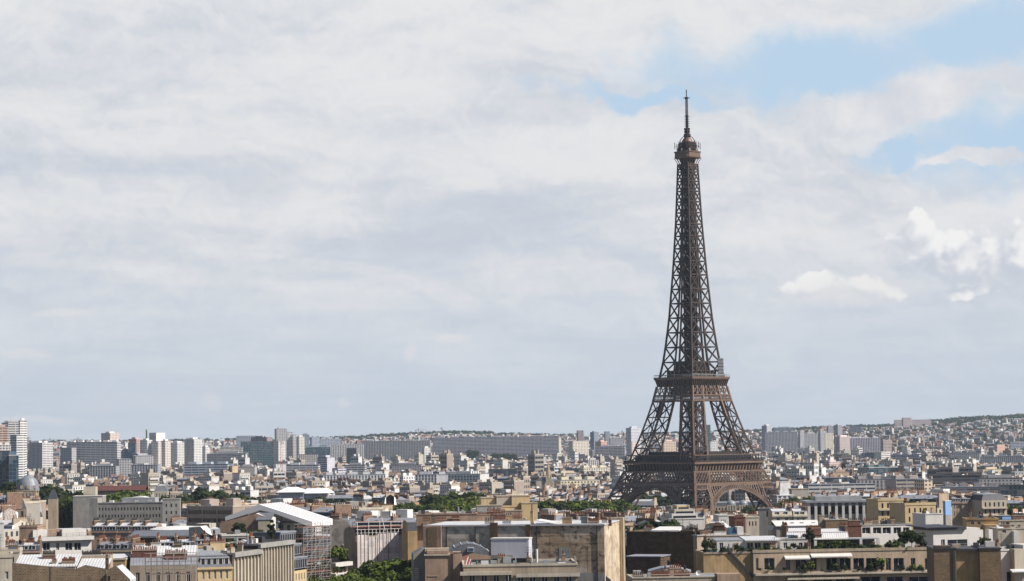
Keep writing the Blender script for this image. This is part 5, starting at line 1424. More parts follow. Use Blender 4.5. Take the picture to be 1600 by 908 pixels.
def dish(label, px, Y, py, r=0.75):
    p = P(px, py, Y); t = thing('satellite_dish', label, 'satellite dish', p, R(random.uniform(-30, 30)))
    mb = MB(); n = 12
    for k in range(n):
        a0, a1 = 2 * math.pi * k / n, 2 * math.pi * (k + 1) / n
        for r0, d0, r1, d1 in ((0, .12, r * .6, .05), (r * .6, .05, r, -.1)):
            q = lambda a, rr, d: (rr * math.cos(a), d - 0.12 * rr * math.sin(a), rr * math.sin(a))
            mb.poly([q(a0, r0, d0), q(a1, r0, d0), q(a1, r1, d1), q(a0, r1, d1)] if r0 else [q(a0, 0, d0), q(a1, r1, d1), q(a0, r1, d1)], 'white_metal')
    mb.build('bowl', t); mb = MB(); mb.beam((0, .1, 0), (0, .25, -2.2), .09, 'steel_pole'); mb.beam((0, 0, -.5), (0, -.6, 0), .05, 'steel_pole'); mb.build('mast', t)
dish('white satellite dish by the foot of the cream chimney stack', 1091, 565, 895, 0.62)
dish('white satellite dish on the roofs above the planted terraces', 1204, 690, 824, 0.85)
# cream apartment house with planted balconies
b = B('apartment_house', 'cream apartment house with awnings and planted balconies, right of the ochre wall', 'apartment house', 1177, 1462, 622, 864, 15, 5, see=908)
ops = wins(b, ((1181, 1185), (1194, 1210), (1228, 1235), (1243, 1260), (1267, 1276), (1291, 1308), (1312, 1329), (1333, 1350), (1353, 1370), (1384, 1392), (1396, 1412), (1423, 1430), (1445, 1461)), 872, 891)
lo = wins(b, ((1230, 1260), (1270, 1300), (1305, 1335), (1345, 1375), (1385, 1410), (1420, 1450)), 901, 920)
b.walls('peach_render', openings={'front': ops + lo}, recess=0.6, parts=True)
b.flat_roof('paving', .7, 'limestone')
for p0, p1, t in ((1178, 1462, 894), (1228, 1340, 902)):
    mb = MB(); u0, u1 = b.U(p0), b.U(p1); z = b.Z(t, (u0 + u1) / 2); mb.box(u0, u1, -1.7, -.01, z - .45, z + .05, 'limestone_pale'); b.part('balcony', mb)
railing(b, b.U(1180), b.U(1460), -1.6, b.Z(894, b.W / 2), .95, 1.2, 'dark_metal', 2, .05)
for p0, p1, t in ((1225, 1264, 870.5), (1266, 1330, 867.5)):
    mb = MB(); u0, u1 = b.U(p0), b.U(p1); z = b.Z(t, u0); mb.poly([(u0, -1.5, z - .3), (u1, -1.5, z - .3), (u1, -.02, z + .35), (u0, -.02, z + .35)], 'white_paint'); mb.box(u0, u1, -1.52, -1.45, z - .6, z - .3, 'white_paint'); b.part('awning', mb)
AP = b
k = 0
for px, py, kd, lb in ((1258, 879, SHRUB, 'bush in a pot on the long balcony under the shorter awning'), (1266, 876, SHRUBB, 'yellowish bush on the long balcony between the two awnings'), (1303, 878, SHRUB, 'bush on the long balcony below the longer awning'), (1318, 881, SHRUBD, 'dark bush on the long balcony below the end of the longer awning'), (1360, 878, SHRUBD, 'dark bush on the long balcony, left of the yellowish tall plant'), (1376, 870, SHRUBB, 'tall yellowish plant rising from the long balcony'), (1408, 881, SHRUBD, 'dark bush on the long balcony, right of the yellowish tall plant'), (1428, 881, SHRUBB, 'bright bush near the right end of the long balcony'), (1438, 882, SHRUBB, 'second bright bush at the right end of the long balcony'), (1342, 883, SHRUBD, 'low dark bush in the middle of the long balcony')):
    p = P(px, py, 621); zb = AP.g + AP.Z(894, AP.U(px)); tree(kd, lb, px, AP.Y + math.sin(AP.a) * AP.U(px) - 0.9, py, p.z - zb, k); k += 1
# roof terrace storey on the apartment houses
zr = AP.g + AP.H
b = B('penthouse', 'white penthouse with a glazed front at the left end of the roof terraces', 'penthouse', 1120, 1214, 629, 845, 8, 4, base=AP.g + 4)
b.walls('white_paint', z0=b.H - 3.2 - 1.0, openings={'front': wins(b, ((1167, 1177), (1179, 1189), (1192, 1212)), 848, 858) + wins(b, ((1124, 1130),), 848, 862)}, parts=True)
mb = MB(); slope(mb, b.U(1163), b.W + .6, -1.5, 8, b.H + .1, b.H + .75, 'zinc_light', .3); slope(mb, -.2, b.U(1163), 0, 8, b.H + .05, b.H + .4, 'zinc', .3); b.part('roof', mb)
b = B('penthouse', 'white walled terrace room with a round clipped shrub before it', 'penthouse', 1219, 1262, 634, 843, 8, 4, base=AP.g + 4)
b.walls('white_paint', z0=b.H - 4.2, openings={'front': wins(b, ((1224, 1230), (1248, 1254)), 848, 857)}, parts=True); b.flat_roof('concrete', .2, 'white_paint')
tree(SHRUBD, 'round clipped dark shrub before the white terrace room', 1239, 631, 847, 2.2, 2)
tree(CYP, 'dark double cypress on the roof terrace left of the pergola', 1264, 630, 824, 6.6, 1); tree(CYP, 'second dark cypress touching the pergola', 1270, 632, 828, 6.0, 2)
b = B('pergola', 'long white pergola full of plants on the roof terrace', 'pergola', 1273, 1374, 630, 842, 6, 4, base=AP.g + 4)
z0 = zr - b.g
mb = MB(); mb.box(-.2, b.U(1325), -.3, 6, b.H - .25, b.H, 'white_paint'); mb.box(b.U(1325), b.W, 0, 6, b.H - .3, b.H - .05, 'grey_metal'); b.part('roof', mb)
for px in (1274, 1345, 1372): b.box('post', b.U(px) - .35, b.U(px) + .35, -.2, .4, z0, b.H - .26, 'white_paint')
b.box('back_wall', 0, b.W, 5.6, 6, z0, b.H - .31, 'concrete')
for k, (px, py, h, kd) in enumerate(((1283, 846, 2.8, SHRUB), (1296, 845, 3.0, SHRUBD), (1309, 843, 3.0, SHRUBB), (1321, 844, 3.0, SHRUB), (1334, 848, 2.6, SHRUBD), (1347, 850, 2.4, SHRUB), (1360, 847, 2.8, SHRUBD), (1370, 850, 2.4, SHRUBB))):
    tree(kd, 'green plants crowding under the long white pergola', px, 629, py, h, k, 'plants under the pergola')
for k, (px, Y, py, h, kd, lb) in enumerate(((1104, 628, 842, 3.6, SHRUBD, 'dark bush at the left end of the roof terraces beside the cream stack'), (1113, 630, 846, 2.8, ('leaf_dry', 260, .85, .5, .8), 'rust tinged bush on the ochre house roof'), (1151, 626, 849, 2.3, SHRUBD, 'dark bush before the white penthouse wall'), (1216, 630, 857, 1.5, SHRUBB, 'low green planter between penthouse and terrace room'), (1388, 628, 846, 3.0, SHRUBD, 'dark leafy bush right of the pergola'), (1400, 628, 842, 3.6, SHRUB, 'ivy covered bush between pergola and brick block'), (1412, 630, 828, 5.6, DARK, 'tall ivy clad shrub right of the pergola'), (1424, 630, 826, 5.8, DARK, 'tall dark shrub against the white penthouse with a black roof'), (1434, 632, 832, 4.6, SHRUBD, 'dark shrub at the end of the roof terraces'), (1416, 626, 855, 1.8, SHRUBB, 'low bright bush at the foot of the tall ivy clad shrub'))):
    tree(kd, lb, px, Y, py, h, k)
b = B('penthouse', 'white terrace wall block between pergola and tall shrubs', 'penthouse', 1414, 1430, 640, 838, 6, 6, base=AP.g + 4)
b.walls('white_paint'); b.flat_roof('concrete', .2, 'white_paint')
b = B('penthouse', 'white penthouse under a wide black roof behind the brown brick block', 'penthouse', 1458, 1530, 660, 829, 10, 20, base=AP.g)
b.walls('white_paint', openings={'front': wins(b, ((1470, 1476), (1480, 1511)), 843, 857)}, parts=True)
mb = MB(); mb.box(-.5, b.U(1508), -.8, 10, b.H, b.H + .9, 'dark_metal'); mb.box(b.U(1508), b.W + .3, 0, 9, b.H, b.H + .4, 'white_paint'); slope(mb, -3, b.U(1495), -1.2, 10, b.H + .95, b.H + 1.3, 'slate'); b.part('roof', mb)
railing(b, b.U(1467), b.W, -1.5, b.Z(856) - .2, 1.2, 1.8, 'steel_pole', 2, .05)
for px, t, bt in ((1530, 828, 840), (1545, 828, 841)): b.box('roof_pier', b.U(px, 1), b.U(px + 6, 1), 1, 3, 0, b.Z(t, b.W, 1), 'white_paint')
b = B('penthouse', 'pale rooftop storey with a small square window, right of the white penthouse', 'penthouse', 1559, 1604, 668, 827, 9, 4, base=AP.g)
b.walls('limestone_pale', openings={'front': wins(b, ((1566, 1572),), 827, 833)}); b.flat_roof('zinc', .3, 'limestone_pale')
b.box('pier', b.U(1581), b.U(1588), -2, 0, 0, b.Z(829, b.W), 'white_paint')
b = B('brick_block', 'brown brick block with a tall recessed panel and flat coping', 'building', 1459, 1563, 560, 859, 14, -3, see=908)
W, H = b.W, b.H; mb = MB(); ua, ub = b.U(1494), b.U(1530)
mb.box(0, ua, 0, 14, 0, H, 'brown_brick'); mb.box(ub, W, -.6, 14, 0, H, 'brown_brick'); mb.box(ua, ub, 1.3, 14, 0, H - .02, 'ochre_render'); b.part('wall', mb)
mb = MB(); mb.box(-.2, ua + .1, -.2, 14.2, H + .003, H + .4, 'dark_metal'); mb.box(ua + .1, ub, .6, 14.2, H - .45, H + .1, 'dark_metal'); mb.box(ub, W + .2, -.8, 14.2, H + .003, H + .3, 'dark_metal'); mb.box(.4, b.U(1486), .5, 4, H + .4, H + .8, 'dark_stone'); b.part('coping', mb)
b.box('drainpipe', ua - .9, ua - .3, -.2, -.01, 0, H - .3, 'dark_metal')
for k, (px, w) in enumerate(((1488, 2.0), (1522, 1.2), (1540, 2.2))):
    b.box('roof_vent', b.U(px, 5), b.U(px, 5) + w, 5, 6.5, H, H + 1.0 + .3 * k, ('limestone', 'dark_metal', 'white_paint')[k])
b = B('white_house', 'white house with a glazed bay at the lower right edge beside the brick block', 'house', 1561, 1606, 575, 861, 12, 14, see=908)
b.walls('white_paint', openings={'front': wins(b, ((1572, 1598),), 893, 915)}, parts=True); b.flat_roof('concrete', .4, 'white_paint')
b.box('wing', b.U(1578), b.U(1596), -2.4, 0, 0, b.Z(858), 'limestone_pale'); b.box('wing', b.U(1596), b.W + 3, -1, 6, 0, b.Z(852), 'white_paint')
mb = MB(); slope(mb, b.U(1570), b.U(1600), -3.8, -2.42, b.Z(892), b.Z(889), 'zinc_light'); b.part('canopy', mb)
tree(SHRUBD, 'dark bush on the roofs between white penthouse and pale rooftop storey', 1538, 655, 838, 3.4, 1)
for k in range(30):
    px = 1104 + k * 11.8 + random.uniform(-3, 3); h = random.uniform(1.2, 2.3)
    tree((SHRUBD, SHRUB, SHRUBD, SHRUBB)[k % 4], 'low planting along the edge of the roof terraces', px, AP.Y + math.sin(AP.a) * AP.U(px) + 1.2, P(px, 864.5, 622).z and 863.5 - h * 5.2 - (px - 1180) * .006, h, k, 'low planting along the roof terrace edge')
for k in range(14):
    px = 1186 + k * 19.5 + random.uniform(-4, 4); h = random.uniform(.9, 1.7); yy = AP.Y + math.sin(AP.a) * AP.U(px) - 1.1
    zb = AP.g + AP.Z(894, AP.U(px)) + .1
    tree((SHRUBD, SHRUB)[k % 2], 'low potted plants along the long balcony rail', px, yy, proj(ray(px, 890).x * yy, yy, zb + h)[1], h, k + 1, 'potted plants along the balcony rail')
# roofs behind the terraces
mhouse('zinc_roof_house', 'house with a bright lozenge patterned zinc roof left of the brown chimney block', 1230, 1266, 672, 841, 825, 10, 6, 'limestone_pale', 'zinc_light', 'zinc_light', 3, 1, chims=((0.0, .8),), dorm=False, pots=8)
mhouse('zinc_roof_house', 'house with a bright seamed zinc roof right of the brown chimney block', 1283, 1326, 676, 841, 826, 10, 8, 'limestone_pale', 'zinc_light', 'zinc_light', 3, 1, chims=((1.0, .8),), dorm=False, pots=8)
b = B('chimney_house', 'narrow brown house carrying broad brick chimneys between two bright zinc roofs', 'house', 1262, 1284, 668, 836, 10, 6)
b.walls('chimney_brick'); b.flat_roof('zinc', .2, 'chimney_brick'); chim(b, 1261, 1283, 826, 836, 2, 1.4, 'red_brick', 'clay_pot', 9, .8)
b = B('white_house', 'white flat roofed house with dark square windows behind the pergola', 'house', 1344, 1424, 700, 822, 11, 18)
b.walls('white_paint', openings={'front': wins(b, ((1347, 1360), (1364, 1377), (1379, 1392), (1396, 1408), (1411, 1421)), 824, 834)}, recess=.5, parts=True); b.flat_roof('paving', .35, 'concrete')
chim(b, 1350, 1372, 815, 822, 5, 1, 'chimney_brick', 'dark_pot', 6); chim(b, 1378, 1398, 814, 821, 7, 1, 'limestone', 'clay_pot', 7)
b = B('brick_chimney_house', 'dark red brick chimney house behind the bright zinc roofs', 'house', 1322, 1346, 690, 822, 10, 4)
b.walls('red_brick'); b.flat_roof('slate', .3, 'red_brick'); chim(b, 1326, 1344, 814, 822, 2, 1.2, 'red_brick', 'dark_pot', 6)
b = B('long_roof_house', 'house under a long bright roof with a row of small skylights', 'house', 1213, 1282, 770, 821.5, 13, 2)
b.walls('concrete', openings={'front': grid(b.W, b.H - 3.5, b.H - .4, 7, 1, .5, .6)}); mb = MB(); slope(mb, -.3, b.W + .3, -.4, 9, b.H, b.Z(813, 6, 9), 'white_metal'); slope(mb, -.3, b.W + .3, 9.02, 13, b.Z(813, 6, 9), b.H - .2, 'white_metal'); rf = b.part('roof', mb)
for px in (1235, 1250, 1268): 
    u = b.U(px, 4); z = b.Z(817.5, u, 4); mb = MB(); mb.box(u, u + 1.1, 3.4, 4.6, z - .6, z + .25, 'blue_glass'); b.part('skylight', mb, rf)
b = B('ochre_house', 'house with an ochre brick attic wall behind the bright zinc roofs', 'house', 1290, 1325, 745, 813, 12, 4)
b.walls('brown_brick'); b.flat_roof('zinc_light', .3); chim(b, 1280, 1288, 806, 818, 2, 2, 'limestone', 'dark_pot', 2)
b = B('colonnade_building', 'long low building with a row of white piers under a flat roof', 'building', 1262, 1372, 1000, 786, 16, 2)
b.walls('concrete', z1=b.H - .2, openings={'front': grid(b.W, b.Z(805), b.Z(791), 10, 1, .72, .9, .5, .05)}, recess=1.2, trims=False); mb = MB(); mb.box(-1, b.W + 1, -1.4, 16, b.H, b.H + .8, 'zinc'); mb.box(4, b.W - 6, 4, 12, b.H + .8, b.H + 2.6, 'grey_metal'); b.part('roof', mb)
for k in range(11): b.box('pier', .4 + (b.W - .8) * k / 10 - .55, .4 + (b.W - .8) * k / 10 + .55, -.9, -.01, 0, b.H - .01, 'white_paint')
for px0, px1, lb in ((1207, 1238, 'house with a pale slanted roof and dark gap, right of the concrete cube'), (1240, 1262, 'second house with a pale slanted roof, left of the white piers')):
    mhouse('pale_roof_house', lb, px0, px1, 900, 806, 795, 11, 3, 'limestone_pale', 'limestone_pale', 'zinc_light', 2, 1, dorm=True, chims=((1.0, 1),), pots=4, parts=False)
b = B('concrete_cube', 'bare concrete cube with a large dark opening below the tower arch', 'building', 1184, 1208, 930, 795.5, 10, -8)
b.walls('concrete', openings={'front': [(b.W * .55, b.W * .85, b.Z(808), b.Z(799))]}, recess=1.5, trims=False); b.flat_roof('limestone', .3, 'concrete')
b = B('ornate_house', 'cream ornate apartment house with balconies behind the white piers', 'apartment house', 1372, 1420, 900, 783, 14, 10)
b.walls('yellow_render', openings={'front': grid(b.W, b.H - 9.3, b.H - .4, 5, 3, .35, .62), 'right': grid(14, b.H - 9.3, b.H - .4, 3, 3, .35, .62)}, trims=False); b.flat_roof('zinc', .7, 'yellow_render'); b.box('upper_storey', 2, b.W - 3, 3, 12, b.H, b.Z(778, 6, 3), 'limestone_pale'); b.box('balcony', 0, b.W, -1, -.01, b.H - 3.6, b.H - 3.1, 'limestone_pale')
b = B('ornate_house', 'cream house with a planted roof, between the ornate block and the blue shaft', 'apartment house', 1414, 1462, 850, 790, 14, 14)
b.walls('yellow_render', openings={'front': grid(b.W, b.H - 6.5, b.H - .4, 5, 2, .3, .6)}, trims=False); b.flat_roof('paving', .9, 'yellow_render'); tree(SHRUBD, 'dark roof bush on the cream planted house left of the blue shaft', 1423, 862, 781, 4, 3); tree(SHRUB, 'bush on the ornate cream block', 1392, 908, 777, 3, 1)
b = B('blue_shaft', 'narrow blue panelled lift shaft standing above the roofs', 'lift shaft', 1473, 1486, 840, 783.5, alpha=40, split=1477)
b.walls('sky_panel', z0=b.Z(805)); b.walls('concrete', z1=b.Z(805.2)); b.box('cap', -.1, b.W + .1, -.1, b.D + .1, b.H, b.H + .25, 'white_metal')
b = B('white_house', 'small bright white house wall left of the blue shaft', 'house', 1446, 1473, 800, 804, 10, 16); b.walls('white_paint'); b.flat_roof('zinc', .3, 'white_paint')
b = B('ochre_block', 'ochre clad rooftop block right of the blue shaft', 'building', 1510, 1560, 740, 812.5, 12, -5); b.walls('ochre_render', openings={'front': wins(b, ((1517, 1522), (1527, 1532)), 815, 820)}); b.flat_roof('slate', .4, 'ochre_render'); b.box('wing', b.U(1538, -5), b.U(1560, -5), -6, 0, 0, b.Z(820, b.W, -5), 'ochre_render')
b = B('glass_lantern_house', 'house with a dark roof lantern and blue glass strip right of the ochre block', 'house', 1534, 1600, 760, 815, 12, 4); b.walls('limestone_pale', openings={'front': grid(b.W, b.H - 3.5, b.H - .4, 6, 1, .4, .5)}); b.flat_roof('zinc', .4); b.box('lantern', b.U(1557, 3), b.U(1581, 3), 3, 6, b.H, b.H + 1.7, 'dark_metal', top='zinc_light'); b.box('lantern_glazing', b.U(1566, 3), b.U(1580, 3), 2.9, 2.98, b.H + .4, b.H + 1.3, 'sky_panel')
chim(b, 1582, 1600, 806, 815, 4, 1.5, 'chimney_brick', 'dark_pot', 6)
b = B('ornate_house', 'pale stone ornate house with balconies under the far dark offices', 'apartment house', 1534, 1573, 1000, 782, 14, 12)
b.walls('limestone_pale', openings={'front': grid(b.W, b.H - 9.3, b.H - .4, 5, 3, .35, .62)}, trims=False); mb = MB(); mansard(mb, b.W, 14, b.H, 2.4, .8, 1.2, 'slate', 'zinc', 'limestone', (True, True)); b.part('roof', mb); b.box('balcony', 0, b.W, -1, -.01, b.H - 3.6, b.H - 3.1, 'limestone_pale'); b.box('balcony', 0, b.W, -1, -.01, b.H - 6.7, b.H - 6.2, 'limestone_pale')
for k in range(3):
    mhouse('slate_house', ('stone house under dark slate, just right of the blue shaft top', 'middle of three stone houses under dark slate behind the ochre block', 'last of three stone houses under dark slate, left of the pale ornate house')[k], 1487 + k * 16, 1503 + k * 16, 1010, 785, 777, 13, 6, 'limestone', 'slate', 'zinc', 3, 3, chims=((0.0, 1),), parts=False, group='stone slate roofed houses')
# white modern block before the tower
b = B('balcony_block', 'white modern block with stacked balconies before the tower foot', 'apartment block', 1047, 1100, 770, 812, 13, 10)
b.walls('white_paint', openings={'front': wins(b, ((1050, 1060),), 815, 834)}, trims=False); b.flat_roof('zinc', .4, 'white_paint')
for k, (p0, p1, t, y0, m) in enumerate(((1050, 1090, 803, 2, 'white_paint'), (1054, 1086, 796, 4, 'limestone_pale'), (1058, 1078, 789.5, 6, 'yellow_render'))):
    u0, u1 = b.U(p0, y0), b.U(p1, y0); zz = b.Z(t, u0, y0); mb = MB(); mb.box(u0, u1, y0, 12, b.H + .02 if k == 0 else zz - 3, zz, m, top='zinc_light'); b.part('upper_storey', mb); mb = MB(); mb.box(u0 - .8, u1 + .8, y0 - 1.3, y0 - .01, zz - 3.4, zz - 2.7, 'limestone_pale'); b.part('balcony', mb); mb = MB(); mb.box(u0 + .5, u1 - .5, y0 - .06, y0 - .012, zz - 2.6, zz - .7, 'dark_glass'); b.part('window', mb)
for k in range(3): b.box('mast', b.U(1083 + k * 2, 5), b.U(1083 + k * 2, 5) + .12, 5, 5.12, b.H, b.H + 7 - k, 'dark_metal')
for k, (px, Y, py, kd, lb) in enumerate(((985, 740, 815, DARK, 'dark tree between the patched building and the tower foot'), (1003, 745, 813, DARK, 'dark tree left of the rusty leaved tree before the tower'), (1015, 735, 816, ('leaf_dry', 1500, .42, .36, 1.05), 'rusty leaved dark tree before the tower'), (1031, 742, 807, DARK, 'tallest dark tree beside the white balcony block'), (1043, 748, 811, DARK, 'dark tree touching the white balcony block'))):
    tree(kd, lb, px, Y, py, None, k, base=ground_z(0, 745) + 2)
b = B('skylight_house', 'house with a slanting blue glass skylight above the ochre wall', 'house', 1104, 1172, 690, 838, 12, 4); b.walls('limestone_pale'); b.flat_roof('zinc_light', .3)
mb = MB(); slope(mb, b.U(1141, 2), b.U(1152, 2), 1, 7, b.H + .3, b.Z(824, 8, 7), 'blue_glass'); mb.box(b.U(1152, 2), b.U(1162, 2), 2, 7, b.H, b.Z(823.5, 9, 2), 'white_paint'); b.part('skylight', mb); chim(b, 1116, 1135, 831, 838, 3, 1, 'white_paint', 'dark_pot', 5)
b = B('pink_house', 'pink gabled house with red chimney pots, left of the dark brick chimneys', 'house', 1108, 1146, 740, 826, 11, -10)
mb = MB(); mb.prism([(0, 0), (b.W, 0), (b.W, b.H - 1.4), (b.U(1125), b.Z(816.5)), (0, b.Z(817.5))], 0, 11, 'pink_render', side='zinc_light'); b.part('wall', mb); chim(b, 1117, 1132, 821, 827, -1, .9, 'red_brick', 'clay_pot', 7)
for px0, px1, Y, t, wm, lb in ((1148, 1164, 770, 809, 'red_brick', 'dark brick chimney block right of the pink gable'), (1123, 1137, 800, 806, 'white_paint', 'small white attic house before the tower foot'), (1136, 1148, 805, 808, 'white_paint', 'white attic cube left of the dark brick chimney block'), (1166, 1186, 810, 809, 'limestone_pale', 'pale attic house right of the dark brick chimney block')):
    b = B('attic_house', lb, 'house', px0, px1, Y, t, 10, 6); b.walls(wm, openings={'front': grid(b.W, b.H - 3.5, b.H - .4, 3, 1, .4, .5)}, trims=False); b.flat_roof('zinc_light', .3, wm); chim(b, px0 + 2, px1 - 2, t - 4, t, 4, 1, wm, 'clay_pot', 5)

# ---------------------------------------------------------------- larger buildings one can pick out across the city
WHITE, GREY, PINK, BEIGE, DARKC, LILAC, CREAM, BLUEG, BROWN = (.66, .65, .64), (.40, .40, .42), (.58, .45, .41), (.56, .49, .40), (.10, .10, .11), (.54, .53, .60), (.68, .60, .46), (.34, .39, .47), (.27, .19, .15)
LM = []
def blk(name, label, cat, px0, split, px1, top, see, Y, style, tint, alpha=50, roof='zinc', depth=16.0, plant=0, of=None, lm=None):
    see = top + .72 * (see - top)
    if px1 > 42.5: Y = max(Y, .5 * Y + .5 * min(4900, 50 * F / max(1, see - 686)))
    if split is None: b = B(name, label, cat, px0, px1, Y, top, depth, alpha, see=see)
    else: b = B(name, label, cat, px0, px1, Y, top, alpha=alpha, split=split, see=see)
    b.tint = tint
    b.walls(style, wall_of=of)
    W, D, H = b.W, b.D, b.H
    mb = MB(); t = 0.5
    mb.box(-.2, W + .2, -.2, D + .2, H + .01, H + .5, roof); b.part('roof', mb)
    for k in range(plant):
        mb = MB(); u = W * (k + .5) / plant; mb.box(u - W * .14 / max(1, plant) * 2, u + W * .14 / max(1, plant) * 2, D * .3, D * .75, H + .52, H + 3.2, 'wall_tint'); b.part('lift_housing', mb)
    if lm: LM.append((lm, (px0 + px1) / 2, top + 4))
    return b
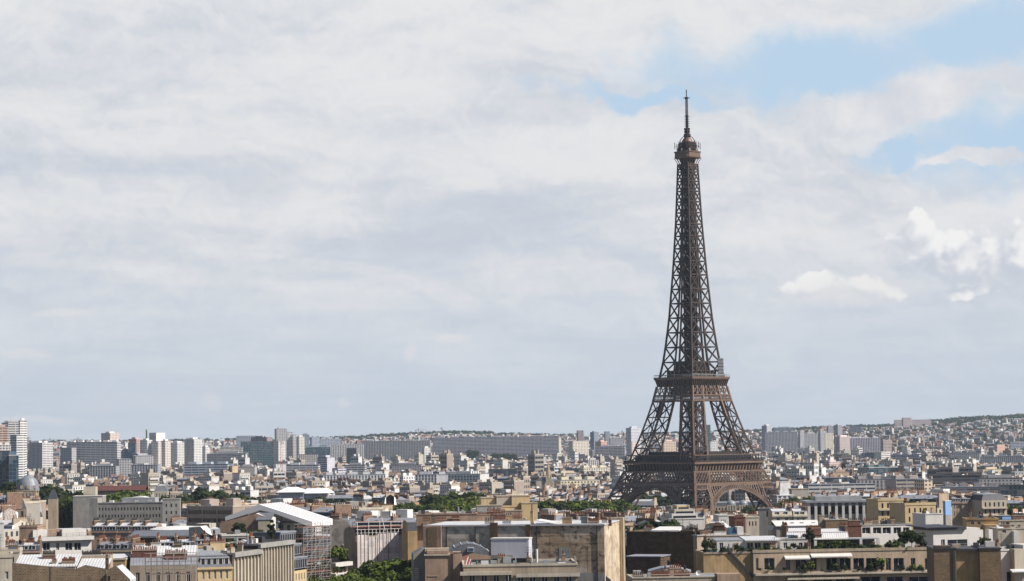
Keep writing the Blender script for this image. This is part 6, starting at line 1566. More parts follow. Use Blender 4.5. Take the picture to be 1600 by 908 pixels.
for a in (
 ('high_rise', 'white banded high rise, left of the two tallest at the left edge', 'high rise', 13, None, 29, 660, 722, 3060, 'wall_band', WHITE, 14, 'dark_metal', 24, 1),
 ('high_rise', 'tallest white high rise at the left edge, with a small round top', 'high rise', 29, 39.5, 42, 657.5, 722, 3040, 'wall_band', WHITE, -14, 'grey_metal', 24, 1, None, 'tallest white high rise'),
 ('high_rise', 'lower white high rise standing before the two tallest', 'high rise', 16, 26, 39, 680, 722, 2960, 'wall_band', WHITE, 40, 'white_metal', 24, 0),
 ('high_rise', 'dark topped high rise behind the orange striped one', 'high rise', 3, None, 14, 661, 690, 3300, 'wall_band', GREY, 0, 'dark_metal', 20, 1),
 ('high_rise', 'orange and white striped high rise cut by the left edge', 'high rise', -8, None, 11.5, 668, 696, 3000, 'wall_band', (.62, .44, .34), 10, 'grey_metal', 22, 1),
 ('apartment_slab', 'low white block in front of the orange striped high rise', 'apartment block', -6, None, 16, 696, 707, 2700, 'wall_grid', WHITE, 10, 'white_metal', 18, 2),
 ('glass_office', 'dark blue glass office block at the left edge', 'office building', -8, None, 15, 705.5, 744, 2050, 'glass_grid', (.06, .12, .17), 8, 'dark_metal', 24, 0, None, 'dark blue glass office'),
 ('glass_office', 'lower dark blue glass wing right of the glass office block', 'office building', 14, None, 29, 712, 744, 2030, 'glass_grid', (.07, .14, .20), 12, 'white_metal', 24, 1),
 ('apartment_slab', 'grey and white slab block right of the tallest white high rise', 'apartment block', 43, 66, 83, 692, 721, 3350, 'wall_band', WHITE, 52, 'white_metal', 16, 2, {'left': 'wall_rib'}, 'grey and white slab block'),
 ('apartment_slab', 'long dark slab block with white balcony stripes', 'apartment block', 104, None, 183, 691.5, 721, 3300, 'wall_band', (.55, .54, .55), -14, 'white_metal', 16, 6, None, 'striped slab block'),
 ('apartment_slab', 'darker end block left of the long striped slab', 'apartment block', 94, None, 112, 700, 716, 3250, 'wall_grid', GREY, -20, 'zinc', 16, 0),
 ('high_rise', 'pink and white tower block above the striped slab', 'high rise', 158, 172, 186, 677, 705, 3900, 'wall_grid', (.66, .56, .52), 48, 'white_metal', 16, 1, None, 'pink tower block'),
 ('office_block', 'pale stepped block right of the striped slab', 'office building', 176, 182, 205, 702, 714, 3500, 'wall_grid', WHITE, 40, 'white_metal', 16, 2),
 ('apartment_slab', 'pinkish brick block with a dark blue front', 'apartment block', 201, 213, 222, 686, 704, 3700, 'wall_grid', (.48, .33, .31), 46, 'white_metal', 16, 1),
 ('glass_office', 'small dark blue cube below the pinkish brick block', 'office building', 200, None, 212, 693, 706, 3500, 'glass_grid', (.05, .09, .17), 0, 'dark_metal', 14, 0),
 ('high_rise', 'slim grey and white tower left of the bright white tower', 'high rise', 219, 230, 238, 688, 713, 3500, 'wall_grid', WHITE, 46, 'white_metal', 14, 1),
 ('high_rise', 'bright white tower with a plain sunlit side', 'high rise', 233, 244, 258, 676.5, 705, 3800, 'wall_rib', (.80, .79, .78), 44, 'white_metal', 16, 0, {'front': 'wall_tint', 'right': 'wall_tint'}, 'bright white tower'),
 ('high_rise', 'beige and grey tower in front of the bright white tower', 'high rise', 236, 247, 252, 690, 714, 3480, 'wall_grid', (.62, .58, .55), 50, 'zinc', 14, 0),
 ('high_rise', 'beige block right of the bright white tower', 'high rise', 251, 258, 267, 689, 706, 3550, 'wall_grid', (.66, .60, .55), 44, 'white_metal', 14, 1),
 ('high_rise', 'twin faced grey and white tower standing alone', 'high rise', 288, 303, 316, 686.5, 711, 3600, 'wall_grid', WHITE, 46, 'white_metal', 16, 1, {'left': 'wall_rib'}, 'twin faced tower'),
 ('office_block', 'low pale block between the beige block and the twin faced tower', 'office building', 267, 277, 290, 692, 705, 3900, 'wall_grid', (.62, .6, .58), 46, 'white_metal', 14, 1),
 ('office_block', 'small white block right of the twin faced tower', 'office building', 316, 321, 328, 699, 708, 3700, 'wall_grid', WHITE, 46, 'white_metal', 14, 1),
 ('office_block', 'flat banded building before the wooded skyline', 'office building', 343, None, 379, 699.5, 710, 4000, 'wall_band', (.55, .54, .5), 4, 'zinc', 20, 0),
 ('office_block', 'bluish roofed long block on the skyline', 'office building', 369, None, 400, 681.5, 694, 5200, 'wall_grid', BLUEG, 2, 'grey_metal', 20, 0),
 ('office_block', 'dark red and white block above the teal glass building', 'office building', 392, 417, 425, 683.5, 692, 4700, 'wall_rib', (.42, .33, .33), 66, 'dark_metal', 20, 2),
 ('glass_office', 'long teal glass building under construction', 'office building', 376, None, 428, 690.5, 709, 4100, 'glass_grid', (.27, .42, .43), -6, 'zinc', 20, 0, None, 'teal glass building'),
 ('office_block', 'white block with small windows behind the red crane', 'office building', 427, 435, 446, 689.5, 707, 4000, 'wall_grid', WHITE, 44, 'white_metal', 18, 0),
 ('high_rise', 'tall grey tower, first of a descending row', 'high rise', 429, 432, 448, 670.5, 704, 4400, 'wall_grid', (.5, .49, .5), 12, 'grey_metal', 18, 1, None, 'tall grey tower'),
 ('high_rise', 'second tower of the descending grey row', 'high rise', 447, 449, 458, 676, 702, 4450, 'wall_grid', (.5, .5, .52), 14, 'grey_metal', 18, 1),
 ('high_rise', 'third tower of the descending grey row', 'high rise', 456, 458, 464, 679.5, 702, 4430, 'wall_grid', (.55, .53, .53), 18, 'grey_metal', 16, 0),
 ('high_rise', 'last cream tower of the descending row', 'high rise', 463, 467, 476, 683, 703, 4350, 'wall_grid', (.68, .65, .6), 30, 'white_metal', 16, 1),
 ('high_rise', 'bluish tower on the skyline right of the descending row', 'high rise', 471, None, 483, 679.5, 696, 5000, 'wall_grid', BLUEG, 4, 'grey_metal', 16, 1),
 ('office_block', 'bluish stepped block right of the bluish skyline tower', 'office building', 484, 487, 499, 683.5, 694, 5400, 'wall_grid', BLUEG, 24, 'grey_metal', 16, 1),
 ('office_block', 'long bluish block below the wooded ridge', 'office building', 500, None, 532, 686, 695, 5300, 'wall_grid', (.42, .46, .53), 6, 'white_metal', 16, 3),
 ('office_block', 'long white colonnaded block below the wooded ridge', 'office building', 517, None, 568, 695, 706, 4700, 'wall_rib', WHITE, 2, 'white_metal', 16, 0, None, 'white colonnaded block'),
 ('office_block', 'dark cube with a bright white right side', 'office building', 541, 557, 563, 700.5, 714, 4000, 'wall_grid', (.2, .2, .22), 60, 'zinc', 16, 0, {'front': 'wall_tint'}, ),
 ('glass_office', 'low dark green glass block left of the white colonnaded block', 'office building', 470, None, 516, 699, 705, 4600, 'glass_grid', (.12, .2, .24), 2, 'white_metal', 16, 2),
 ('office_block', 'hotel like block with tall window strips under the descending towers', 'office building', 466, None, 497, 710.5, 722, 3500, 'wall_rib', (.56, .52, .48), 6, 'slate_grey', 16, 0),
 ('office_block', 'lilac and grey banded office with a plain right side', 'office building', 496, 511, 523, 715, 743, 2900, 'wall_band', LILAC, 46, 'zinc', 16, 1, {'front': 'wall_tint', 'right': 'wall_tint'}, 'lilac office'),
 ('office_block', 'low grey office joined to the lilac one', 'office building', 447, None, 497, 727, 742, 2850, 'wall_band', (.5, .5, .54), -6, 'zinc', 16, 2),
 ('office_block', 'lilac white hoarding box at the foot of the red crane', 'office building', 427, 431, 447, 726, 741, 2830, 'wall_tint', (.66, .64, .66), 20, 'white_metal', 16, 0, None, 'lilac white box'),
 ('office_block', 'lilac low block right of the lilac office', 'office building', 519, 528, 541, 732, 743, 2800, 'wall_band', LILAC, 40, 'zinc', 16, 0),
 ('office_block', 'dark roofed office right of the lilac low block', 'office building', 538, None, 570, 727, 743, 2850, 'wall_band', (.42, .41, .43), -6, 'slate', 16, 1),
 ('office_block', 'long row of pale gables with deep openings', 'office building', 505, None, 602, 743, 756, 2350, 'wall_rib', (.62, .63, .66), 4, 'zinc', 14, 5, None, 'row of pale gables'),
 ('apartment_slab', 'vast long grey slab block on the skyline', 'apartment block', 676, None, 873, 684.5, 711, 5200, 'wall_band', (.47, .45, .49), -9, 'grey_metal', 16, 9, None, 'vast grey slab'),
 ('apartment_slab', 'sunlit end tower of the vast grey slab', 'apartment block', 872, 873, 877, 685, 708, 4900, 'wall_grid', (.7, .64, .57), 34, 'white_metal', 16, 0),  # end of the slab, its sunlight put into a paler tint
 ('apartment_slab', 'long lower grey slab left of the vast one', 'apartment block', 566, None, 672, 690, 702, 5000, 'wall_rib', (.42, .41, .43), -6, 'grey_metal', 16, 5, None, 'lower grey slab'),
 ('apartment_block', 'white stepped block before the left end of the vast slab', 'apartment block', 660, 663, 672, 700, 716, 4000, 'wall_grid', WHITE, 34, 'white_metal', 14, 1),
 ('office_block', 'cream banded block behind the tower, right of the vast slab', 'office building', 889, 895, 920, 689.5, 706, 4600, 'wall_grid', (.72, .66, .56), 24, 'white_metal', 16, 0, None, 'cream banded block'),
 ('high_rise', 'brown skyline tower above the cream banded block', 'high rise', 901, 903, 912, 673, 690, 5800, 'wall_rib', (.33, .27, .29), 20, 'grey_metal', 16, 0),
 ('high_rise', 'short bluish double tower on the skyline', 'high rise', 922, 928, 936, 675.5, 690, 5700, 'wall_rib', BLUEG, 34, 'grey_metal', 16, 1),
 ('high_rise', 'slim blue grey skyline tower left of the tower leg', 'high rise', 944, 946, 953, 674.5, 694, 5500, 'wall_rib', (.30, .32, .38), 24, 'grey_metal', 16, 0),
 ('apartment_slab', 'brick red stepped block before the slim skyline tower', 'apartment block', 930, 939, 949, 690, 699, 4700, 'wall_grid', (.55, .34, .27), 46, 'white_metal', 16, 1),
 ('apartment_slab', 'grey slab with a cream end, left of the tower leg', 'apartment block', 929, None, 976, 698, 711, 4300, 'wall_band', (.44, .42, .44), -10, 'white_metal', 14, 1),
 ('office_block', 'grey office on the skyline beside the tower leg', 'office building', 953, None, 974, 685, 697, 5200, 'wall_grid', (.42, .42, .45), 4, 'grey_metal', 16, 1),
 ('high_rise', 'blue grey tower with a pale right half beside the tower leg', 'high rise', 978, 986, 1001, 669, 700, 4500, 'wall_grid', (.55, .57, .62), 44, 'grey_metal', 16, 1),
 ('apartment_slab', 'pinkish white block touching the tower leg', 'apartment block', 983, 987, 1000, 690.5, 708, 4000, 'wall_grid', (.72, .62, .58), 30, 'white_metal', 16, 0),
 ('apartment_slab', 'peach coloured block seen between the tower legs', 'apartment block', 1034, 1037, 1056, 690, 704, 4200, 'wall_grid', (.74, .58, .46), 16, 'white_metal', 16, 1),
 ('glass_office', 'teal glass high rise seen between the right tower legs', 'high rise', 1098, None, 1110, 664, 706, 4000, 'glass_grid', (.18, .33, .38), 6, 'white_metal', 20, 0),
 ('apartment_block', 'white block beside the teal high rise between the legs', 'apartment block', 1109, 1110, 1121, 690, 706, 3900, 'wall_grid', WHITE, 20, 'white_metal', 16, 0),
 ('school_building', 'long cream building with rows of square windows', 'school building', 866, 876, 937, 751, 764, 2350, 'wall_grid', (.74, .66, .48), 12, 'zinc', 16, 3, None, 'long cream building'),
 ('office_block', 'cream roofed block with a pale front behind the long cream building', 'office building', 904, 912, 950, 731.5, 744, 2900, 'wall_grid', (.74, .68, .56), 18, 'limestone_pale', 16, 3),
 ('office_block', 'cream low wing left of the cream roofed block', 'office building', 870, None, 905, 740, 746, 2850, 'wall_band', (.70, .63, .52), 6, 'limestone_pale', 16, 1),
 ('glass_office', 'dark navy office with thin white posts', 'office building', 763, None, 808, 734, 750, 2700, 'glass_grid', (.10, .11, .15), -4, 'dark_metal', 18, 0, None, 'navy office'),
 ('glass_office', 'small dark blue office with a flat roof', 'office building', 800, None, 818, 724, 734, 3200, 'glass_grid', (.04, .06, .11), -4, 'zinc', 18, 0),
 ('apartment_slab', 'grey ribbed block, left part of the long pale row', 'apartment block', 648, None, 682, 742, 757, 2350, 'wall_rib', (.52, .52, .54), -4, 'zinc', 14, 1, None, 'grey ribbed block'),
 ('apartment_slab', 'plain lilac white block in the long pale row', 'apartment block', 682, None, 700, 742, 756, 2345, 'wall_tint', (.66, .65, .68), 2, 'zinc', 14, 1),
 ('apartment_slab', 'grey balconied block at the right of the long pale row', 'apartment block', 700, 750, 764, 741, 760, 2300, 'wall_grid', (.56, .56, .55), 72, 'zinc', 14, 4, {'front': 'wall_tint'}),
 ('apartment_block', 'pale yellow roofed block above the long pale row', 'apartment block', 659, 661, 673, 730, 740, 2700, 'wall_grid', (.76, .70, .56), 20, 'limestone_pale', 14, 0),
 ('apartment_block', 'dark grey block left of the pale yellow roofed one', 'apartment block', 612, None, 658, 727, 741, 2750, 'wall_grid', (.34, .34, .36), -4, 'slate', 14, 1),
 ('apartment_block', 'white stepped block in the middle distance, left of the navy office', 'apartment block', 624, 630, 648, 744, 760, 2250, 'wall_grid', (.68, .67, .68), 40, 'white_metal', 14, 2),
 ('office_block', 'grey office with white frame bays, centre of the city', 'office building', 916, 919, 935, 719, 732, 3200, 'wall_rib', (.6, .58, .56), 20, 'zinc', 14, 1),
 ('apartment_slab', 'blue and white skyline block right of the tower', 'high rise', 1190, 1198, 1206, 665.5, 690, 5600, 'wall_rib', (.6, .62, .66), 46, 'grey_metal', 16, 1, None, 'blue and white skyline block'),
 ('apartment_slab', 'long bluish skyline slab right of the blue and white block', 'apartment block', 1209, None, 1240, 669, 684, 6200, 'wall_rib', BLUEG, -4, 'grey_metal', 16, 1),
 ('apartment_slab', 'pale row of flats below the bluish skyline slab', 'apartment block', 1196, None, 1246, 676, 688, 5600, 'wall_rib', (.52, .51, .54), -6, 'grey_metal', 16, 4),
 ('high_rise', 'slim grey tower among the flats right of the tower', 'high rise', 1247, 1250, 1257, 674, 690, 5500, 'wall_rib', (.5, .5, .54), 30, 'white_metal', 14, 0),
 ('apartment_slab', 'pale block before the hillside right of the slim grey tower', 'apartment block', 1257, None, 1278, 678, 689, 5600, 'wall_grid', (.62, .6, .6), -4, 'white_metal', 14, 1),
 ('high_rise', 'grey tower with a cream neighbour on the hillside', 'high rise', 1278, 1282, 1288, 674, 690, 5600, 'wall_rib', (.52, .51, .54), 30, 'grey_metal', 14, 0),
 ('apartment_block', 'cream block between grey towers on the hillside', 'apartment block', 1287, 1289, 1302, 677, 690, 5700, 'wall_grid', (.7, .64, .54), 14, 'white_metal', 14, 0),
 ('high_rise', 'left of two short skyline towers, slightly lower', 'high rise', 1292, 1294, 1302, 666, 676, 6800, 'wall_rib', (.42, .40, .44), 16, 'grey_metal', 14, 1),
 ('high_rise', 'right of two short skyline towers, slightly taller', 'high rise', 1303, 1309, 1316, 664.5, 680, 6700, 'wall_rib', (.42, .42, .47), 36, 'grey_metal', 14, 1),
 ('office_block', 'dark flat block on the hill crest', 'office building', 1327, None, 1346, 666.5, 675, 7000, 'wall_rib', (.36, .35, .40), -10, 'grey_metal', 16, 0),
 ('apartment_slab', 'pinkish and cream towers joined at a corner on the right slope', 'apartment block', 1303, 1312, 1330, 682.5, 705, 4800, 'wall_rib', (.62, .52, .49), 46, 'white_metal', 14, 1, None, 'pinkish corner towers'),
 ('apartment_slab', 'long lilac slab with cream stair strips on the right slope', 'apartment block', 1329, None, 1376, 685, 700, 4850, 'wall_rib', (.54, .52, .60), -4, 'white_metal', 14, 3, None, 'long lilac slab'),
 ('office_block', 'pinkish low block right of the long lilac slab', 'office building', 1376, 1380, 1393, 688, 700, 4900, 'wall_band', (.52, .42, .38), 20, 'white_metal', 14, 0),
 ('hospital', 'large pink stepped building on the hilltop', 'hospital', 1397, 1398, 1455, 656.5, 672, 7400, 'wall_rib', (.58, .48, .48), 10, 'grey_metal', 20, 0, None, 'large hilltop building'),
 ('hospital_tower', 'taller pink middle tower of the hilltop building', 'hospital', 1409, 1411, 1424, 653, 672, 7370, 'wall_rib', (.60, .49, .48), 14, 'grey_metal', 16, 0),
 ('office_block', 'beige and white banded tower in the shaded belt', 'office building', 1366, 1377, 1391, 706.5, 724, 3300, 'wall_band', (.66, .62, .58), 50, 'white_metal', 14, 0, {'left': 'wall_tint'}, 'beige banded tower'),
 ('glass_office', 'dark blue block left of the beige banded tower', 'office building', 1346, None, 1367, 708.5, 720, 3500, 'glass_grid', (.06, .09, .16), -6, 'dark_metal', 14, 0),
 ('glass_office', 'green glass office with white roof boxes', 'office building', 1341, 1358, 1391, 731, 748, 2400, 'glass_grid', (.10, .16, .18), 16, 'white_metal', 16, 2, None, 'green glass office'),
 ('office_block', 'ochre brick block left of the green glass office', 'office building', 1299, 1301, 1327, 738, 748, 2450, 'wall_tint', (.50, .37, .26), 8, 'limestone', 14, 1),
 ('office_block', 'pink block with dark roof boxes in the middle distance', 'office building', 1287, 1296, 1312, 722, 734, 2900, 'wall_grid', (.58, .46, .42), 40, 'white_metal', 14, 1),
 ('glass_office', 'dark blue office with a pale sign like top strip', 'office building', 1290, None, 1331, 747, 758, 2000, 'glass_grid', (.05, .07, .11), 0, 'zinc', 14, 0),
 ('glass_office', 'long dark glass building with white floor bands', 'office building', 1263, None, 1367, 758, 776, 1480, 'wall_band', (.50, .50, .50), 3, 'zinc', 18, 0, None, 'long dark glass building'),
 ('office_block', 'beige low end block left of the long dark glass building', 'office building', 1237, None, 1263, 765, 779, 1460, 'wall_tint', (.46, .41, .37), 3, 'limestone', 14, 0),
 ('apartment_block', 'white block with a few dark windows right of the tower foot', 'apartment block', 1217, 1219, 1235, 753.5, 776, 1650, 'wall_tint', (.72, .71, .71), 14, 'white_metal', 14, 0, None, 'white tower-foot block'),
 ('office_block', 'low white band block before the white block by the tower foot', 'office building', 1214, None, 1241, 775, 787, 1360, 'wall_rib', (.66, .66, .68), 4, 'white_metal', 14, 1),
 ('office_block', 'grey block with vertical bays behind the long dark glass building', 'office building', 1338, None, 1384, 750, 776, 1900, 'wall_rib', (.34, .31, .31), 6, 'slate_grey', 16, 2),
 ('office_block', 'brown and grey office with a cream right end', 'office building', 1384, 1400, 1444, 749.5, 777, 1700, 'wall_band', (.40, .35, .32), 6, 'zinc', 16, 2, {'left': 'wall_tint'}, 'brown and grey office'),
 ('office_block', 'cream end of the brown and grey office', 'office building', 1444, None, 1457, 751, 778, 1690, 'wall_grid', (.62, .50, .38), 20, 'zinc', 16, 0),
 ('car_park', 'dark open decked building on the right', 'car park', 1457, None, 1532, 744, 764, 1950, 'wall_band', (.16, .14, .14), -10, 'dark_metal', 18, 3, None, 'dark decked building'),
 ('office_block', 'beige plain block before the dark decked building', 'office building', 1456, 1460, 1474, 762, 778, 1650, 'wall_tint', (.45, .40, .35), 16, 'zinc', 14, 0),
 ('office_block', 'long dark banded office on the right', 'office building', 1473, None, 1564, 762, 778, 1640, 'wall_band', (.24, .23, .24), -4, 'zinc', 18, 4, None, 'long dark banded office'),
 ('office_block', 'grey block with a grid of square windows on the right', 'office building', 1530, None, 1598, 748, 764, 1900, 'wall_grid', (.38, .37, .37), -4, 'dark_metal', 16, 1),
 ('office_block', 'dark roof tower above the grey gridded block', 'office building', 1565, None, 1577, 737, 748, 1930, 'wall_tint', (.10, .10, .11), -10, 'dark_metal', 12, 0),
 ('glass_office', 'dark glass office cut by the right edge', 'office building', 1563, None, 1625, 759, 790, 1550, 'glass_grid', (.12, .12, .13), -6, 'dark_metal', 18, 0, None, 'right-edge glass office'),
 ('office_block', 'cream low block above the dark decked building', 'office building', 1531, 1536, 1566, 734, 742, 2500, 'wall_tint', (.70, .60, .44), 12, 'limestone_pale', 14, 1),
 ('apartment_block', 'white gridded block at the right edge', 'apartment block', 1586, None, 1612, 738, 748, 2300, 'wall_grid', (.66, .64, .62), 6, 'white_metal', 14, 0),
 ('apartment_block', 'pink orange block among hillside trees', 'apartment block', 1553, 1558, 1570, 694.5, 705, 4600, 'wall_grid', (.66, .42, .33), 34, 'zinc', 14, 0, None, 'pink orange block'),
 ('office_block', 'pale blue banded office at the right edge of the hillside', 'office building', 1579, None, 1612, 691, 703, 4700, 'wall_band', (.55, .60, .68), -4, 'zinc', 14, 0),
 ('apartment_slab', 'long pale terraced flats high on the wooded hill', 'apartment block', 1500, None, 1552, 669, 677, 6900, 'wall_rib', (.70, .66, .60), -14, 'white_metal', 14, 2, None, 'pale terraced flats'),
 ('apartment_slab', 'white flats below the trees left of the terraced ones', 'apartment block', 1478, None, 1517, 663.5, 670, 7300, 'wall_grid', (.62, .60, .60), 0, 'white_metal', 14, 2),
 ('apartment_block', 'broad white villa block on the right hilltop', 'apartment block', 1563, None, 1584, 663, 671, 7000, 'wall_grid', (.72, .70, .67), 4, 'zinc_light', 14, 1),
 ('apartment_slab', 'dark shaded slab across the right middle distance', 'apartment block', 1484, None, 1530, 708, 722, 3400, 'wall_grid', (.36, .36, .39), -10, 'slate_grey', 14, 2),  # shade over this slab and the next two is put into their tints
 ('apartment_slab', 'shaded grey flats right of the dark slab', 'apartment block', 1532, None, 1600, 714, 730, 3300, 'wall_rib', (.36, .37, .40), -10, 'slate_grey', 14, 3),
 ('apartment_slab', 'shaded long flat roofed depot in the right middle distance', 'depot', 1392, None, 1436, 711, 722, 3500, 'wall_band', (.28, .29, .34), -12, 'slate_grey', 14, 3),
 ('office_block', 'grey portal building with a dark recessed centre', 'office building', 181, 186, 206, 718, 744, 2500, 'wall_grid', (.40, .40, .42), 12, 'zinc', 16, 0, None, 'grey portal building'),
 ('apartment_slab', 'grey block with white window strips left of the portal building', 'apartment block', 140, None, 181, 729, 745, 2550, 'wall_rib', (.46, .46, .48), -8, 'slate_grey', 16, 1),
 ('apartment_block', 'pale block behind the grey portal building', 'apartment block', 205, 212, 240, 713, 728, 2900, 'wall_grid', (.56, .54, .55), 10, 'zinc', 16, 1),
 ('apartment_slab', 'grey block with tall blue windows right of the portal building', 'apartment block', 205, None, 246, 727, 746, 2450, 'wall_rib', (.44, .46, .52), -6, 'zinc', 16, 0),
 ('office_block', 'long curved blue windowed office with white balconies at its left', 'office building', 287, 296, 364, 726, 744, 2350, 'wall_band', (.40, .44, .52), -8, 'slate_grey', 16, 3, None, 'long blue windowed office'),
 ('office_block', 'ochre end wall of the long blue windowed office', 'office building', 363, None, 372, 728, 744, 2320, 'wall_tint', (.62, .46, .30), 30, 'zinc', 16, 0),
 ('office_block', 'plain grey block right of the ochre end wall', 'office building', 372, None, 398, 730, 744, 2400, 'wall_tint', (.38, .37, .37), -4, 'zinc', 16, 1),
 ('apartment_slab', 'low dark long roofed hall in the left middle distance', 'hall', 323, None, 384, 709, 716, 3500, 'wall_band', (.26, .26, .29), -8, 'white_metal', 18, 1),
):
    blk(*a)
# long concrete office with punched windows
b = B('concrete_office', 'long plain grey office with rows of small square windows beyond the slate roofed row', 'office building', 141, 262, 1120, 787, 14, -5, see=812)
b.walls('concrete', openings={'front': grid(b.W * .93, b.H - 14, b.H - .8, 22, 4, .45, .42)}, trims=False, recess=.3); b.flat_roof('zinc', .4, 'concrete')
b.box('stair_tower', -.3, 3.6, -.4, 8, b.H - 12, b.H + 2.6, 'concrete'); b.box('upper_storey', 14, 30, 4, 12, b.H, b.H + 2.4, 'grey_metal')
for k in range(5): b.box('roof_vent', 8 + k * 6.2, 10 + k * 6.2, 4, 6, b.H, b.H + 1.3, 'white_metal')
b2 = B('concrete_office', 'pale stair end block of the long plain grey office', 'office building', 254, 281, 1100, 781, 12, 6, see=812)
b2.walls('concrete', openings={'front': grid(b2.W, b2.H - 14, b2.H - .8, 3, 4, .3, .45)}, trims=False); b2.flat_roof('zinc', .4, 'concrete')
LM.append(('long plain grey office', 205, 795))
# white arched roof shell behind the grey office
t = thing('roof_shell', 'white arched roof shell rising behind the long plain grey office', 'roof', P(222, 786, 1150))
mb = MB(); k0 = 1300 / F
for k in range(12):
    a0, a1 = math.pi * (0.12 + .5 * k / 12), math.pi * (0.12 + .5 * (k + 1) / 12)
    for y0, y1 in ((0, 9),):
        q = lambda a, y, r: (r * math.cos(a) - 2, y, r * .62 * math.sin(a) - 3)
        mb.poly([q(a0, y0, 10), q(a0, y1, 10), q(a1, y1, 10), q(a1, y0, 10)], 'tent_fabric'); mb.poly([q(a0, y0, 8.8), q(a0, y0, 10), q(a1, y0, 10), q(a1, y0, 8.8)], 'white_metal'); mb.poly([q(a0, y0, 8.8), q(a1, y0, 8.8), q(a1, y1, 8.8), q(a0, y1, 8.8)], 'grey_metal')
mb.build('shell', t)
for x in (-9, -1.5, 6): mb = MB(); mb.beam((x, 4, -14), (x, 4, 1.5), .4, 'grey_metal'); mb.build('post', t)
# domed hall
b = B('domed_hall', 'stone hall under a large grey lead dome with round windows', 'hall', 26, 56, 1250, 768, 12, 4, see=774)
b.walls('limestone', openings={'front': grid(b.W, b.H - 6, b.H - .6, 5, 1, .4, .7)}); b.flat_roof('zinc', .5, 'limestone')
mb = MB(); cx, cy = b.U(42), 6.0; rr = 5.7
mb.lathe(cx, cy, [(rr * 1.02, b.H), (rr * 1.02, b.H + 1.2), (rr, b.H + 1.3), (rr * .97, b.H + 3.0), (rr * .86, b.H + 4.9), (rr * .68, b.H + 6.5), (rr * .42, b.H + 7.7), (rr * .16, b.H + 8.2), (rr * .14, b.H + 9.0), (.05, b.H + 9.3)], 24, 'lead_dome'); b.part('dome', mb)
for a in (-.5, .1, .7): 
    x, y = cx + rr * math.sin(a), cy - rr * math.cos(a); b.box('round_window', x - .8, x + .8, y - .35, y + .5, b.H + 1.3, b.H + 3.0, 'limestone')
b.box('pier', b.U(24), b.U(27), 4, 6, b.H - 2, b.H + 3.4, 'limestone'); LM.append(('domed hall', 41, 760))
b = B('turret_house', 'small dark pointed slate roof tower, right of the domed hall', 'tower', 75, 90, 1140, 780, 6, 8)
b.walls('limestone'); mb = MB(); W = b.W; ap = b.Z(766); 
for q0, q1 in (((0, 0), (W, 0)), ((W, 0), (W, 6)), ((W, 6), (0, 6)), ((0, 6), (0, 0))):
    m_ = lambda q: (W / 2 + (q[0] - W / 2) * .35, 3 + (q[1] - 3) * .35, ap)
    mb.poly([(q0[0], q0[1], b.H), (q1[0], q1[1], b.H), m_(q1), m_(q0)], 'slate')
mb.poly([m_((0, 0)), m_((W, 0)), m_((W, 6)), m_((0, 6))], 'zinc'); b.part('roof', mb)
b = B('mansion', 'pale mansion under a rounded grey slate roof, right of the white arched shell', 'house', 240, 262, 1260, 768, 12, 6)
b.walls('limestone_pale', openings={'front': grid(b.W, b.H - 7, b.H - .5, 4, 2, .4, .6)}); mb = MB(); mansard(mb, b.W, 12, b.H, 3.0, .8, 1.6, 'slate_grey', 'zinc_light', 'limestone_pale', (True, True)); b.part('roof', mb)
b = B('red_roof_hall', 'long low hall with a dark red roof among trees', 'hall', 146, 226, 1330, 768, 10, -2)
b.walls('limestone'); mb = MB(); mb.prism([(-.5, b.H), (b.W + .5, b.H), (b.W + .5, b.H + .4), (-.5, b.H + .4)], -.6, 10.6, 'flower_red'); slope(mb, -.5, b.W + .5, -.6, 5, b.H + .41, b.H + 3, 'flower_red'); slope(mb, -.5, b.W + .5, 5.01, 10.6, b.H + 3, b.H + .41, 'flower_red'); b.part('roof', mb)
b = B('greenhouse_roof', 'long flat bright white roof before the red roofed hall', 'hall', 114, 160, 1220, 776, 12, 1); b.walls('concrete'); b.flat_roof('white_metal', .3, 'white_paint'); b.box('pavilion', b.U(124), b.U(143), 13, 20, b.H - 4, b.H + 4.6, 'limestone_pale')
# two white tents in the middle distance
for nm, lb, px0, px1, top, ridge in (('marquee', 'white marquee roof, left and more pointed of two beside the trees', 434, 474, 769.5, 761), ('marquee', 'white marquee roof, right and flatter of two beside the trees', 473, 512, 771, 763)):
    b = B(nm, lb, 'tent', px0, px1, 1260, top, 16, -6, see=780)
    mb = MB(); e = .8; zr = b.Z(ridge, b.W / 2, 8); W = b.W; f_ = .18 if px0 < 450 else .04
    a = [(-e, -e, b.H), (W + e, -e, b.H), (W + e, 16 + e, b.H), (-e, 16 + e, b.H)]; r = [(W * (.25 if px0 < 450 else .05), 8, zr), (W * (.65 if px0 < 450 else .9), 8, zr)]
    mb.poly([a[0], a[1], r[1], r[0]], 'tent_fabric'); mb.poly([a[2], a[3], r[0], r[1]], 'tent_fabric'); mb.poly([a[1], a[2], r[1]], 'tent_fabric'); mb.poly([a[3], a[0], r[0]], 'tent_fabric'); mb.poly(a[::-1], 'tent_fabric')
    b.part('canopy', mb)
    for x in (0, W / 3, 2 * W / 3, W):
        for y in (0, 16): b.box('post', x - .1, x + .1, y - .1, y + .1, 0, b.H - .02, 'white_metal')
    b.box('side_wall', .2, W - .2, 1, 1.1, b.H - 3.4, b.H - .05, 'shaded_white')
LM.append(('white marquees', 474, 767))
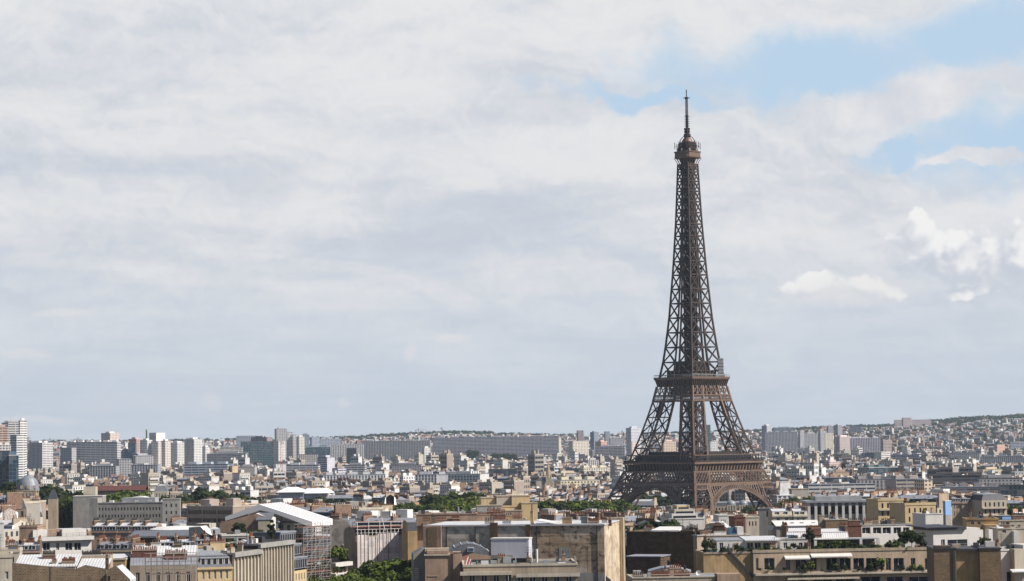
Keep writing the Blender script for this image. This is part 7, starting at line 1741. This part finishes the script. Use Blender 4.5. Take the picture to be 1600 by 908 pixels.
# church
b = B('church', 'church with a slender stone spire rising among the middle distance roofs', 'church', 838, 862, 2500, 752, 14, 6, see=764)
b.walls('limestone_pale'); mb = MB(); mb.prism([(0, b.H), (b.W, b.H), (b.W / 2, b.H + 5)], 0, 14, 'slate_grey'); b.part('roof', mb)
mb = MB(); cx = b.U(857); mb.box(cx - 3, cx + 3, -2, 4, 0, b.Z(747), 'limestone'); zt = b.Z(747)
mb.cyl(cx, 1, zt, b.Z(721), 3.3, 0, 8, 'limestone')
for dx in (-2.7, 2.7): mb.cyl(cx + dx, -1.5, zt, zt + 5, .8, 0, 6, 'limestone')
b.part('spire', mb); LM.append(('church spire', 857, 740))
b = B('bell_tower', 'pink stone bell tower below the church spire', 'church tower', 849, 857, 2000, 766, 6, 10, see=780)
b.walls('pink_render', openings={'front': [(b.W * .35, b.W * .65, b.H - 4, b.H - 1)]}, trims=False); mb = MB(); mb.cyl(b.W / 2, 3, b.H, b.Z(753), 2.2, 0, 8, 'pink_render'); b.part('spire', mb)
for px, py, lb in ((1143, 785, 'left of two small silver domes seen through the tower arch'), (1162, 785, 'right of two small silver domes seen through the tower arch')):
    b = B('domed_pavilion', lb, 'pavilion', px - 7, px + 7, 2150, py + 4, 9, 0, see=797); b.walls('limestone_pale', openings={'front': grid(b.W, b.H - 8, b.H - 1, 3, 1, .4, .8)}, trims=False); mb = MB(); mb.lathe(b.W / 2, 4.5, [(4.3, b.H), (4.1, b.H + 1.4), (3.2, b.H + 2.9), (1.8, b.H + 3.8), (.4, b.H + 4.2), (.3, b.H + 5.2), (.02, b.H + 5.6)], 16, 'lead_dome'); b.part('dome', mb)
b = B('military_school', 'long pale building with a dark roof framed by the right tower arch', 'school building', 1116, 1185, 2180, 791, 12, 0, see=800); b.walls('limestone', openings={'front': grid(b.W, b.H - 8, b.H - 1, 14, 2, .4, .6)}, trims=False); mb = MB(); mansard(mb, b.W, 12, b.H, 3, 1, 1.5, 'slate', 'zinc', 'limestone'); b.part('roof', mb)
b = B('factory_chimney', 'tall dark factory chimney beside the bright white tower', 'chimney', 227.5, 230.5, 4500, 671, 3, 0, base=70, see=690)
mb = MB(); mb.cyl(1.5, 1.5, 0, b.H, 1.7, 1.3, 10, 'dark_stone'); mb.cyl(1.5, 1.5, b.H - 3, b.H - 1, 1.9, 1.9, 10, 'grey_metal'); b.part('shaft', mb)
# cranes
def crane(label, px, Y, py_top, py_bot, jib_px, m, side=1, lean=0.0):
    p, q = P(px, py_top, Y), P(px, py_bot, Y); H = p.z - q.z; k = Y / F
    t = thing('tower_crane', label, 'crane', (p.x, Y, q.z)); w = max(.3, .00012 * Y); s = .7 + w
    mb = MB(); n = max(4, int(H / 5))
    for sx in (-1, 1):
        for sy in (-1, 1): mb.beam((sx * s, sy * s, -6), (sx * s, sy * s, H), w * .7, m)
    for i in range(n):
        z0, z1 = H * i / n, H * (i + 1) / n; d = 1 if i % 2 else -1
        mb.beam((-s * d, -s, z0), (s * d, -s, z1), w * .6, m); mb.beam((s, -s * d, z0), (s, s * d, z1), w * .6, m); mb.beam((-s, -s, z1), (s, -s, z1), w * .5, m)
    mb.build('mast', t)
    if jib_px:
        L = jib_px * k; mb = MB(); J = lambda x: (x * side, 0, H - 4 * w + lean * abs(x))
        mb.beam(J(0), J(L), w * 1.1, m); mb.beam((0, 0, H + 3 * w), J(L * .6), w * .4, m); mb.beam((0, 0, H + 3 * w), (-.3 * L * side, 0, H - 4 * w), w * .4, m); mb.beam((0, 0, H - 4 * w), (0, 0, H + 3 * w), w, m); mb.build('jib', t)
        mb = MB(); mb.beam((0, 0, H - 4 * w), (-.3 * L * side, 0, H - 4 * w), w * 1.1, m); mb.box(-.3 * L * side - 2 * w, -.3 * L * side + 2 * w, -w, w, H - 8 * w, H - 3 * w, 'concrete'); mb.build('counter_jib', t)
    mb = MB(); mb.box(-s, s, -s - w, -s, H - 9 * w, H - 5 * w, 'white_metal'); mb.build('cab', t)
crane('red lattice crane mast standing in the middle distance', 439.5, 2950, 690, 738, 10, 'crane_red', -1)
for px, Y, t, bt, j, sd, lb in ((44, 3300, 683, 697, 5, 1, 'grey crane beside the tallest white high rise'), (68, 4600, 687, 694, 7, 1, 'leftmost of two small grey cranes near the long striped slab'), (78, 4600, 685.5, 694, 26, 1, 'small grey crane with a long jib left of the striped slab'), (122, 4600, 685, 694, 14, -1, 'grey crane above the striped slab'), (641, 8200, 674.5, 682, 5, -1, 'small crane at the left end of the wooded ridge'), (654, 8000, 670.5, 681, 15, 1, 'crane with a long jib above the wooded ridge'), (673, 8200, 675, 681, 3, 1, 'smallest crane on the wooded ridge'), (690, 8000, 668, 678, 3, -1, 'tallest slim crane on the wooded ridge'), (972, 6500, 673.5, 686, 7, -1, 'faint crane left of the blue grey tower by the tower leg')):
    crane(lb, px, Y, t, bt, j, 'grey_metal', sd)
LM += [('lattice tower', 1080, 790), ('white tent roof', 430, 805), ('netted building', 600, 850), ('pale oval roof', 270, 825), ('blue lift shaft', 1480, 800), ('row of white piers', 1315, 795), ('patched wall', 820, 822), ('yellow stepped block', 800, 785), ('brown brick block', 1510, 860), ('white terrace house', 100, 840), ('dark stone wall', 1030, 835), ('ornate cream block', 1396, 785), ('red roofed hall', 186, 765), ('pointed slate tower', 82, 772), ('pale mansion', 251, 765), ('balconied white block', 1072, 805), ('long skylight roof', 1247, 818), ('finned offices', 410, 860)]

# ---------------------------------------------------------------- trees of the parks and avenues
PD = ('leaf_dark', 1500, 0.42, 0.40, 0.95)
def put_belt(px0, px1, Y, py, n, label, kinds=(PARK, PARKB), jit=5.0, dy=36.0):
    for k in range(n):
        px = px0 + (px1 - px0) * (k + random.uniform(.1, .9)) / n
        y = Y + random.uniform(-dy, dy) * .5
        pt = py + random.uniform(-.2, 1.0) * jit
        tree(kinds[k % len(kinds)], label, px, y, pt, None, k, label, base=min(ground_z(0, y), P(px, pt, y).z - 7))
    OCC.append((px0, px1, py + jit, py + jit + (20 if 600 < px0 < 990 and Y < 1400 else 8), Y - dy / 2)); 
    a, b_ = P(px0, py, Y), P(px1, py, Y); m = max(2, int((b_.x - a.x) / 12))
    for i in range(m + 1): SITES.append((a.x + (b_.x - a.x) * i / m, Y, 14))
for a in ((-4, 25, 1330, 752, 5, 'dark trees left of the domed hall', (PD, PARK)), (58, 92, 1310, 757, 8, 'trees just right of the domed hall', (PD, PARK)), (112, 132, 1260, 767, 4, 'trees before the red roofed hall', (PARK, PARKB)), (182, 206, 1280, 763, 6, 'green trees right of the red roofed hall', (PARK, PARKB)), (240, 262, 1190, 776, 4, 'dark trees under the pale mansion', (PD,)), (278, 302, 1200, 776, 7, 'dark trees right of the long plain grey office', (PD, PARK)), (310, 346, 1320, 760, 7, 'dark trees on the avenue above the left roofs', (PD, PARK)), (355, 388, 1230, 775, 9, 'green trees left of the white marquees', (PARK, PARKB)), (396, 436, 1220, 777, 8, 'dark trees below the left marquee', (PD, PARK)), (474, 530, 1215, 777, 13, 'dark trees below the right marquee', (PD, PARK)), (528, 600, 1200, 781, 12, 'trees in a broken line right of the marquees', (PD, PARK)), (618, 690, 1190, 784, 14, 'green trees left of the park grove', (PARK, PARKB)), (676, 752, 1290, 770, 22, 'tall trees of the grove behind the yellow stepped block', (PD, PARK, PARKB)), (700, 756, 1230, 779, 9, 'brighter trees at the front of the grove', (PARKB,)), (828, 940, 1270, 779, 24, 'green park trees behind the patched building', (PARK, PARKB)), (905, 988, 1230, 781, 20, 'bright park trees at the left foot of the tower', (PARKB, PARK)), (985, 1066, 1860, 771, 20, 'dark trees under the left tower arch', (PD,)), (1112, 1176, 1880, 796, 12, 'trees seen through the right tower arch', (PARK, PD)), (1168, 1184, 1840, 788, 3, 'trees at the right end of the tower arch', (PARK,)), (1236, 1284, 1240, 776, 9, 'green trees right of the tower foot', (PARK, PARKB)), (1570, 1612, 1060, 786, 6, 'green trees at the right edge', (PARK, PD)), (1340, 1356, 1130, 781, 3, 'trees behind the row of white piers', (PARK,)), (736, 746, 4900, 700, 1, 'lone dark tree before the vast grey slab', (PD,)), (770, 802, 4800, 706, 6, 'dark trees at the foot of the vast grey slab', (PD,))):
    put_belt(*a[:5], a[5], a[6])

# ---------------------------------------------------------------- the roofs of the city
class LB(B):
    def __init__(s, name, cat, W, D, H):
        s.W, s.D, s.H, s.a, s.tint = W, D, H, 0.0, None
        s.root = thing(name, 'x', cat)
STONES = {'cream stone': (.47, .395, .30), 'pale stone': (.53, .48, .41), 'grey stone': (.33, .305, .275), 'white': (.70, .685, .66), 'pinkish': (.37, .305, .26), 'brown': (.16, .125, .10)}
def recolor(root, tint):
    for o in root.children:
        if o.name.split('.')[0] in ('wall', 'lift_housing'): o.color = tuple(tint) + (1,)
def proto_mansard(W, D, H, nb, hip, lo, m1, pots, brick):
    b = LB('mansard_house', 'house', W, D, H)
    b.walls('wall_tint', openings={k: grid(b.face(k)[0], H - 9.6, H - .3, n, 3, .38, .64) for k, n in (('front', nb), ('right', 3), ('left', 2))}, trims=False)
    mb = MB(); h1 = 3.4; h2 = 1.4; mansard(mb, W, D, H + .02, h1, h2, 1.1, m1, 'zinc' if lo else 'zinc_light', 'wall_tint', hip)
    f, g = b.face('front')[1], b.face('back')[1]
    for k in range(nb): dormer_mesh(mb, f, .6 + (W - 1.2) * (k + .5) / nb, H + .35, 1.15, 1.8, .8)
    b.part('roof', mb)
    mb = MB(); mb.box(-.15, W + .15, -.35, -.01, H - .45, H, 'limestone'); mb.box(-.1, W + .1, -.5, -.01, H - 3.5, H - 3.25, 'dark_metal'); b.part('cornice', mb)
    for x, n in ((.35, pots), (W - .35, pots), (W * .5, 3)):
        if x == W * .5 and not brick: continue
        mb = MB(); chimney_mesh(mb, x - .35, x + .35, D * .14, D * (.82 if n == pots else .5), H - .2, H + h1 + h2 + random.uniform(.4, 1.0), 'chimney_brick' if brick else 'limestone', 'clay_pot', n, .85, .2); b.part('chimney', mb)
    for k in range(3):
        u = W * (.2 + .28 * k); z = H + h1 + .35; mb = MB(); mb.box(u, u + .9, D * .24, D * .24 + 1.0, z - .3, z + .45, 'grey_metal', top='dark_glass'); b.part('roof_window', mb)
    mb = MB(); x = W * .38; zt = H + h1 + h2; mb.beam((x, D * .5, zt - .3), (x, D * .5, zt + 2.8), .09, 'dark_metal')
    for q in (1.6, 2.1, 2.6): mb.beam((x - .7, D * .5, zt + q), (x + .7, D * .5, zt + q), .07, 'dark_metal')
    b.part('aerial', mb)
    return b.root
def proto_flat(W, D, H, style, plants, roof, par):
    b = LB('flat_roof_block', 'apartment block', W, D, H)
    fl = max(3, int((H - 1) / 3.0)); fl = min(fl, 5); z0 = H - fl * 3.0
    if style == 'grid': ops = {k: grid(b.face(k)[0], z0, H - .3, max(2, int(b.face(k)[0] / 3.2)), fl, .5, .5) for k in ('front', 'right', 'left')}
    elif style == 'band': ops = {k: grid(b.face(k)[0], z0, H - .3, max(1, int(b.face(k)[0] / 8)), fl, .92, .5) for k in ('front', 'left')}
    else: ops = {'front': grid(W, z0, H - .3, max(2, int(W / 3.4)), fl, .5, .6)}
    b.walls('wall_tint', openings=ops, trims=False)
    b.flat_roof(roof, par, 'limestone_pale', name='roof')
    for (x, y, w, d, h) in plants:
        mb = MB(); mb.box(W * x, W * x + w, D * y, D * y + d, H, H + h, 'wall_tint', top='zinc_light'); b.part('lift_housing', mb)
    if style == 'balcony':
        for k in range(fl):
            mb = MB(); mb.box(W * .1, W * .9, -1.1, -.01, z0 + 3 * k + .2, z0 + 3 * k + 1.2, 'white_paint'); b.part('balcony', mb)
    mb = MB(); chimney_mesh(mb, W * .7, W * .7 + .7, D * .6, D * .9, H, H + 1.9, 'limestone', 'clay_pot', 4, .8, .2); b.part('chimney', mb)
    for k in range(3):
        u = W * (.12 + .3 * k); mb = MB(); mb.box(u, u + 1.2, D * .12, D * .12 + 1.1, H, H + .8 + .3 * k, 'grey_metal' if k % 2 else 'dark_metal'); b.part('roof_vent', mb)
    mb = MB(); x = W * .55; mb.beam((x, D * .5, H), (x, D * .5, H + 4), .1, 'dark_metal')
    for q in (3, 3.5): mb.beam((x - .8, D * .5, H + q), (x + .8, D * .5, H + q), .07, 'dark_metal')
    b.part('aerial', mb)
    return b.root
MP = [proto_mansard(*a) for a in ((13, 11, 20, 4, (False, False), True, 'slate', 7, True), (17, 12, 21, 5, (False, False), False, 'slate_grey', 8, True), (11, 11, 19, 3, (False, False), False, 'zinc', 6, False), (20, 12, 22, 6, (False, True), True, 'slate', 8, True), (15, 11, 18, 4, (True, False), False, 'slate_grey', 6, False), (24, 13, 21, 7, (True, True), True, 'slate', 8, False))]
FP = [proto_flat(*a) for a in ((18, 12, 24, 'grid', ((.3, .35, 4, 4, 2.8),), 'paving', .8), (26, 13, 27, 'band', ((.15, .3, 5, 5, 2.6), (.65, .4, 4, 4, 3.0)), 'zinc_light', .5), (15, 12, 21, 'balcony', ((.4, .4, 3, 4, 2.6),), 'zinc', .8), (24, 13, 22, 'grid', ((.2, .3, 6, 5, 2.4), (.7, .3, 5, 5, 2.4)), 'white_metal', .4), (12, 11, 17, 'plain', (), 'zinc_light', .3), (20, 14, 30, 'balcony', ((.35, .3, 6, 6, 3.0),), 'paving', 1.0))]
DIM = [(13, 11, 20), (17, 12, 21), (11, 11, 19), (20, 12, 22), (15, 11, 18), (24, 13, 21)]
FDIM = [(18, 12, 24), (26, 13, 27), (15, 12, 21), (24, 13, 22), (12, 11, 17), (20, 14, 30)]
for r in MP + FP:
    r.location = (0, -5000, 0)

rg = random.Random(5)
SA = np.array(SITES)
CAND = []
Y = 655.0
while Y < 8500:
    half = Y * .225 + 25
    x = -half + rg.uniform(-10, 0)
    a0 = rg.choice((-34, -27, -20, 40))
    far = sstep(Y, 2400, 4200)
    while x < half:
        if rg.random() < .05: a0 = rg.choice((-36, -30, -26, -22, -16, 30, 46)) + rg.uniform(-4, 4)
        px_ = 800 + F * x / Y
        hill = Y > 5200
        flat = rg.random() < (.22 if Y < 1500 else .26 + .12 * far)
        i = rg.randrange(6)
        W, D, H = (FDIM if flat else DIM)[i]
        sx = rg.uniform(.65, 1.1) * (1 - .22 * sstep(Y, 1300, 2400)); W *= sx
        H *= rg.uniform(.82, 1.15) * (1 + .28 * sstep(Y, 1800, 2300) * (1 - sstep(Y, 4400, 5200)))
        if flat and Y > 1900 and rg.random() < .09: H *= rg.uniform(1.15, 1.5); W *= .8
        if hill: H *= .62
        a = a0 + rg.uniform(-3, 3)
        y = Y + rg.uniform(-7, 7)
        skip = rg.random() < (.06 if not hill else .25 if px_ < 1150 else .55)
        xc, yc = x + W / 2, y + D / 2
        if not skip: CAND.append([xc, yc, x, y, W, D, H, a, flat, i, sx])
        x += W * max(.55, abs(math.cos(R(a)))) + rg.choice((.1, .1, .3, .4, .8, 9))
    Y += 19 + .0085 * Y - 10 * (1 - sstep(Y, 900, 1900))
CA = np.array([c[:2] for c in CAND])
keep = np.ones(len(CAND), bool)
for sx_, sy_, sr in SITES:
    d2 = (CA[:, 0] - sx_) ** 2 + (CA[:, 1] - sy_) ** 2
    keep &= d2 > (sr + 8.0) ** 2
occ = sorted(OCC, key=lambda o: o[4])
cov = np.full(1600, 908.0)
order = sorted([c for c, k in zip(CAND, keep) if k], key=lambda c: c[1])
oi = 0
RES = []
for xc, yc, x, y, W, D, H, a, flat, i, sx in order:
    while oi < len(occ) and occ[oi][4] < yc:
        p0, p1 = max(0, int(occ[oi][0])), min(1600, int(occ[oi][1]) + 1)
        if p1 > p0: cov[p0:p1] = np.minimum(cov[p0:p1], occ[oi][2])
        oi += 1
    g = ground_z(xc, yc) - .5
    hw = (W * abs(math.cos(R(a))) + D * abs(math.sin(R(a)))) / 2 * F / yc
    pc = proj(xc, yc, g + H)[0]
    extra = 0 if flat else 4.5
    lim = -1e9
    for o in OCC:
        if o[4] > yc + 6 and o[0] < pc + hw and o[1] > pc - hw: lim = max(lim, o[3])
    if lim > 0:
        zmax = P(pc, lim, yc - D / 2).z - g - extra - .5
        if zmax < H: H = zmax if yc < 4300 or zmax > 7 else 7.0 + rg.random() * 3
    sky_lim = 694 - .014 * pc - lerp(pc, CREST) + (2.0 if yc > 3000 else 6.0) - rg.choice((0, 0, 1, 2.5))
    zmax = P(pc, sky_lim, yc).z - g - extra
    H = min(H, max(zmax, 6)) 
    if H < 7: continue
    top = proj(xc, yc - D / 2, g + H + extra)[1]
    p0, p1 = int(max(0, pc - hw)), int(min(1599, pc + hw)) + 1
    vis = 0.0
    if p1 > p0:
        vis = float(np.maximum(0, cov[p0:p1] - top).sum()); cov[p0:p1] = np.minimum(cov[p0:p1], top + (1.5 if not flat else 0))
    RES.append([vis, xc, yc, W, D, H, a, flat, i, sx, g, pc, top])
pick = set()
for fl in (False, True):
    rs = sorted((k for k, r in enumerate(RES) if r[7] == fl and r[0] > 14 and -10 < r[11] < 1610), key=lambda k: -RES[k][0])[:285]
    pick |= set(rs)
ORD = 'first second third fourth fifth sixth seventh eighth ninth tenth eleventh twelfth thirteenth fourteenth fifteenth sixteenth seventeenth eighteenth nineteenth twentieth'.split()
ORD += ['twenty-' + o for o in ORD[:9]] + ['thirtieth'] + ['thirty-' + o for o in ORD[:9]] + ['fortieth'] + ['forty-' + o for o in ORD[:9]]
LIST = []
mass = MB()
for k, (vis, xc, yc, W, D, H, a, flat, i, sx, g, pc, top) in enumerate(RES):
    ca, sa = math.cos(R(a)), math.sin(R(a))
    x0, y0 = xc - ca * W / 2 + sa * D / 2, yc - sa * W / 2 - ca * D / 2
    cn = rg.choice(('cream stone', 'cream stone', 'pale stone', 'pale stone', 'grey stone', 'brown') if not flat else ('white', 'white', 'pale stone', 'grey stone', 'pinkish', 'white'))
    t = STONES[cn]
    if k in pick:
        src = (FP if flat else MP)[i]
        r = copy_tree(src)
        dw, dd, dh = (FDIM if flat else DIM)[i]
        r.location = (x0, y0, g + (H - dh)); r.rotation_euler = (0, 0, R(a)); r.scale = (W / dw, 1, 1)
        if H > dh: r.scale = (W / dw, 1, H / dh); r.location = (x0, y0, g)
        v = rg.uniform(.88, 1.1)
        recolor(r, tuple(min(.6, c * v * .84) for c in t))
        LIST.append((r, pc, top, flat, cn, i))
    else:
        v = rg.uniform(.75, 1.15)
        hill = yc > 5400
        wc = tuple(min(.6, c * v * (.80 if not hill else .8)) for c in t)
        mass.T = Matrix.Translation((x0, y0, g)) @ Matrix.Rotation(R(a), 4, 'Z')
        blank = rg.random() < .35
        mass.box(0, W, 0, D, -4, H, 'far_plain' if blank and flat else 'far_wall', top='far_plain', col=wc, colt=rg.choice(((.36, .37, .40), (.60, .60, .61), (.2, .2, .21), (.42, .39, .34))), bottom=False)
        if not flat or (hill and rg.random() < .6):
            rc = (.045, .05, .06) if rg.random() < .6 else (.30, .31, .34)
            tc = rg.choice(((.40, .41, .44), (.60, .60, .62), (.22, .23, .25)))
            if hill: rc = tc = rg.choice(((.20, .10, .075), (.24, .13, .10), (.16, .15, .15), (.30, .30, .31), (.42, .42, .42), (.12, .12, .13)))
            h1, h2, n = 3.2, 1.3, 1.2
            A = [(0, 0, H), (W, 0, H), (W, D, H), (0, D, H)]; Bq = [(0, n, H + h1), (W, n, H + h1), (W, D - n, H + h1), (0, D - n, H + h1)]; r0, r1 = (0, D / 2, H + h1 + h2), (W, D / 2, H + h1 + h2)
            mass.poly([A[0], A[1], Bq[1], Bq[0]], 'far_plain', col=rc); mass.poly([A[2], A[3], Bq[3], Bq[2]], 'far_plain', col=rc)
            mass.poly([Bq[0], Bq[1], r1, r0], 'far_plain', col=tc); mass.poly([Bq[2], Bq[3], r0, r1], 'far_plain', col=tc)
            mass.poly([A[3], A[0], Bq[0], r0, Bq[3]], 'far_plain', col=wc); mass.poly([A[1], A[2], Bq[2], r1, Bq[1]], 'far_plain', col=wc)
            if yc < 5200:
                for xx in (.3, W - .9): mass.box(xx, xx + .6, D * .15, D * .85, H, H + h1 + h2 + 1.2, 'far_plain', col=rg.choice(((.30, .18, .11), (.5, .43, .34), (.36, .22, .15))), bottom=False)
        elif rg.random() < .7:
            u = W * rg.uniform(.2, .6); mass.box(u, u + W * .2, D * .3, D * .7, H, H + 2.6, 'far_plain', col=wc, colt=(.62, .62, .63), bottom=False)
mass.T = None
tag(mass.build('city_roofs', weld=False), 'small dense pale houses and blocks spreading to the far hills', kind='stuff')
for r in MP + FP:
    for ch in list(r.children): bpy.data.objects.remove(ch)
    bpy.data.objects.remove(r)
# labels that single each one out, told from the nearest landmark
seen = {}
LOOK = {False: ('slate mansard house', 'grey mansard house', 'narrow zinc roofed house', 'wide slate house', 'grey hip roofed house', 'broad hip roofed house'), True: ('square windowed block', 'band windowed block', 'small balconied block', 'long low block', 'small plain house', 'tall balconied block')}
rows = []
for r, pc, top, flat, cn, i in LIST:
    best = min(LM, key=lambda m: math.hypot((m[1] - pc) * .6, (m[2] - top) * 2.2))
    dx, dy = pc - best[1], top - best[2]
    side = ('right of' if dx > 0 else 'left of') if abs(dx) > abs(dy) * 2.2 else ('behind' if dy < 0 else 'before')
    rows.append((best[0], side, LOOK[flat][i], cn, math.hypot(dx, dy * 2), r, flat))
rows.sort(key=lambda q: q[4])
for lm, side, look, cn, d, r, flat in rows:
    key = (lm, side, look, cn)
    n = seen[key] = seen.get(key, 0) + 1
    r['label'] = f'{cn} {look}, {ORD[n - 1]} {side} the {lm}'
    r['group'] = 'flat roofed city blocks' if flat else 'mansard roofed city houses'

# ---------------------------------------------------------------- woods on the hills
def woods():
    rw = random.Random(3)
    mb = MB()
    blobs = []
    def patch(px0, px1, Y0, Y1, n, r0, r1):
        for _ in range(n):
            px, y = rw.uniform(px0, px1), rw.uniform(Y0, Y1)
            x = ray(px, 680).x * y; r = rw.uniform(r0, r1)
            blobs.append((x, y, ground_z(x, y) + r * .55, r))
    patch(560, 770, 8000, 8500, 260, 7, 12); patch(740, 905, 8100, 8500, 120, 6, 9); patch(-20, 560, 8000, 8500, 360, 6, 10)
    patch(1000, 1200, 8000, 8500, 120, 6, 9); patch(1180, 1460, 7600, 8500, 300, 7, 11); patch(1450, 1620, 7600, 8500, 420, 8, 14)
    patch(1400, 1620, 5600, 7800, 900, 6, 11); patch(1180, 1420, 5200, 7600, 560, 6, 10); patch(1190, 1300, 4900, 5400, 120, 6, 9)
    patch(560, 900, 5800, 8000, 160, 6, 10); patch(0, 560, 5400, 8000, 260, 6, 10); patch(1380, 1600, 3900, 4600, 200, 6, 9)
    for i, (x, y, z, r) in enumerate(blobs):
        leaf_cloud(mb, [(x, y, z, r)], 42, r * .34, 'leaf_dark' if i % 3 else 'leaf_mid', i, .85)
    tag(mb.build('woods', weld=False), 'dark green woods on the far hills', kind='stuff')
woods()
